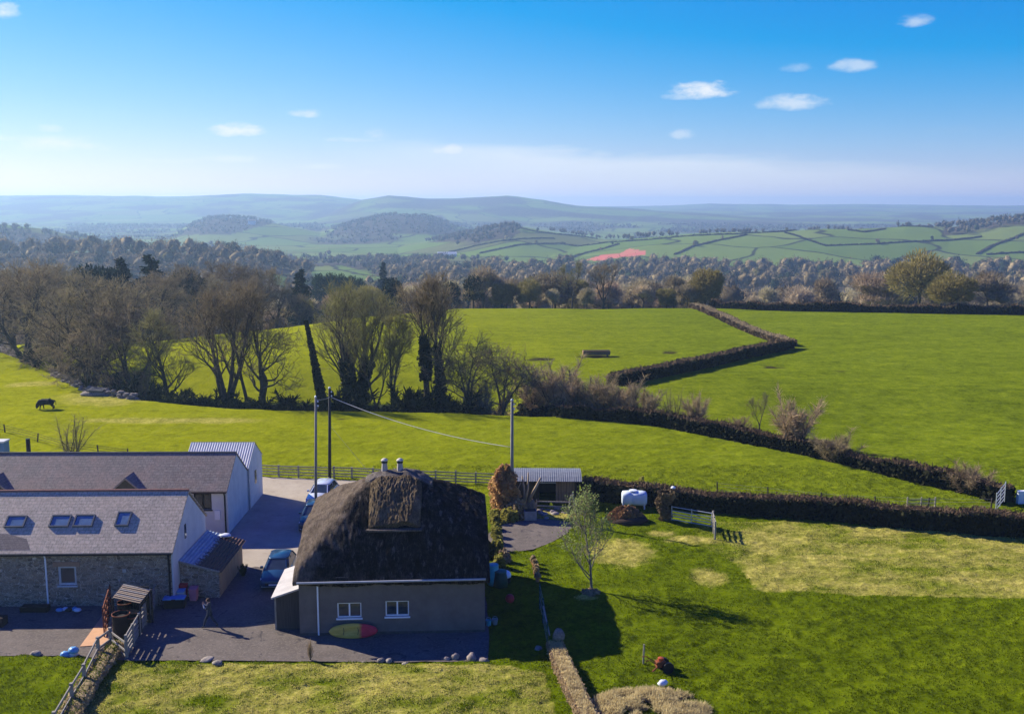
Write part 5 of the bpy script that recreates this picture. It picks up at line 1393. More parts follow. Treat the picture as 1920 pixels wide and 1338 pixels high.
cellA = np.gradient(YY[:, 0])[:, None] * np.gradient(XX, axis=1)
def scatter(y0, y1, dens, seed, mask=None):
    rng = np.random.default_rng(seed)
    ok = (YY > y0) & (YY < y1) & (wood > .5) & (PXX > -80) & (PXX < 2000) & (red < .5)
    if mask is not None: ok &= mask
    w = np.where(ok, cellA, 0).ravel(); n = int(w.sum() * dens)
    c = np.cumsum(w); k = np.searchsorted(c, rng.random(n) * c[-1]); k = np.clip(k, 0, w.size - 1)
    X = XX.ravel()[k] + rng.normal(size=n) * 3; Y = YY.ravel()[k] + rng.normal(size=n) * 4
    return X, Y, H(X, Y)
def crowns(X, Y, Zg, q, seed, size=1.5, hmin=8, hmax=14):
    rng = np.random.default_rng(seed); n = len(X)
    h = hmin + (hmax - hmin) * rng.random(n) ** 1.5; w = h * rng.uniform(.28, .62, n)
    d = rng.normal(size=(n, q, 3)); d /= np.linalg.norm(d, axis=2)[..., None]; d[..., 2] = np.abs(d[..., 2]) * 1.1 - .25
    rr = rng.uniform(.50, 1.10, (n, q, 1)) * (0.8 + .4 * np.sin(d[..., :1] * 5 + rng.random((n, 1, 1)) * 6) * np.cos(d[..., 1:2] * 4))
    P = np.stack([X, Y, Zg + h * .55], -1)[:, None, :] + d * rr * np.stack([w, w, h * .45], -1)[:, None, :]
    P = P.reshape(-1, 3); D = (d + np.array([0, 0, .4]) + rng.normal(size=d.shape) * .5).reshape(-1, 3); D /= np.linalg.norm(D, axis=1)[:, None]
    v, f = ribbons(P - D * size * .5, D, size * rng.uniform(.7, 1.4, len(P)), size * .42 * rng.uniform(.6, 1.3, len(P)), rng)
    kd = np.where(rng.random(n) < .10, 1, np.where(rng.random(n) < .12, 2, 0))
    nu, nv = 9, 6
    th = (np.arange(nv + 1) / nv * np.pi)[None, :, None]; ph = (np.arange(nu) / nu * 2 * np.pi)[None, None, :]
    jt = 1 + .15 * rng.normal(size=(n, nv + 1, nu))
    bx_ = np.sin(th) * np.cos(ph) * jt * (w * .50)[:, None, None] + X[:, None, None]; by_ = np.sin(th) * np.sin(ph) * jt * (w * .50)[:, None, None] + Y[:, None, None]
    bz_ = np.cos(th) * jt * (h * .25)[:, None, None] + (Zg + h * .53)[:, None, None]
    bv = np.stack([bx_, by_, bz_], -1).reshape(-1, 3)
    i = np.arange(n * (nv + 1) * nu).reshape(n, nv + 1, nu); j = np.roll(i, -1, 2)
    bf = np.stack([i[:, :-1], i[:, 1:], j[:, 1:], j[:, :-1]], -1).reshape(-1, 4)
    return np.concatenate([v, bv]), np.concatenate([f, bf + len(v)]), np.concatenate([np.repeat(kd, q), np.repeat(kd, nv * nu)])
def wood_mat(name, a, b, tr=0.1):
    m = leaf_mat(name, a, b, tr, .9, 0, .09, .5)
    for n in m.node_tree.nodes:
        if n.type == 'VECT_MATH' and n.operation == 'SNAP': n.inputs[1].default_value = (9, 9, 60)
    return m
wm = [wood_mat('far_wood', (0.33, 0.255, 0.13), (0.09, 0.07, 0.04), 0.2), wood_mat('far_evergreen', (0.036, 0.055, 0.028), (0.02, 0.03, 0.016)), wood_mat('far_olive', (0.13, 0.115, 0.042), (0.08, 0.072, 0.03))]
parts = []
wm += [wood_mat('distant_wood', (0.17, 0.145, 0.095), (0.085, 0.074, 0.05))]
X, Y, Zg = scatter(385, 640, 1 / 115., 201); parts.append(crowns(X, Y, Zg, 330, 1, .9, 5, 18))
X, Y, Zg = scatter(640, 1080, 1 / 150., 202); parts.append(crowns(X, Y, Zg, 150, 2, 1.25, 5, 18))
X, Y, Zg = scatter(1080, 1900, 1 / 230., 203); parts.append(crowns(X, Y, Zg, 45, 3, 1.8, 8, 13))
X, Y, Zg = scatter(1900, 3200, 1 / 330., 204); parts.append(crowns(X, Y, Zg, 14, 4, 3.0, 7, 11))
V, Fc, MI = [], [], []; o_ = 0
for pi_, (v, f, k) in enumerate(parts):
    if pi_ >= 2: k = np.where(k == 0, 3, k)
    V.append(v); Fc.append(f + o_); MI.append(k); o_ += len(v)
me = np_mesh('far_woodland', np.concatenate(V), np.concatenate(Fc), wm, smooth=True, midx=np.concatenate(MI))
tag(link_mesh('far_woodland', me), kind='stuff')
print('far wood faces', sum(len(f) for f in Fc))

# ------------------------------------------------------------------ hedges
def resample(pts, step):
    P = [np.array(p, float) for p in pts]; out = []
    for a, b in zip(P[:-1], P[1:]):
        n = max(1, int(np.linalg.norm(b - a) / step))
        for i in range(n): out.append(a + (b - a) * i / n)
    out.append(P[-1]); return np.array(out)
def hedge(pts2, w, h, label, leaf=.22, dens=260, name='hedge', side=None, topm=None, core=None, seed=1, hvar=.22, topfrac=.35, cat='hedge', taper=.8):
    rng = np.random.default_rng(seed)
    C = resample(pts2, .8); n = len(C)
    d = np.gradient(C, axis=0); d /= np.linalg.norm(d, axis=1)[:, None]; nn = np.stack([-d[:, 1], d[:, 0]], -1)
    s = np.cumsum(np.r_[0, np.linalg.norm(np.diff(C, axis=0), axis=1)])
    gz = H(C[:, 0], C[:, 1])
    hh = h * (1 + hvar * 2 * (fbm(s / 3.0, s * 0 + seed, seed, 3) - .5)); ww = w * (1 + .3 * (fbm(s / 2.5, s * 0 + seed + 9, seed, 3) - .5))
    prof = [(-.5, -.1), (-.5, .45), (-.40 * taper / .8, .86), (-.15, .97), (.15, .97), (.40 * taper / .8, .86), (.5, .45), (.5, -.1)]
    rings = []
    for (a, b) in prof:
        jit = 1 + .12 * rng.normal(size=n)
        rings.append(np.stack([C[:, 0] + nn[:, 0] * ww * a * .86 * jit, C[:, 1] + nn[:, 1] * ww * a * .86 * jit, gz + hh * b * .92], -1))
    Rr = np.stack(rings, 1); k = len(prof); i = np.arange(n * k).reshape(n, k)
    f0 = np.stack([i[:-1, :-1], i[1:, :-1], i[1:, 1:], i[:-1, 1:]], -1).reshape(-1, 4)
    ends = np.array([[i[e, 0], i[e, 2], i[e, 5], i[e, 7]] for e in (0, n - 1)])
    m_ = int(s[-1] * dens * (w * .4 + h) / 2.4); x = rng.random(m_) * (n - 1.001); j = x.astype(int); fr = (x - j)
    Cx = C[j] * (1 - fr)[:, None] + C[j + 1] * fr[:, None]; hj = hh[j]; wj = ww[j]; gj = gz[j] * (1 - fr) + gz[j + 1] * fr
    ist = rng.random(m_) < topfrac
    a = np.where(ist, rng.uniform(-.46, .46, m_), np.where(rng.random(m_) < .5, -.5, .5) + rng.normal(size=m_) * .05)
    zz = np.where(ist, rng.uniform(.86, 1.03, m_), rng.random(m_) ** .9 * .95)
    P = np.stack([Cx[:, 0] + nn[j, 0] * wj * a, Cx[:, 1] + nn[j, 1] * wj * a, gj + hj * zz], -1)
    vL, fL = leaf_quads(P[~ist], leaf * rng.uniform(.5, 1.3, (~ist).sum()), rng, 1.2)
    D = rng.normal(size=(ist.sum(), 3)) * .7 + np.array([0, 0, .8]); D /= np.linalg.norm(D, axis=1)[:, None]
    vT, fT = ribbons(P[ist] - D * leaf * .6, D, leaf * rng.uniform(.8, 2.2, ist.sum()), leaf * .30 * rng.uniform(.6, 1.5, ist.sum()), rng)
    V, Fc, MI = join([(Rr.reshape(-1, 3), np.concatenate([f0, ends]), 0), (vL, fL, 0), (vT, fT, 1)])
    me = np_mesh(name, V, Fc, [side or M['hedge_leaf'], topm or M['hedge_twig']], midx=MI)
    return tag(link_mesh(name, me), label, cat)
def gpl(*pts): return [hit(*p)[:2] for p in pts]
hedge(gpl((1092, 936), (1160, 941), (1250, 948), (1340, 958), (1440, 966), (1560, 976), (1700, 988), (1800, 997), (1920, 1006), (2050, 1014)), 1.4, 1.6, 'long dark clipped hedge with a brown top between the lawn and the far field', .20, 420, seed=3, hvar=.22, topfrac=.5)
hedge(gpl((985, 778), (1060, 782), (1150, 788), (1250, 800), (1330, 815), (1420, 832), (1520, 852), (1620, 876), (1740, 908), (1840, 930), (1885, 945)), 1.7, 1.25, 'rough dark hedge running down between the two big pastures', .26, 330, seed=4, hvar=.5, topfrac=.45)
hedge(gpl((1150, 723), (1220, 709), (1300, 692), (1400, 669), (1480, 652)), 2.0, 1.5, 'dark straight hedge bank casting a broad shadow on the right hand pasture', .34, 190, seed=5, hvar=.10)
hedge(gpl((1482, 650), (1430, 632), (1380, 610), (1340, 592), (1300, 578)), 2.0, .95, 'brown dead looking hedge bank running up to the pasture crest', .34, 170, side=M['hedge_twig'], topm=M['bramble'], seed=6, hvar=.3)
hedge(gpl((1335, 578), (1420, 581), (1560, 584), (1700, 586), (1800, 588), (1930, 590), (2050, 591)), 2.6, 1.7, 'dark gappy hedge across the top of the right hand pasture', .40, 150, seed=7, hvar=.5)
hedge(gpl((1300, 576), (1230, 574), (1150, 573), (1080, 572), (1020, 571)), 2.4, 1.3, 'low olive hedge on the crest of the middle pasture', .36, 140, seed=8, hvar=.4, side=M['budding'], topm=M['budding'])
hedge(gpl((1010, 571), (960, 571), (900, 572), (860, 573)), 2.2, 1.6, 'dark clipped hedge on the crest left of the olive one', .36, 150, seed=9, hvar=.1)
hedge(gpl((330, 757), (430, 766), (560, 769), (700, 769), (860, 772), (990, 776)), 2.0, .75, 'low weedy bank along the foot of the tree row', .26, 200, seed=10, hvar=.7, side=M['ivy'], topm=M['grass_tuft'])
hedge(gpl((545, 604), (600, 592), (680, 582), (760, 578), (850, 574)), 2.4, 1.0, 'low bushy hedge along the left shoulder of the middle pasture', .36, 120, seed=14, hvar=.5)
# hedges of the far green hill
for i, pts in enumerate([[(1050, 458), (1140, 455), (1240, 448), (1340, 441), (1480, 434), (1560, 428), (1700, 425), (1750, 426)], [(1265, 478), (1300, 463), (1350, 451), (1400, 441)], [(1472, 437), (1510, 449), (1550, 462), (1640, 459), (1760, 452), (1840, 444)],
      [(1832, 478), (1860, 462), (1925, 438)], [(1035, 492), (1080, 480), (1135, 466), (1160, 458)], [(950, 428), (1000, 434), (1060, 441), (1120, 448)], [(840, 474), (890, 462), (950, 452), (1040, 448)], [(900, 476), (970, 460), (1060, 457)], [(1590, 432), (1620, 436), (1660, 430)], [(1850, 478), (1925, 474)]]):
    C = [hit(*p)[:2] for p in pts]
    lab = ['hedge along the skyline of the far green hill', 'slanting hedge left on the far green hill', 'long curving hedge crossing the far green hill', 'steep hedge at the right edge of the far green hill', 'slanting hedge left of the red fields', 'hedge down the right flank of the wooded knoll', 'hedge across the lower left of the knoll fields', 'hedge between the two knoll fields', 'short broken hedge high on the far green hill', 'level hedge low at the right edge of the far hill'][i]
    hedge(C, 2.6, 1.5, lab, .8, 22, seed=20 + i, hvar=.7)
    for q in resample(C, 26):
        if rnd.random() < .22 and len(C) > 0:
            qx, qy = q[0] + rnd.uniform(-9, 9), q[1] + rnd.uniform(-3, 3)
            K[('belt0', 'belt3', 'ever', 'bud1')[rnd.randrange(4)]].place(qx, qy, hz(qx, qy) - .3, rnd.uniform(3.5, 9), 'small hedgerow tree dotted along the hedges of the far green hill', 'hedgerow trees of the far hill', wx=rnd.uniform(.9, 1.3))
# ================================================================== fences, poles and wires
def base_pts(*pts): return [Vector(hit(*p)) for p in pts]
def along(pts, step):
    out = []; 
    for a, b in zip(pts[:-1], pts[1:]):
        n = max(1, round((b - a).length / step))
        for i in range(n): out.append(a.lerp(b, i / n))
    out.append(pts[-1]); return out
def rail_fence(pts, step, h, rails, label, mat, post=.12, rw=.04, rh=.10, name='fence', sag=0.0, lean=0.0, round_=False):
    P = along(pts, step); o = thing(name, label, 'fence', P[0])
    z0 = P[0]
    P = [p - z0 for p in P]
    tops = []
    for p in P:
        l = Vector((rnd.uniform(-lean, lean), rnd.uniform(-lean, lean), 0))
        mb = MB(); mb.beam(p + Vector((0, 0, -.2)), p + l + Vector((0, 0, h + rnd.uniform(-.04, .06))), post, post); mb.build('post', mat, o)
        tops.append(l)
    for hh in rails:
        mb = MB()
        for i in range(len(P) - 1):
            mb.beam(P[i] + tops[i] * hh / h + Vector((0, -post * .5 - rw * .5, hh + rnd.uniform(-.02, .02))), P[i + 1] + tops[i + 1] * hh / h + Vector((0, -post * .5 - rw * .5, hh + rnd.uniform(-.02, .02))), rw, rh)
        mb.build('rail' if rw > .02 else 'wire', mat if rw > .02 else M['wire'], o)
    return o
rail_fence(base_pts((486, 893), (560, 897), (660, 900), (780, 904), (930, 909)), 1.75, 1.12, (.22, .48, .75, 1.0), 'grey four rail field fence running behind the thatched cottage', M['grey_wood'], .13, .035, .10)
rail_fence(base_pts((1345, 925), (1440, 935), (1540, 944), (1640, 952), (1740, 957), (1858, 955)), 3.4, .95, (.3, .6, .88), 'thin wire field fence with dark stakes above the clipped hedge', M['dark_wood'], .09, .012, .012, lean=.06)
rail_fence(base_pts((1700, 962), (1752, 962)), 1.0, 1.25, (.2, .5, .8, 1.1), 'short grey slatted fence panel beside the wire fence', M['grey_wood'], .08, .03, .07, lean=.03)
rail_fence([Vector(hit(-40, 800)), Vector(hit(10, 812)), Vector(hit(70, 830)), Vector(hit(128, 846)), Vector(hit(185, 851)), Vector(hit(240, 858))], 9, .9, (.35, .62, .85), 'sagging old wire fence with leaning stakes behind the barns', M['dark_wood'], .10, .03, .03, lean=.2)
# yard fence, two runs and a gate
fa = [Vector((*G(208, 1213), 0)), Vector((*G(185, 1230), 0)), Vector((*G(159, 1283), 0)), Vector((*G(136, 1322), 0)), Vector((*G(104, 1378), 0)), Vector((*G(70, 1440), 0))]
rail_fence(fa, 9, 1.15, (.45, 1.0), 'weathered two rail fence running down the lawn from the yard corner', M['grey_wood'], .15, .05, .13)
fb = [Vector((*G(238, 1233), 0)), Vector((*G(304, 1118), 0))]
rail_fence(fb, 1.5, 1.35, (.2, .45, .7, .95, 1.22), 'tall weathered slatted fence between the wood store and the yard', M['grey_wood'], .13, .05, .17)
rail_fence([Vector((*G(210, 1213), 0)), Vector((*G(237, 1234), 0))], 3, 1.05, (.2, .5, .95), 'low weathered gate joining the two yard fences', M['grey_wood'], .11, .05, .10, name='gate')['category'] = 'gate'
def flat2(*p): return [Vector((*G(*q), 0)) for q in p]
pts = [(a.x, a.y) for a in (fa[0] + Vector((.35, .1, 0)), fa[2] + Vector((.3, 0, 0)), fa[3] + Vector((.3, 0, 0)), fa[5])]
hedge(pts, .9, .45, 'low tussocky grass bank under the two rail lawn fence', .11, 1000, name='grass_bank', side=M['dead_grass'], topm=M['grass_tuft'], seed=31, hvar=.6, cat='bank')
# utility poles
def pole(px, top, Y, r, label, mat, base_stone=False):
    dep = Y * cp + (CH - 4) * sp; x = (px - 960) / F * (Y * cp + CH * sp)
    z = hz(x, Y); zt = onY(px, top, Y)[2]; xt = onY(px, top, Y)[0]
    o = thing('utility_pole', label, 'pole', (x, Y, z))
    MB().tube([(0, 0, -.3), (xt - x, 0, zt - z)], [r, r * .72], 10).build('shaft', mat, o, True)
    MB().lathe((xt - x, 0, zt - z), [(r * .8, 0), (r * .8, .08), (.02, .16)], 10).build('cap', M['grey_metal'], o)
    for k in (-.35, -.7): MB().lathe((xt - x + .16, -.06, zt - z + k), [(.03, 0), (.06, .03), (.06, .1), (.03, .14)], 8).build('insulator', M['white_plastic'], o)
    return Vector((xt, Y, zt))
p1 = pole(592, 745, 76.0, .12, 'thin grey pole rising from behind the cottage roof, left of the dark one', M['pole_wood'])
p2 = pole(618, 728, G(618, 908)[1], .15, 'dark utility pole by the road fence with a stone footing', M['dark_pole'])
p3 = pole(960, 751, 77.2, .15, 'grey utility pole beside the open field shelter', M['pole_wood'])
x, y = G(618, 909)
o = lump_mesh('f', None, .62, .5, .42, 9, .25, 14).build('pole_footing', M['soil'], None, True, (x, y, 0)); tag(o, 'dark earth and stone mound round the dark pole foot', 'mound')
o = MB().lathe((0, 0, 0), [(.22, 0), (.2, .25), (.12, .5), (.05, .62)], 10).build('stone_cone', M['rock'], None, True, (x, y - .35, .18)); tag(o, 'pale pointed stone leaning on the dark pole foot', 'stone')
def cable(a, b, sag, r, mat, label, n=24):
    pts = [a.lerp(b, i / n) - Vector((0, 0, sag * 4 * (i / n) * (1 - i / n))) for i in range(n + 1)]
    mb = MB(); mb.tube([p - a for p in pts], r, 5); o = mb.build('overhead_cable', mat, None, True, a); tag(o, label, 'cable'); return o
e = Vector(onY(960, 838, 77.2))
cable(p2 + Vector((.1, 0, -.75)), e, .55, .028, M['pale_wire'], 'pale overhead cable dropping from the dark pole to the shelter pole')
cable(p2 + Vector((0, 0, -.75)), p1 + Vector((0, 0, -.15)), .1, .02, M['wire'], 'short grey cable linking the dark pole and the thin pole')
q = G(705, 903); cable(p2 + Vector((0, 0, -3.3)), Vector((q[0], q[1], .1)), .0, .014, M['wire'], 'thin stay wire slanting from the dark pole to the ground', 4)

# ------------------------------------------------------------------ stone field wall on the left
C = resample([hit(*p)[:2] for p in ((-30, 652), (0, 656), (60, 686), (110, 708), (170, 736), (250, 749), (330, 757))], .7)
rng = np.random.default_rng(77); mbw = MB()
for i in range(len(C)):
    for k in range(4):
        x, y = C[i] + rng.normal(size=2) * .28; z = hz(x, y)
        lm = lump_mesh('w', None, rng.uniform(.3, .55), rng.uniform(.25, .4), rng.uniform(.18, .34), int(rng.integers(1, 60)), .2, 8)
        mbw.add([(a + x, b + y, c + z + .28 * (k % 3) - .05) for a, b, c in lm.v], lm.f)
o = mbw.build('stone_wall', M['rubble']); tag(o, 'tumbled pale dry stone wall curving along the left field edge', 'wall')
for i, (px, py, s_, lb) in enumerate([(176, 742, 1.0, 'dark slab topped stone heap by the left field wall'), (965 / 3, 752, .5, 'pale boulder at the lip of the left field, beneath the straight trunk'), (520, 769, .5, 'flat pale stone half buried at the foot of the crooked tree')]):
    x, y, z = hit(px, py)
    if i == 0:
        o = thing('stone_heap', lb, 'stone heap', (x, y, z))
        lump_mesh('h', None, 1.5, .8, .55, 12, .3, 16).build('boulders', M['rubble'], o, True)
        MB().prism([(-.7, -.6, .62), (1.35, -.55, .55), (1.4, .6, .75), (-.4, .65, .85)], (0, 0, .16)).build('slab', simple('dark_slab', (.09, .095, .10), (.05, .05, .055), 2, .7), o)
    else:
        o = lump_mesh('h', None, s_ * 1.4, s_, s_ * .6, 14 + i, .25, 14).build('boulder', M['rock'], None, True, (x, y, z - .05)); tag(o, lb, 'boulder')

# ================================================================== vehicles
def make_car(name, label, loc, rz, paint, L=4.3, Wd=1.80, Ht=1.52, cat='car'):
    o = thing(name, label, cat, loc, rz)
    k = L / 4.3; h = Ht / 1.52; w = Wd / 1.8
    secs = [(-2.15, .66, .34, .60), (-2.08, .78, .26, .74), (-1.85, .86, .22, .84), (-1.2, .895, .21, .96), (-.85, .90, .21, 1.01), (.4, .90, .21, 1.03), (1.45, .89, .21, 1.05), (1.9, .86, .24, 1.02), (2.08, .80, .30, .96), (2.14, .70, .36, .80)]
    vs = []; fs = []
    for (y, hw, zb, zt) in secs:
        hw *= w
        ring = [(-hw * .92, zb), (-hw, zb + .10), (-hw * 1.0, zb + (zt - zb) * .55), (-hw * .97, zt - .09), (-hw * .88, zt), (0, zt + .025), (hw * .88, zt), (hw * .97, zt - .09), (hw, zb + (zt - zb) * .55), (hw, zb + .10), (hw * .92, zb)]
        vs += [(a, y * k, b * h) for a, b in ring]
    n = 11
    for i in range(len(secs) - 1):
        for j in range(n):
            j2 = (j + 1) % n; fs.append((i * n + j, i * n + j2, (i + 1) * n + j2, (i + 1) * n + j))
    fs.append(tuple(range(n))); fs.append(tuple((len(secs) - 1) * n + j for j in range(n))[::-1])
    mb = MB(); mb.add(vs, fs); body = mb.build('body', paint, o, True)
    # greenhouse
    def ring(y0, y1, hw, z, r=.16):
        hw *= w
        return [(-hw + r, y0, z), (hw - r, y0, z), (hw, y0 + r * 1.3, z), (hw, y1 - r, z), (hw - r, y1, z), (-hw + r, y1, z), (-hw, y1 - r, z), (-hw, y0 + r * 1.3, z)]
    b0 = ring(-1.02, 1.95, .84, .99); b1 = ring(-.22, 1.55, .66, 1.43)
    g = MB(); g.add([(a, y * k, z * h) for a, y, z in b0 + b1], [(i, (i + 1) % 8, 8 + (i + 1) % 8, 8 + i) for i in range(8)] + [tuple(range(8, 16)), tuple(range(8))[::-1]])
    g.build('windows', M['glass'], o)
    r0 = ring(-.26, 1.60, .675, 1.425); r1 = ring(-.14, 1.50, .60, 1.505)
    g = MB(); g.add([(a, y * k, z * h) for a, y, z in r0 + r1], [(i, (i + 1) % 8, 8 + (i + 1) % 8, 8 + i) for i in range(8)] + [tuple(range(8, 16)), tuple(range(8))[::-1]])
    g.build('roof', paint, o, True)
    for a, b in ((0, 0), (1, 1), (3, 3), (4, 4), (5, 5), (6, 6)):
        p = Vector(b0[a]) * 1.0; q = Vector(b1[b]); f_ = 1.012
        MB().beam((p.x * f_, p.y * k, p.z * h), (q.x * f_, q.y * k, q.z * h), .075, .06).build('pillar', paint, o)
    for s_ in (-1, 1):
        MB().beam((s_ * .765 * w, .55 * k, 1.0 * h), (s_ * .675 * w, .55 * k, 1.43 * h), .07, .05).build('pillar', paint, o)
        MB().box((s_ * .96 * w - .09, -.72 * k, 1.0 * h), (s_ * .96 * w + .09, -.56 * k, 1.14 * h)).build('mirror', paint, o, bevel=.03)
        hl = MB(); hl.add([(s_ * .52 * w, -2.10 * k, .62 * h), (s_ * .80 * w, -1.98 * k, .66 * h), (s_ * .82 * w, -1.92 * k, .80 * h), (s_ * .55 * w, -2.02 * k, .76 * h), (s_ * .52 * w, -1.9 * k, .62 * h), (s_ * .78 * w, -1.8 * k, .66 * h), (s_ * .78 * w, -1.8 * k, .78 * h), (s_ * .55 * w, -1.85 * k, .76 * h)],
                        [(0, 1, 2, 3), (4, 7, 6, 5), (0, 4, 5, 1), (1, 5, 6, 2), (2, 6, 7, 3), (3, 7, 4, 0)]); hl.build('headlight', M['white_plastic'], o)
        tl = MB().box((s_ * .68 * w - .12, 2.02 * k, .74 * h), (s_ * .68 * w + .12, 2.125 * k, .92 * h)).build('tail_light', M['red_plastic'], o)
        for y in (-1.33, 1.30):
            t = MB(); t.tube([(s_ * .70 * w, y * k, .32), (s_ * .91 * w, y * k, .32)], .325, 20); wh = t.build('wheel', M['black'], o, False)
            t = MB(); t.tube([(s_ * .905 * w, y * k, .32), (s_ * .918 * w, y * k, .32)], .20, 12); t.build('rim', M['grey_metal'], wh)
    MB().box((-.50 * w, -2.165 * k, .38 * h), (.50 * w, -2.10 * k, .54 * h)).build('grille', M['black'], o, bevel=.02)
    MB().box((-.26, -2.19 * k, .40 * h), (.26, -2.168 * k, .50 * h)).build('number_plate', M['white_plastic'], o)
    MB().box((-.74 * w, -2.13 * k, .27 * h), (.74 * w, -2.03 * k, .335 * h)).build('bumper', M['grey_metal'], o, bevel=.02)
    return o
def paint_mat(name, c):
    m, nt, p = new_mat(name); f = noise(nt, obj_vec(nt), 2.0, 4)
    nt.links.new(ramp(nt, f, [(.3, tuple(x * .85 for x in c)), (.7, c)]), p.inputs['Base Color']); p.inputs['Roughness'].default_value = .28
    p.inputs['Coat Weight'].default_value = .6; p.inputs['Metallic'].default_value = .15; return m
cx, cyy = G(519, 1098)
make_car('parked_car', 'blue hatchback parked facing the yard beside the cottage porch', (cx - .1, cyy + 1.1, .04), R(3), paint_mat('blue_paint', (.016, .055, .12)))
make_car('parked_car', 'dark blue car half hidden behind the left edge of the thatch', (-15.0, 74.3, .04), R(2), paint_mat('dark_blue_paint', (.012, .035, .085)), 4.4, 1.82, 1.6)
make_car('parked_car', 'white car nose just showing past the dark blue one', (-15.5, 80.2, .04), R(-4), paint_mat('white_paint_car', (.62, .66, .70)), 4.4, 1.82, 1.6)

# ================================================================== person and animals
def skin_mesh(name, joints, edges, root, sub=2):
    names = list(joints); ix = {n: i for i, n in enumerate(names)}
    me = bpy.data.meshes.new(name + '_skeleton'); me.from_pydata([joints[n][0] for n in names], [(ix[a], ix[b]) for a, b in edges], [])
    ob = bpy.data.objects.new(name + '_skeleton', me); COL.objects.link(ob)
    sk = ob.modifiers.new('skin', 'SKIN'); sk.use_smooth_shade = True
    if not me.skin_vertices: 
        bpy.context.view_layer.objects.active = ob
        me.skin_vertices.new() if hasattr(me.skin_vertices, 'new') else None
    sv = me.skin_vertices[0].data
    for n in names:
        r = joints[n][1]; sv[ix[n]].radius = (r, r) if not isinstance(r, tuple) else r
        sv[ix[n]].use_root = (n == root)
    ss = ob.modifiers.new('sub', 'SUBSURF'); ss.levels = sub; ss.render_levels = sub
    dg = bpy.context.evaluated_depsgraph_get(); out = bpy.data.meshes.new_from_object(ob.evaluated_get(dg)); out.name = name
    bpy.data.objects.remove(ob); bpy.data.meshes.remove(me); out.materials.clear()
    return out
def paint_by(me, mats, fn):
    for m_ in mats: me.materials.append(m_)
    for p in me.polygons: p.material_index = fn(p.center); p.use_smooth = True

J = {'pelvis': ((0, 0, .95), .135), 'waist': ((-.01, 0, 1.10), .125), 'chest': ((-.03, 0, 1.30), .155), 'upper': ((-.035, 0, 1.42), .12), 'neck': ((-.05, 0, 1.51), .055), 'jaw': ((-.075, 0, 1.585), .075), 'head': ((-.06, 0, 1.665), .098), 'crown': ((-.05, 0, 1.735), .06), 'nose': ((-.165, 0, 1.63), .018)}
E = [('pelvis', 'waist'), ('waist', 'chest'), ('chest', 'upper'), ('upper', 'neck'), ('neck', 'jaw'), ('jaw', 'head'), ('head', 'crown'), ('head', 'nose')]
for s_, n in ((-1, 'l'), (1, 'r')):
    f = -1 if s_ < 0 else 1
    leg = [(-.02, .10, .88, .10), (-.22, .10, .50, .072), (-.34, .10, .12, .048), (-.46, .10, .05, .035)] if s_ < 0 else [(.02, .10, .88, .10), (.14, .10, .49, .072), (.42, .10, .16, .048), (.33, .10, .045, .035)]
    for k, q in enumerate(leg): J['leg%s%d' % (n, k)] = ((q[0], s_ * q[1], q[2]), q[3])
    E += [('pelvis', 'leg%s0' % n)] + [('leg%s%d' % (n, k), 'leg%s%d' % (n, k + 1)) for k in range(3)]
    arm = [(-.03, .19, 1.40, .065), (-.16, .27, 1.16, .05), (-.30, .10, 1.40, .034), (-.335, .07, 1.47, .036)]
    for k, q in enumerate(arm): J['arm%s%d' % (n, k)] = ((q[0], s_ * q[1], q[2]), q[3])
    E += [('upper', 'arm%s0' % n)] + [('arm%s%d' % (n, k), 'arm%s%d' % (n, k + 1)) for k in range(3)]
    for k in range(4):
        b = (-.345 - .012 * k, s_ * (.085 - .02 * k), 1.505); t = (-.335 - .012 * k, s_ * (.06 - .02 * k), 1.555 + .012 * (k in (1, 2)))
        J['f%s%da' % (n, k)] = (b, .010); J['f%s%db' % (n, k)] = (t, .008); E += [('arm%s3' % n, 'f%s%da' % (n, k)), ('f%s%da' % (n, k), 'f%s%db' % (n, k))]
    J['t%sa' % n] = ((-.31, s_ * .045, 1.475), .012); J['t%sb' % n] = ((-.30, s_ * .02, 1.51), .009); E += [('arm%s2' % n, 't%sa' % n), ('t%sa' % n, 't%sb' % n)]
pm = skin_mesh('person', J, E, 'pelvis')
skinm = simple('skin', (.48, .30, .22), (.42, .26, .19), 6, .6); jk = simple('dark_jacket', (.055, .065, .085), (.03, .036, .05), 5, .9); tr = simple('dark_trousers', (.035, .045, .065), (.02, .027, .042), 5, .9); shoe = simple('shoes', (.02, .02, .022), None, 5, .6); shirt = simple('pale_shirt', (.5, .52, .54), (.4, .42, .45), 5, .9)
def who(c):
    if c.z < .10 or (c.z < .17 and c.x > .3): return 3
    if c.z < .98: return 2
    if c.x < -.285 and c.z > 1.43: return 0
    if c.x < -.14 and c.z < 1.53 and c.z > 1.27: return 4
    if c.z > 1.50: return 0
    return 1
paint_by(pm, [skinm, jk, tr, shoe, shirt], who)
xx, yy = G(394, 1177)
per = link_mesh('person', pm, None, (xx, yy, .03), R(4)); tag(per, 'person in dark clothes striding across the yard with both hands raised to the face', 'person')
hair = MB().lathe((-.035, 0, 1.655), [(.088, -.06), (.112, 0), (.108, .06), (.075, .105), (.02, .122)], 14); hair.build('hair', simple('brown_hair', (.10, .06, .035), (.05, .03, .018), 9, .9), per, True)
MB().box((-.385, -.07, 1.50), (-.37, .07, 1.58)).build('phone', M['black'], None, loc=(0, 0, 0)); ph = bpy.data.objects['phone']
ph.location = (xx, yy, .03); ph.rotation_euler = (0, 0, R(4)); tag(ph, 'small dark phone held up in both hands by the walking person', 'phone')

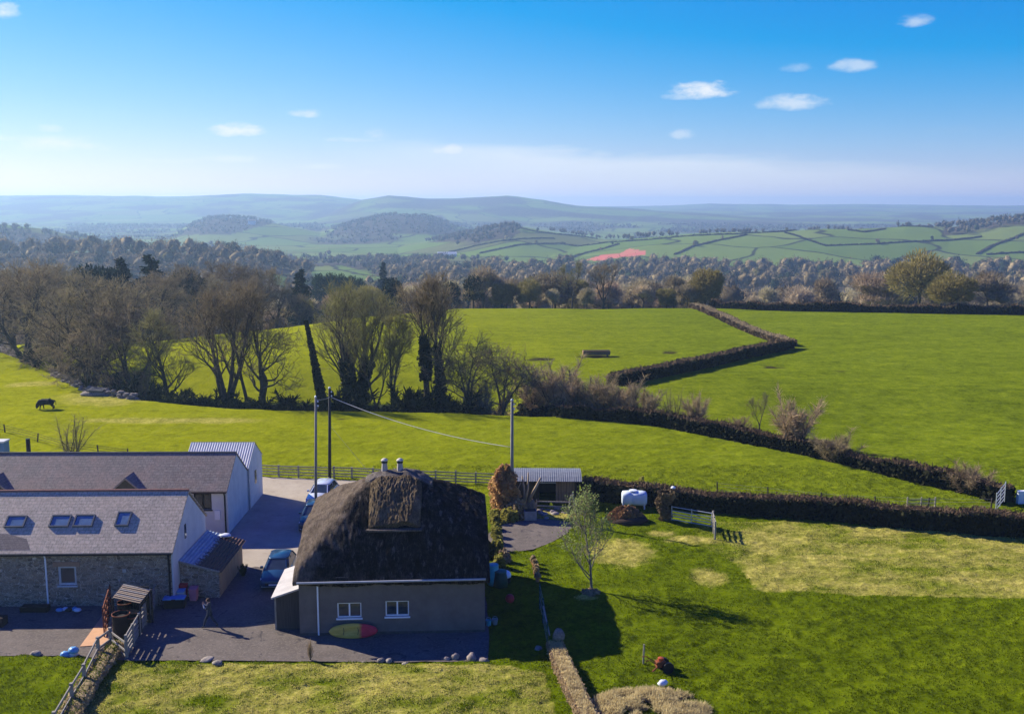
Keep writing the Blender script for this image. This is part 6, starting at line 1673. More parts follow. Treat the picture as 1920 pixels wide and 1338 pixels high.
def quadruped(name, s, graze=True):
    J = {'rump': ((.72, 0, 1.08), .35), 'loin': ((.35, 0, 1.04), .41), 'belly': ((-.1, 0, .98), .46), 'chest': ((-.5, 0, 1.02), .42), 'withers': ((-.72, 0, 1.04), .36), 'neck': ((-.93, 0, .78), .28), 'poll': ((-1.05, 0, .52), .20), 'face': ((-1.10, 0, .33), .155), 'muzzle': ((-1.13, 0, .15), .11), 'tail0': ((.98, 0, 1.2), .05), 'tail1': ((1.06, 0, .9), .03), 'tail2': ((1.06, 0, .55), .045),
         'earl': ((-1.06, -.24, .58), .035), 'earr': ((-1.06, .24, .58), .035)}
    E = [('rump', 'loin'), ('loin', 'belly'), ('belly', 'chest'), ('chest', 'withers'), ('withers', 'neck'), ('neck', 'poll'), ('poll', 'face'), ('face', 'muzzle'), ('rump', 'tail0'), ('tail0', 'tail1'), ('tail1', 'tail2'), ('poll', 'earl'), ('poll', 'earr')]
    for s_, n in ((-1, 'l'), (1, 'r')):
        J['h%s0' % n] = ((.66, s_ * .2, .82), .17); J['h%s1' % n] = ((.55, s_ * .2, .60), .11); J['h%s2' % n] = ((.80, s_ * .2, .40), .07); J['h%s3' % n] = ((.76, s_ * .2, .08), .06); J['h%s4' % n] = ((.70, s_ * .2, .02), .06)
        J['f%s0' % n] = ((-.52, s_ * .2, .78), .14); J['f%s1' % n] = ((-.54 + .12 * s_, s_ * .2, .44), .075); J['f%s2' % n] = ((-.54 + .16 * s_, s_ * .2, .08), .055); J['f%s3' % n] = ((-.58 + .16 * s_, s_ * .2, .02), .055)
        E += [('rump', 'h%s0' % n), ('h%s0' % n, 'h%s1' % n), ('h%s1' % n, 'h%s2' % n), ('h%s2' % n, 'h%s3' % n), ('h%s3' % n, 'h%s4' % n), ('chest', 'f%s0' % n), ('f%s0' % n, 'f%s1' % n), ('f%s1' % n, 'f%s2' % n), ('f%s2' % n, 'f%s3' % n)]
    J = {k: (tuple(c * s for c in v[0]), v[1] * s) for k, v in J.items()}
    return skin_mesh(name, J, E, 'belly')
cm = quadruped('cow', 1.0); paint_by(cm, [simple('black_hide', (.016, .015, .015), (.010, .009, .009), 4, .8)], lambda c: 0)
x, y, z = hit(88, 769); tag(link_mesh('cow', cm, None, (x, y, z + .03), R(8)), 'black cow grazing with its head down in the left field', 'cow').scale = (1.0, 1.1, .88)
sm_ = quadruped('sheep', .62); paint_by(sm_, [simple('fleece', (.62, .58, .50), (.5, .46, .4), 6, .95)], lambda c: 0)
for i, (px, py, a) in enumerate([(1022, 575, 20), (1034, 575, 160), (1043, 576, -15), (1052, 575, 190), (1066, 576, 30), (1079, 575, 10)]):
    x, y, z = hit(px, py + 1.5); tag(link_mesh('sheep', sm_, None, (x, y, z + .02), R(a)), 'small pale sheep grazing on the crest of the middle pasture', 'sheep', 'sheep on the crest')
x, y, z = hit(1118, 668)
o = thing('feed_trough', 'long brown wooden feed trough lying in the middle pasture', 'trough', (x, y, z), R(4))
MB().prism([(-2.2, -.45, .25), (-2.2, .45, .25), (-2.2, .62, .95), (-2.2, -.62, .95)], (4.4, 0, 0)).build('trough_body', M['plank'], o)
MB().box((-2.1, -.5, .951), (2.1, .5, .99)).build('feed', M['soil'], o)
for s_ in (-1.8, 1.8): MB().box((s_ - .1, -.5, -.1), (s_ + .1, .5, .249)).build('leg', M['dark_wood'], o)
# ================================================================== yard and garden things
def put(mb, name, mat, label, cat, x, y, z=.03, rz=0.0, smooth=False, group=None, bevel=0):
    o = mb.build(name, mat, None, smooth, (x, y, z), rz, bevel); return tag(o, label, cat, group)
# kayak leaning on its side against the front wall
m, nt, p = new_mat('kayak_plastic'); tc = N(nt, 'ShaderNodeTexCoord'); sx = N(nt, 'ShaderNodeSeparateXYZ'); nt.links.new(tc.outputs['Object'], sx.inputs[0])
f = math_(nt, 'ADD', sx.outputs['X'], math_(nt, 'MULTIPLY', math_(nt, 'SUBTRACT', noise(nt, tc.outputs['Object'], 2.5, 4), .5), .35))
yl = ramp(nt, noise(nt, obj_vec(nt, (.6, 1, 3)), 3, 4), [(.3, (.44, .30, .045)), (.7, (.60, .46, .10))]); rd = ramp(nt, noise(nt, tc.outputs['Object'], 3, 4), [(.3, (.46, .015, .045)), (.7, (.60, .03, .07))])
nt.links.new(mix(nt, rampf(nt, f, .30, .50), yl, rd), p.inputs['Base Color']); p.inputs['Roughness'].default_value = .35
ku0, kz0 = plane_uz(617, 1186, HO, HR, -.35); ku1, _ = plane_uz(709, 1186, HO, HR, -.35); KL = (ku1 - ku0)
kc = Matrix.Rotation(HR, 3, 'Z') @ Vector(((ku0 + ku1) / 2, -.46, 0)) + Vector((HO[0], HO[1], 0))
secs = []; n = 24; vs = []; fs = []
for i in range(n + 1):
    t = -1 + 2 * i / n; hw = .41 * max(0, 1 - abs(t) ** 2.1) ** .52 + .012; dp = .15 * max(0, 1 - abs(t) ** 2.6) ** .6 + .012
    for k in range(16):
        a = 2 * math.pi * k / 16; c, s_ = math.cos(a), math.sin(a)
        yy = -dp * s_ * (1.0 if s_ < 0 else .85)
        if s_ > .3 and abs(t) < .72: yy += .10 * (s_ - .3) * (1 - (t / .72) ** 2) * (1.6 if abs(c) < .55 else .3)   # the seat well
        vs.append((KL / 2 * t, yy, hw * c))
for i in range(n):
    for k in range(16): fs.append((i * 16 + k, i * 16 + (k + 1) % 16, (i + 1) * 16 + (k + 1) % 16, (i + 1) * 16 + k))
fs.append(tuple(range(16))); fs.append(tuple(n * 16 + k for k in range(16))[::-1])
kk = MB(); kk.add(vs, fs); ky = put(kk, 'kayak', m, 'yellow kayak with a red end leaning on its side against the front wall', 'kayak', kc.x, kc.y, .44, HR, True)
ky.rotation_euler = (R(-14), 0, HR)
for xx in (-.55, .25): MB().tube([(xx, -.11, -.2), (xx + .05, -.15, 0), (xx, -.11, .2)], .014, 6).build('strap', M['black'], ky)
# boulders along the yard edge
for i, (px, py, w_, h_, lb) in enumerate([(67, 1227, .42, .42, 'round grey boulder on the yard edge at the far left'), (388, 1236, .52, .20, 'flat pale stone on the yard edge, left of the dark one'), (407, 1243, .45, .26, 'dark flat stone on the grass beside the flat pale stone'), (682, 1242, .2, .16, 'smallest pale stone on the grass edge below the kayak'),
      (715, 1239, .34, .34, 'left pale rock of the touching pair under the right window'), (729, 1239, .34, .30, 'right pale rock of the touching pair under the right window'), (838, 1236, .30, .30, 'brown rock left of the tall boulder by the cottage corner'), (854, 1234, .34, .50, 'tall boulder between the brown rock and the round one'),
      (884, 1235, .46, .52, 'largest round brown boulder by the cottage corner'), (906, 1238, .44, .24, 'low flat rock at the yard corner right of the largest boulder'), (760, 1243, .25, .12, 'thin pale stone slab in the grass edge, right of the rock pair'), (1010, 1216, .36, .30, 'grey rock on the lawn edge beside the end of the straw bank')]):
    x, y = G(px, py); put(lump_mesh('b', None, w_ * .72, w_ * .56, h_ * .50, 30 + i, .32, 16), 'boulder', M['rock'], lb, 'boulder', x, y, -.02, i, True)
# blue bundle on the yard edge
x, y = G(131, 1230); o = thing('plastic_bundle', 'crumpled bright blue and white plastic bundle on the yard edge', 'bundle', (x, y, 0))
for i, (dx, dz, r, mt) in enumerate([(-.22, 0, .30, 'blue_plastic'), (.18, .22, .30, 'blue_plastic'), (.1, 0, .3, 'white_plastic')]):
    lump_mesh('b', None, r, r * .8, r * .8, 50 + i, .3, 14).build('bag', M[mt], o, True, (dx, i * .05, dz))
x, y = G(133, 1143); o = thing('bag_pile', 'low pile of blue white bags at the foot of the stone barn wall', 'bag pile', (x, y - .2, .03))
for i in range(5): lump_mesh('b', None, .22, .18, .14, 60 + i, .3, 12).build('bag', M[('blue_plastic', 'white_plastic', 'black')[i % 3]], o, True, (i * .28 - .6, (i % 2) * .15, 0))
x, y = G(70, 1143); o = thing('drain_trough', 'black trough lying against the stone barn wall by the white pipe', 'trough', (x, y - .25, .03))
MB().prism([(-.8, -.22, .02), (-.8, .22, .02), (-.8, .3, .34), (-.8, -.3, .34)], (1.6, 0, 0)).build('trough_body', M['black'], o); MB().box((-.74, -.22, .342), (.74, .22, .36)).build('filling', M['soil'], o)
x, y = G(-6, 1172); o = thing('planter', 'dark timber planter at the left edge of the yard', 'planter', (x, y, .03))
MB().box((-.6, -.35, 0), (.5, .35, .5), 0).build('box', M['dark_wood'], o, bevel=.02); MB().box((-.52, -.27, .501), (.42, .27, .53)).build('soil', M['soil'], o)
for s_ in (-.58, .48): MB().beam((s_, -.36, 0), (s_, -.36, .56), .06).build('corner_post', M['dark_wood'], o)
# orange board
bp = [G(150, 1213), G(204, 1209), G(222, 1150), G(196, 1150)]
bd = MB().prism([(a, b, .036) for a, b in bp], (0, 0, .03)).build('timber_board', M['board']); tag(bd, 'pale orange board laid flat on the tarmac beside the wood store', 'board')
# wood store with slatted roof, trellis and drums
A = Vector((*G(232, 1177), .03)); ws = thing('wood_store', 'ramshackle timber wood store with a pale slatted roof beside the tall fence', 'wood store', A, R(-14))
c1 = [onY(*q) for q in ((232, 1094, A.y + .9), (283, 1104, A.y + .75), (262, 1131, A.y - .6), (211, 1120, A.y - .45))]
rt = Matrix.Rotation(R(14), 3, 'Z'); c1 = [rt @ (Vector(c) - A) for c in c1]
for i in range(9):
    a = c1[0].lerp(c1[3], (i + .5) / 9); b = c1[1].lerp(c1[2], (i + .5) / 9)
    MB().beam(a + Vector((0, 0, .01 * (i % 2))), b + Vector((0, 0, .01 * (i % 2))), (c1[0] - c1[3]).length / 9 * .92, .035).build('roof_slat', M['pale_plank'] if i % 3 else M['grey_wood'], ws)
for c in c1: MB().beam((c.x, c.y, 0), (c.x, c.y, c.z - .03), .09).build('post', M['dark_wood'], ws)
MB().beam(c1[0] - Vector((0, 0, .1)), c1[3] - Vector((0, 0, .1)), .05, .1).build('rafter', M['dark_wood'], ws); MB().beam(c1[1] - Vector((0, 0, .1)), c1[2] - Vector((0, 0, .1)), .05, .1).build('rafter', M['dark_wood'], ws)
bk = MB(); d_ = c1[1] - c1[0]
for i in range(8): q = c1[0] + d_ * (i / 8); bk.beam((q.x, q.y, 0), (q.x, q.y, c1[0].z - .1), d_.length / 8 * .96, .03)
bk.build('back_boards', M['dark_wood'], ws)
for i in range(26):
    r_ = rnd; a = c1[0].lerp(c1[1], r_.uniform(.1, .9)).lerp(c1[3].lerp(c1[2], .5), r_.uniform(.1, .5)); z = r_.uniform(.1, .9)
    MB().tube([(a.x - .2, a.y, z), (a.x + .22, a.y + r_.uniform(-.1, .1), z)], r_.uniform(.05, .09), 8).build('log', M['plank'], ws)
B0 = Vector((*G(196, 1195), .03)); B1 = Vector((*G(209, 1148), .03))
tl = thing('trellis', 'rusty brown trellis screen standing left of the dark drums', 'trellis', B0)
d = B1 - B0
for i in range(6): MB().beam(d * (i / 5), d * (i / 5) + Vector((0, 0, 1.75)), .06).build('upright', M['rust'], tl)
for hh in (.15, .55, .95, 1.35, 1.7): MB().beam(Vector((0, 0, hh)), d + Vector((0, 0, hh)), .05, .07).build('crossbar', M['rust'], tl)
for i, (px, py, r_, h_, lb) in enumerate([(229, 1194, .48, 1.35, 'dark rusty oil drum with an open top, nearest the gate'), (251, 1192, .36, 1.15, 'narrower dark drum beside the rusty open topped one'), (236, 1168, .42, 1.25, 'dark drum behind the two front drums under the slatted roof')]):
    x, y = G(px, py); o = thing('oil_drum', lb, 'drum', (x, y, .03), i)
    dk = M['black']
    MB().lathe((0, 0, 0), [(r_, 0), (r_, h_ * .33), (r_ * 1.03, h_ * .345), (r_, h_ * .36), (r_, h_ * .66), (r_ * 1.03, h_ * .675), (r_, h_ * .69), (r_, h_), (r_ * .93, h_), (r_ * .93, h_ - .12)], 20).build('barrel', simple('drum_black', (.022, .016, .013), (.012, .009, .008), 4, .7), o)
    t = MB(); t.tube([(r_ * math.cos(a * math.pi / 12), r_ * math.sin(a * math.pi / 12), h_ + .01) for a in range(25)], .03, 6, cap=False); t.build('rim', M['rust'], o)
# bins
def wheelie(px, py, mat, lidm, label, s=1.0, rz=0):
    x, y = G(px, py); o = thing('bin', label, 'bin', (x, y, .03), rz)
    MB().prism([(-.24 * s, -.26 * s, .05), (.24 * s, -.26 * s, .05), (.29 * s, -.32 * s, .92 * s), (-.29 * s, -.32 * s, .92 * s)], (0, .6 * s, 0)).build('bin_body', mat, o, bevel=.02)
    MB().prism([(-.31 * s, -.36 * s, .925 * s), (.31 * s, -.36 * s, .925 * s), (.31 * s, .32 * s, 1.0 * s), (-.31 * s, .32 * s, 1.0 * s)], (0, 0, .06)).build('lid', lidm, o, bevel=.015)
    for s_ in (-.25, .25): MB().tube([(s_ * s - .03, .3 * s, .09), (s_ * s + .03, .3 * s, .09)], .09, 10).build('wheel', M['black'], o)
wheelie(345, 1121, M['red_plastic'], M['red_plastic'], 'red bin with red lid standing behind the pale ones by the shed wall', .95)
wheelie(364, 1126, M['pink_plastic'], M['pink_plastic'], 'faded pink bin right of the red one', .82)
wheelie(341, 1128, M['white_plastic'], M['blue_plastic'], 'small pale bin with blue lid in front of the red one', .72)
x, y = G(328, 1138); o = thing('storage_box', 'black plastic storage chest with a pale blue lid by the tall fence', 'storage box', (x, y, .03), R(6))
MB().box((-.62, -.3, 0), (.62, .3, .55)).build('chest', M['black'], o, bevel=.03); MB().box((-.65, -.33, .552), (.65, .33, .62)).build('lid', M['blue_plastic'], o, bevel=.02); MB().box((-.12, -.352, .56), (.12, -.331, .60)).build('handle', M['black'], o)
x, y = G(455, 1080); o = shr = K['darkshrub'].place(x, y, 0, .8, 'small dark shrub against the timber side of the lean-to', None, 0, .7)
x, y = G(582, 1237); o = K['shrub2'].place(x, y, 0, 1.0, 'thin dry weed stalks sprouting from the tarmac below the porch', None, 0, .25)
# right side of the cottage: water butt, bins, dome, ball
x, y = G(931, 1102); o = thing('water_butt', 'turquoise water butt at the back corner of the cottage', 'water butt', (HO[0] + HW + .30, y + .6, 0))
MB().lathe((0, 0, 0), [(.33, 0), (.38, .3), (.40, .7), (.36, 1.25), (.34, 1.3)], 20).build('tank', M['teal_plastic'], o, True); MB().lathe((0, 0, 1.301), [(.37, 0), (.36, .05), (.05, .08)], 20).build('lid', M['teal_plastic'], o)
x, y = G(934, 1100); o = thing('compost_bin', 'dark green compost bin beside the turquoise water butt', 'compost bin', (x + .15, y + .2, 0))
MB().lathe((0, 0, 0), [(.48, 0), (.44, .5), (.36, .95)], 18).build('bin_body', M['green_plastic'], o, True); MB().lathe((0, 0, .951), [(.40, 0), (.38, .07), (.08, .12)], 18).build('lid', simple('green_lid', (.03, .13, .11), (.02, .1, .08), 3, .5), o)
x, y = G(948, 1092); o = thing('dome_cover', 'pale blue white dome standing on a dark base at the lawn edge', 'garden dome', (x, y, 0))
MB().lathe((0, 0, 0), [(.30, 0), (.34, .2), (.33, .42)], 18).build('base', M['black'], o); MB().lathe((0, 0, .421), [(.36, 0), (.36, .12), (.30, .28), (.18, .38), (.02, .42)], 18).build('dome', simple('dome_white', (.62, .72, .86), (.55, .65, .8), 2, .4), o, True)
x, y = G(956, 1130); put(MB().lathe((0, 0, 0), [(.03, .0), (.15, .03), (.24, .12), (.28, .26), (.24, .42), (.14, .52), (.02, .55)], 18), 'ball', M['red_plastic'], 'red ball lying in the shade beside the cottage', 'ball', x, y, .02, 0, True)
for i, (px, py, mt, lb) in enumerate([(916, 1172, 'teal_plastic', 'small turquoise bucket in the shade by the front corner of the cottage'), (928, 1170, 'grey_metal', 'grey metal tub in the shade right of the turquoise bucket')]):
    x, y = G(px, py); o = thing('bucket', lb, 'bucket', (x, y, 0)); MB().lathe((0, 0, 0), [(.13, 0), (.18, .34), (.165, .34), (.13, .06)], 16).build('pail', M[mt], o); t = MB(); t.tube([(-.17, 0, .34), (-.1, .02, .46), (0, .03, .5), (.1, .02, .46), (.17, 0, .34)], .01, 5); t.build('handle', M['grey_metal'], o)
# clipped golden shrubs in a row along the path
gv = leaf_quads
def bush(seed, r, h, n, mat, name='shrub'):
    rng = np.random.default_rng(seed); d = rng.normal(size=(n, 3)); d /= np.linalg.norm(d, axis=1)[:, None]; d[:, 2] = np.abs(d[:, 2])
    q = 1 + .22 * np.sin(d[:, 0] * 5 + seed) * np.cos(d[:, 1] * 6)
    P = d * (np.array([r, r, h]) * (q * rng.uniform(.7, 1.03, n))[:, None]); v, f = leaf_quads(P, rng.uniform(.07, .16, n) * (1 + h * .3), rng); return np_mesh(name, v, f, mat)
gm = [bush(300 + i, .40, .75, 700, M['gold_leaf'], 'garden_shrub') for i in range(3)]
for i, (px, py) in enumerate([(927, 968), (929, 980), (931, 993), (931, 1006), (933, 1019), (934, 1032), (934, 1046), (936, 1062)]):
    x, y = G(px, py); o = link_mesh('garden_shrub', gm[i % 3], None, (x, y - .1, 0), i); o.scale = (1, 1, (.8, 1.0, .7, .95, .85, 1.0, .75, 1.15)[i])
    tag(o, 'clipped yellow green shrub in the single row between cottage and path', 'shrub', 'clipped shrubs beside the path')
dm2 = bush(320, .45, .95, 900, M['ivy'], 'garden_shrub'); bm2 = bush(321, .45, .9, 900, M['bramble'], 'garden_shrub')
for i, (px, py, mm, s_, lb) in enumerate([(944, 965, dm2, 1.0, 'dark shrub at the far end of the clipped row'), (945, 1052, bm2, .9, 'reddish brown shrub at the near end of the clipped row'), (918, 1045, dm2, 1.1, 'dark shrub against the shaded cottage side, behind the turquoise butt')]):
    x, y = G(px, py); o = link_mesh('garden_shrub', mm, None, (x, y, 0), i); o.scale = (s_, s_, s_); tag(o, lb, 'shrub')
# rusty conifer and driftwood beside the shelter
x, y = G(952, 968); rng = np.random.default_rng(12); n = 4200
h = rng.random(n); a = rng.random(n) * 6.28; rr = (.82 * (1 - h ** 5) + .22) * np.sqrt(rng.uniform(.2, 1.15, n)) * (1 + .28 * np.sin(h * 13 + a * 2) * np.cos(a * 3 + h * 5))
v, f = leaf_quads(np.stack([np.cos(a) * rr, np.sin(a) * rr, h * 3.6 * (1 + .10 * np.sin(a * 2 + 1))], -1), rng.uniform(.07, .20, n), rng, 1.6)
o = thing('conifer', 'rusty brown dying conifer towering beside the grey pole', 'conifer', (x - .25, y + .9, 0)); link_mesh('foliage', np_mesh('foliage', v, f, M['rust_leaf']), o)
MB().tube([(0, 0, -.2), (0, 0, 3.2)], [.14, .04], 8).build('trunk', M['bark'], o)
o = K['shrub1'].place(x + .05, y + 1.3, 3.1, 1.9, 'brown twiggy', None, 0, .5) if False else None
o = link_mesh('garden_shrub', bush(331, .7, .9, 1400, M['gold_leaf'], 'garden_shrub'), None, (*G(954, 976), 0)); tag(o, 'golden shrub at the foot of the rusty conifer', 'shrub')
o = link_mesh('garden_shrub', bush(332, .85, 1.3, 1600, M['dead_grass'], 'garden_shrub'), None, (*G(971, 970), 0)); tag(o, 'dry brown shrub between the rusty conifer and the stone planter', 'shrub')
dx, dy = G(984, 966); dw = thing('driftwood', 'upright bleached driftwood branches standing in front of the shelter', 'driftwood', (dx, dy + .6, 0))
for pts, r_ in [([(0, 0, 0), (.0, .1, 1.2), (-.05, .1, 2.0), (-.2, .1, 3.0)], .13), ([(.05, 0, 1.0), (.25, 0, 2.0), (.28, 0, 3.3)], .10), ([(.3, 0, .9), (.8, -.1, 2.0), (1.25, -.1, 2.9)], .14), ([(-.1, 0, .6), (-.55, 0, 1.3), (-.5, 0, 2.1), (-.3, 0, 2.5)], .07)]:
    MB().tube(pts, [r_ * (1 - .2 * i) for i in range(len(pts))], 8).build('branch', M['pale_plank'], dw, True)
lump_mesh('s', None, .5, .4, .9, 71, .25, 14).build('stump', M['plank'], dw, True, (.45, .1, 0))
x, y = G(994, 973); o = thing('stone_planter', 'square grey stone planter by the driftwood branches', 'planter', (x, y, 0), R(4))
MB().box((-.48, -.4, 0), (.48, .4, .72)).build('box', M['concrete_block'], o, bevel=.02); MB().box((-.41, -.33, .721), (.41, .33, .76)).build('soil', M['soil'], o)
for i in range(16):
    x, y = G(rnd.uniform(1010, 1062), rnd.uniform(952, 972)); s_ = rnd.uniform(.12, .3)
    put(lump_mesh('b', None, s_ * 1.3, s_, s_ * .6, 80 + i, .25, 12), 'rubble_stone', M['rubble'], 'pale rubble stone scattered before the field shelter rail', 'stone', x, y, 0, i, True, 'rubble before the shelter')
rail_fence([Vector((*G(1006, 955), 0)), Vector((*G(1068, 957), 0))], 2.6, .8, (.35, .72), 'low grey rail fence in front of the open field shelter', M['grey_wood'], .1, .05, .1)
x, y = G(1073, 962); o = thing('trestle', 'pale timber A frame trestle by the shelter corner', 'trestle', (x, y, 0))
for p_, q_ in (((-.35, 0, 0), (-.1, 0, 1.5)), ((.25, -.1, 0), (.02, 0, 1.7)), ((.25, .4, 0), (0, .1, 1.5))): MB().beam(p_, q_, .1, .08).build('leg', M['grey_wood'], o)
MB().beam((-.27, -.03, .6), (.18, -.06, .6), .05, .08).build('brace', M['grey_wood'], o)
# young tree on the lawn
def young(seed):
    (wv, wf), (tv, tf), _ = bare_tree(seed, 6, 1, spread=.62, crown0=.14, nb=(17, 5, 3), twigs=2, wide=.50, r0=.10, wig=.10, up=.16, twl=.40, tww=.016)
    return (wv, wf), (tv, tf)
(wv, wf), (tv, tf) = young(91); rng = np.random.default_rng(92)
x, y = G(1109, 1104); hgt = onY(1112, 938, y)[2]; k = hgt / 5.9
yt = thing('young_tree', 'slender young lawn tree just coming into pale green leaf', 'tree', (x, y, -.02), 1.1); yt.scale = (k, k, k)
link_mesh('trunk', np_mesh('trunk', wv, wf, leaf_mat('pale_bark', (.24, .21, .16), (.13, .11, .085), 0, .9, 0, 1.2), True), yt); link_mesh('twigs', np_mesh('twigs', tv, tf, M['twig_green']), yt)
c = tv.reshape(-1, 4, 3).mean(1); c = np.repeat(c, 2, 0) + rng.normal(size=(len(c) * 2, 3)) * .12
v, f = leaf_quads(c, rng.uniform(.04, .085, len(c)), rng, 1.3); link_mesh('leaves', np_mesh('leaves', v, f, M['young_leaf']), yt)
print('young leaves', len(f))
# oil tank
x, y = G(1190, 955); ot = thing('oil_tank', 'white ribbed oil tank on legs before the clipped hedge', 'tank', (x, y + .4, 0), R(-3))
vs = []; fs = []; n = 14
prof = [(-1.02, .02), (-1.0, .42), (-.92, .56), (-.35, .60), (-.28, .555), (-.05, .555), (.0, .60), (.62, .60), (.92, .55), (1.0, .42), (1.02, .02)]
for (xx, r_) in prof:
    for k in range(16):
        a = 2 * math.pi * k / 16; ca, sa = math.cos(a), math.sin(a); e = .62
        vs.append((xx, math.copysign(abs(ca) ** e, ca) * r_ * .9, .85 + math.copysign(abs(sa) ** e, sa) * r_ * .95))
for i in range(len(prof) - 1):
    for k in range(16): fs.append((i * 16 + k, i * 16 + (k + 1) % 16, (i + 1) * 16 + (k + 1) % 16, (i + 1) * 16 + k))
mb = MB(); mb.add(vs, fs); mb.build('tank_shell', simple('tank_white', (.62, .70, .76), (.50, .58, .64), 2, .5), ot, True)
MB().lathe((-.1, 0, 1.40), [(.32, 0), (.32, .10), (.06, .14)], 16).build('lid', M['white_plastic'], ot)
for a, b in ((-.95, -.4), (-.95, .4), (.75, -.4), (.75, .4)): MB().box((a, b - .05, 0), (a + .1, b + .05, .75)).build('leg', M['white_plastic'], ot)
o = link_mesh('garden_shrub', bush(340, .8, 1.7, 1300, M['gold_leaf'], 'garden_shrub'), None, (*G(1200, 938), 0)); tag(o, 'yellow leafed sapling bush behind the white oil tank', 'shrub')
# brash heap
x, y = G(1178, 982); o = thing('brash_heap', 'heap of brown dead leaves and brash with dark earth at its foot', 'heap', (x, y + .5, 0))
lump_mesh('h', None, 1.5, 1.0, .42, 401, .2, 20).build('earth', M['soil'], o, True)
rng = np.random.default_rng(7); n = 4200; a = rng.random(n) * 6.28; rr = np.sqrt(rng.random(n)); P = np.stack([np.cos(a) * rr * 1.45 - .1, np.sin(a) * rr * .9 + .25, .25 + .75 * (1 - rr ** 2) * rng.uniform(.75, 1.05, n) * (1 + .25 * np.sin(a * 3))], -1)
v, f = leaf_quads(P, rng.uniform(.08, .20, n), rng, 1.5); link_mesh('leaves', np_mesh('leaves', v, f, leaf_mat('leaf_litter', (.44, .25, .11), (.20, .12, .055), .1, .9, 0, 1.2)), o)
# ivy covered gatepost, gate and hurdle
x, y = G(1246, 978); o = thing('gatepost', 'stout gatepost smothered in brown dead ivy beside the metal gate', 'gatepost', (x, y + .2, 0))
MB().tube([(0, 0, -.2), (0, 0, 1.6), (.05, 0, 2.1)], [.3, .27, .22], 10).build('post', M['bark'], o)
rng = np.random.default_rng(8); n = 4800; h = rng.random(n); a = rng.random(n) * 6.28; rr = (.42 + .16 * np.sin(h * 9 + a) + .18 * (h > .6)) * np.sqrt(rng.uniform(.5, 1.1, n))
v, f = leaf_quads(np.stack([np.cos(a) * rr, np.sin(a) * rr, h * 2.35], -1), rng.uniform(.07, .17, n), rng); link_mesh('ivy', np_mesh('ivy', v, f, M['ivy_dead']), o)
ga = Vector((*G(1259, 979), 0)); gb = Vector((*G(1334, 992), 0)); d = gb - ga; L = d.length
gt = thing('metal_gate', 'galvanised five bar metal gate hung from the ivy covered post', 'gate', ga, math.atan2(d.y, d.x))
for hh in (.25, .50, .72, .95, 1.25): MB().tube([(0, 0, hh), (L, 0, hh)], .034, 8).build('bar', M['grey_metal'], gt)
for xx in (0, L * .5, L): MB().tube([(xx, 0, .2), (xx, 0, 1.32)], .042, 8).build('upright', M['grey_metal'], gt)
hb_ = Vector((*G(1338, 1013), 0)); e_ = hb_ - gb
hd = thing('hurdle', 'weathered timber hurdle closing the gap at the end of the metal gate', 'hurdle', gb + Vector((.15, .3, 0)))
for hh in (.4, .65, .9, 1.15): MB().beam(Vector((0, .2, hh + .1)), e_ + Vector((.05, 0, hh)), .05, .10).build('rail', M['grey_wood'], hd)
for t in (0, .5, 1): MB().beam(e_ * t + Vector((0, 0, -.1)), e_ * t + Vector((0, 0, 1.35)), .12).build('post', M['grey_wood'], hd)
x, y = G(1265, 960); o = thing('white_cap_post', 'slim post with a round white cap poking up behind the metal gate', 'post', (x, y + 1.0, 0)); MB().tube([(0, 0, -.1), (0, 0, 1.65)], .05, 8).build('shaft', M['dark_wood'], o); MB().lathe((0, 0, 1.651), [(.14, 0), (.2, .06), (.16, .15), (.02, .2)], 12).build('cap', M['white_paint'], o, True)
# hurdle leaning at the end of the mid hedge
x, y, z = hit(1880, 955); o = thing('metal_hurdle', 'leaning pale metal hurdle at the lower end of the mid hedge', 'hurdle', (x, y, z), R(30))
for hh in (.1, .5, .9, 1.3, 1.7): MB().beam((-.9, 0, hh * .8), (.9, .5, hh * .8 + .55), .05).build('bar', M['grey_metal'], o)
for xx in (-.9, 0, .9): MB().beam((xx, xx * .28 + .25, 0 + (xx + .9) * .2), (xx, xx * .28 + .25, 1.5 + (xx + .9) * .3), .06).build('upright', M['grey_metal'], o)
x, y, z = hit(1918, 945); put(MB().box((-.5, -.2, 0), (.5, .2, 1.1)), 'sign_board', M['white_paint'], 'small white board at the right edge past the leaning hurdle', 'board', x, y, z, 0, bevel=.02)
# pots on the lawn
for i, (px, py) in enumerate([(999, 1056), (1003, 1065), (1005, 1074), (1006, 1082), (1008, 1090)]):
    x, y = G(px, py); o = thing('plant_pot', 'terracotta pot with a tuft of dry plant in the short file on the lawn', 'plant pot', (x, y, 0), i, 'terracotta pots filed across the lawn'); s_ = (.8, 1, .95, 1.05, .9)[i]
    MB().lathe((0, 0, 0), [(.13 * s_, 0), (.19 * s_, .3 * s_), (.21 * s_, .3 * s_), (.21 * s_, .36 * s_), (.17 * s_, .36 * s_)], 14).build('pot', M['terracotta'], o); MB().lathe((0, 0, .3 * s_), [(.165 * s_, 0), (.165 * s_, .03)], 14).build('soil', M['soil'], o)
    link_mesh('plant', bush(350 + i, .17, .28, 160, M['dead_grass'], 'plant'), o, (0, 0, .34 * s_))
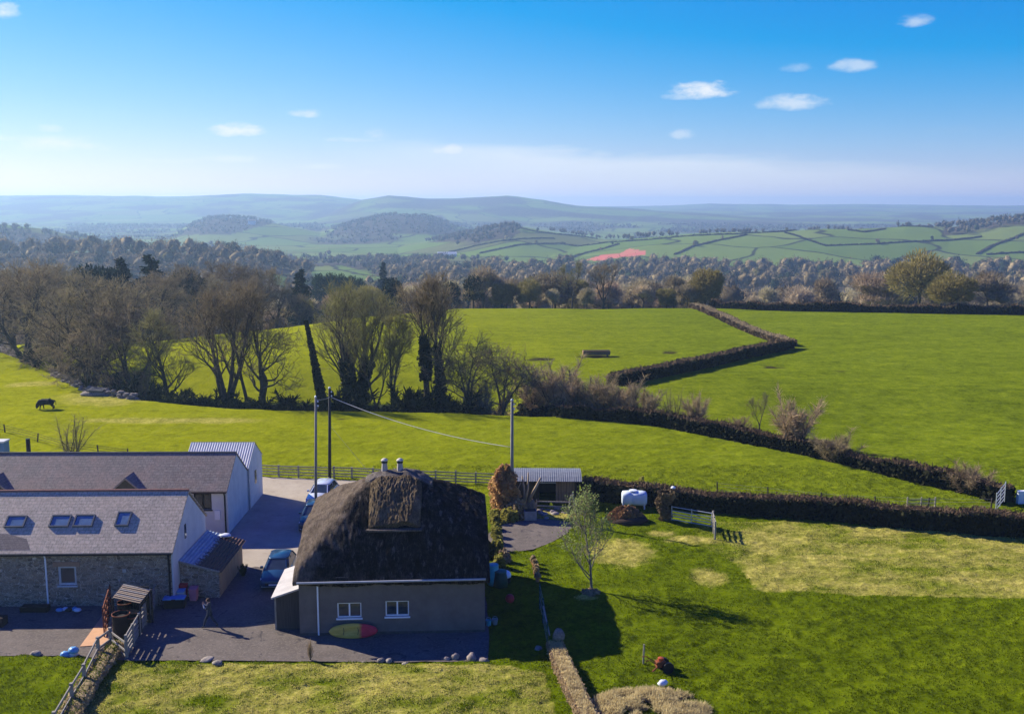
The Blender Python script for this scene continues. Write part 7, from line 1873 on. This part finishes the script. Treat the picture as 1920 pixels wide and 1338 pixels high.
# green posted garden fence, straw bank, straw heap, machine
gq = [Vector((*G(1015, 1172), 0)), Vector((*G(1021, 1190), 0)), Vector((*G(1027, 1214), 0))]
gf = rail_fence([Vector((*G(1012, 1140), 0)), Vector((*G(1018, 1168), 0)), Vector((*G(1026, 1214), 0))], 2.4, 1.5, (.3, .7, 1.1, 1.45), 'green posted wire garden fence in the shadow of the cottage', M['green_plastic'], .09, .014, .014)
MB().beam(gq[0] - gf.location + Vector((.1, -.1, 1.2)), gq[2] - gf.location + Vector((.1, 0, .75)), .06, .10).build('rail', M['grey_wood'], gf)
hedge([(a.x, a.y) for a in flat2((1040, 1216), (1052, 1250), (1072, 1296), (1096, 1344), (1130, 1410))], (.75), .55, 'dry brown grass bank running down the lawn from the green posted fence', .10, 2600, name='straw_bank', side=M['dead_grass'], topm=M['straw'], seed=44, hvar=.5, cat='bank', topfrac=.6)
x, y = G(1035, 1206); put(lump_mesh('b', None, .34, .3, .5, 402, .2, 14), 'stone', M['rubble'], 'pale stone topping the upper end of the dry grass bank', 'stone', x + .35, y - .45, .45, 0, True)
rng = np.random.default_rng(21); hx, hy = G(1215, 1330); n = 30000
a = rng.random(n) * 6.28; rr = np.sqrt(rng.random(n)); ux = np.cos(a) * rr * 2.9; uy = np.sin(a) * rr * 2.0
fm = fbm(ux * .9 + 5, uy * 1.3, 405, 3); kp = fm + .18 * (1 - rr) > .56; ux, uy, rr = ux[kp], uy[kp], rr[kp]; n = len(ux)
zz = .34 * (1 - rr ** 2) * np.clip((fbm(ux * 1.1 + 5, uy * 1.1, 405, 3) - .30) * 2.4, 0, 1.2)
D = np.stack([rng.normal(size=n) * .5 + .35, rng.normal(size=n) * .4 - .1, rng.uniform(.3, 1, n)], -1); D /= np.linalg.norm(D, axis=1)[:, None]
v, f = ribbons(np.stack([ux + hx, uy + hy, zz * .85], -1), D, rng.uniform(.14, .36, n), rng.uniform(.02, .04, n), rng)
o = link_mesh('straw_heap', np_mesh('straw_heap', v, f, M['straw'])); tag(o, 'spread heap of pale straw at the bottom edge of the lawn', 'straw')
x, y = G(1242, 1287); put(lump_mesh('b', None, .28, .2, .2, 403, .35, 14), 'white_bag', M['white_plastic'], 'crumpled white bag lying on the pale straw heap', 'bag', x, y, .12, .5, True)
x, y = G(1240, 1258); o = thing('cultivator', 'small rusty red cultivator with dark wheels abandoned on the lawn', 'cultivator', (x, y, 0), R(15))
MB().box((-.32, -.18, .28), (.18, .2, .62)).build('engine', M['rust'], o, bevel=.05); MB().lathe((-.05, 0, .62), [(.16, 0), (.16, .14), (.05, .18)], 12).build('fuel_tank', simple('faded_red', (.42, .09, .035), (.26, .05, .02), 5, .6), o)
for s_ in (-.3, .3): MB().tube([(.25, s_ - .07, .3), (.25, s_ + .07, .3)], .30, 18).build('wheel', M['black'], o)
for s_ in (-.16, .16): MB().tube([(-.3, s_, .5), (-.75, s_ * 1.5, .8), (-1.0, s_ * 1.7, .82)], .025, 6).build('handlebar', M['rust'], o)
MB().tube([(-.2, 0, .3), (-.5, 0, .05)], .05, 6).build('tine', M['rust'], o); MB().box((-.15, -.28, .2), (.12, .28, .27)).build('chassis', M['black'], o)
x, y = G(1206, 1244); put(MB().beam((0, 0, -.1), (.03, 0, 1.1), .08), 'stake', M['grey_wood'], 'lone grey stake in the lawn beside the rusty cultivator', 'stake', x, y, 0)
x, y = G(1108, 1110); rng = np.random.default_rng(3)
o = link_mesh('leaf_ring', bush(360, .55, .10, 500, M['dead_grass'], 'leaf_ring'), None, (x, y, 0)); tag(o, 'ring of dry mulch round the base of the young lawn tree', 'mulch')

# ------------------------------------------------------------------ grass blades of the near lawns
rng = np.random.default_rng(55); n = 620000
yb = 41 + (92 - 41) * rng.random(n) ** 1.25; xb = rng.uniform(-.56, .56, n) * (yb + 6)
bad = inpoly(xb, yb, YARD) | inpoly(xb, yb, ROAD) | inpoly(xb, yb, PATH)
for (o_, rz_, x0, x1, y0, y1) in [(HO, HR, -2, HW + .2, -.3, HD + .4), (BO, BR, -30, 2.8, 0, 8), (CO, CR, -31, .2, -7, 11), ((x0 if False else -.6, 79.0), 0, 0, 7, 0, 4.5)]:
    lx = (xb - o_[0]) * math.cos(rz_) + (yb - o_[1]) * math.sin(rz_); ly = -(xb - o_[0]) * math.sin(rz_) + (yb - o_[1]) * math.cos(rz_)
    bad |= (lx > x0) & (lx < x1) & (ly > y0) & (ly < y1)
keep = ~bad & (fbm(xb / .55, yb / .5, 11, 3) + .35 * rng.random(n) > .62); xb, yb = xb[keep], yb[keep]; n = len(xb)
zb = H(xb, yb) + (fbm(xb / .55, yb / .5, 11, 3) - .5) * .20 + (fbm(xb / 1.9, yb / 1.7, 23, 3) - .5) * .14
# straw share of the blades follows the ground
jr = np.clip(np.searchsorted(rows, yb), 1, len(rows) - 1); jc = np.clip(((xb / (yb + 64) + .74) / 1.48 * (ncol - 1)).round().astype(int), 0, ncol - 1)
ss_ = straw[jr, jc]
D = np.stack([rng.normal(size=n) * .45, rng.normal(size=n) * .45, np.ones(n)], -1); D /= np.linalg.norm(D, axis=1)[:, None]
v, f = ribbons(np.stack([xb, yb, zb - .02], -1), D, rng.uniform(.05, .13, n), rng.uniform(.03, .06, n), rng)
mi = np.where(rng.random(n) < ss_ * 1.5, 1, 0)
blade_straw = leaf_mat('pale_blade', (.56, .48, .15), (.38, .33, .09), .4, .9, 0, .8)
o = link_mesh('grass', np_mesh('grass', v, f, [M['grass_tuft'], blade_straw], midx=mi)); tag(o, kind='stuff')
print('grass blades', n)
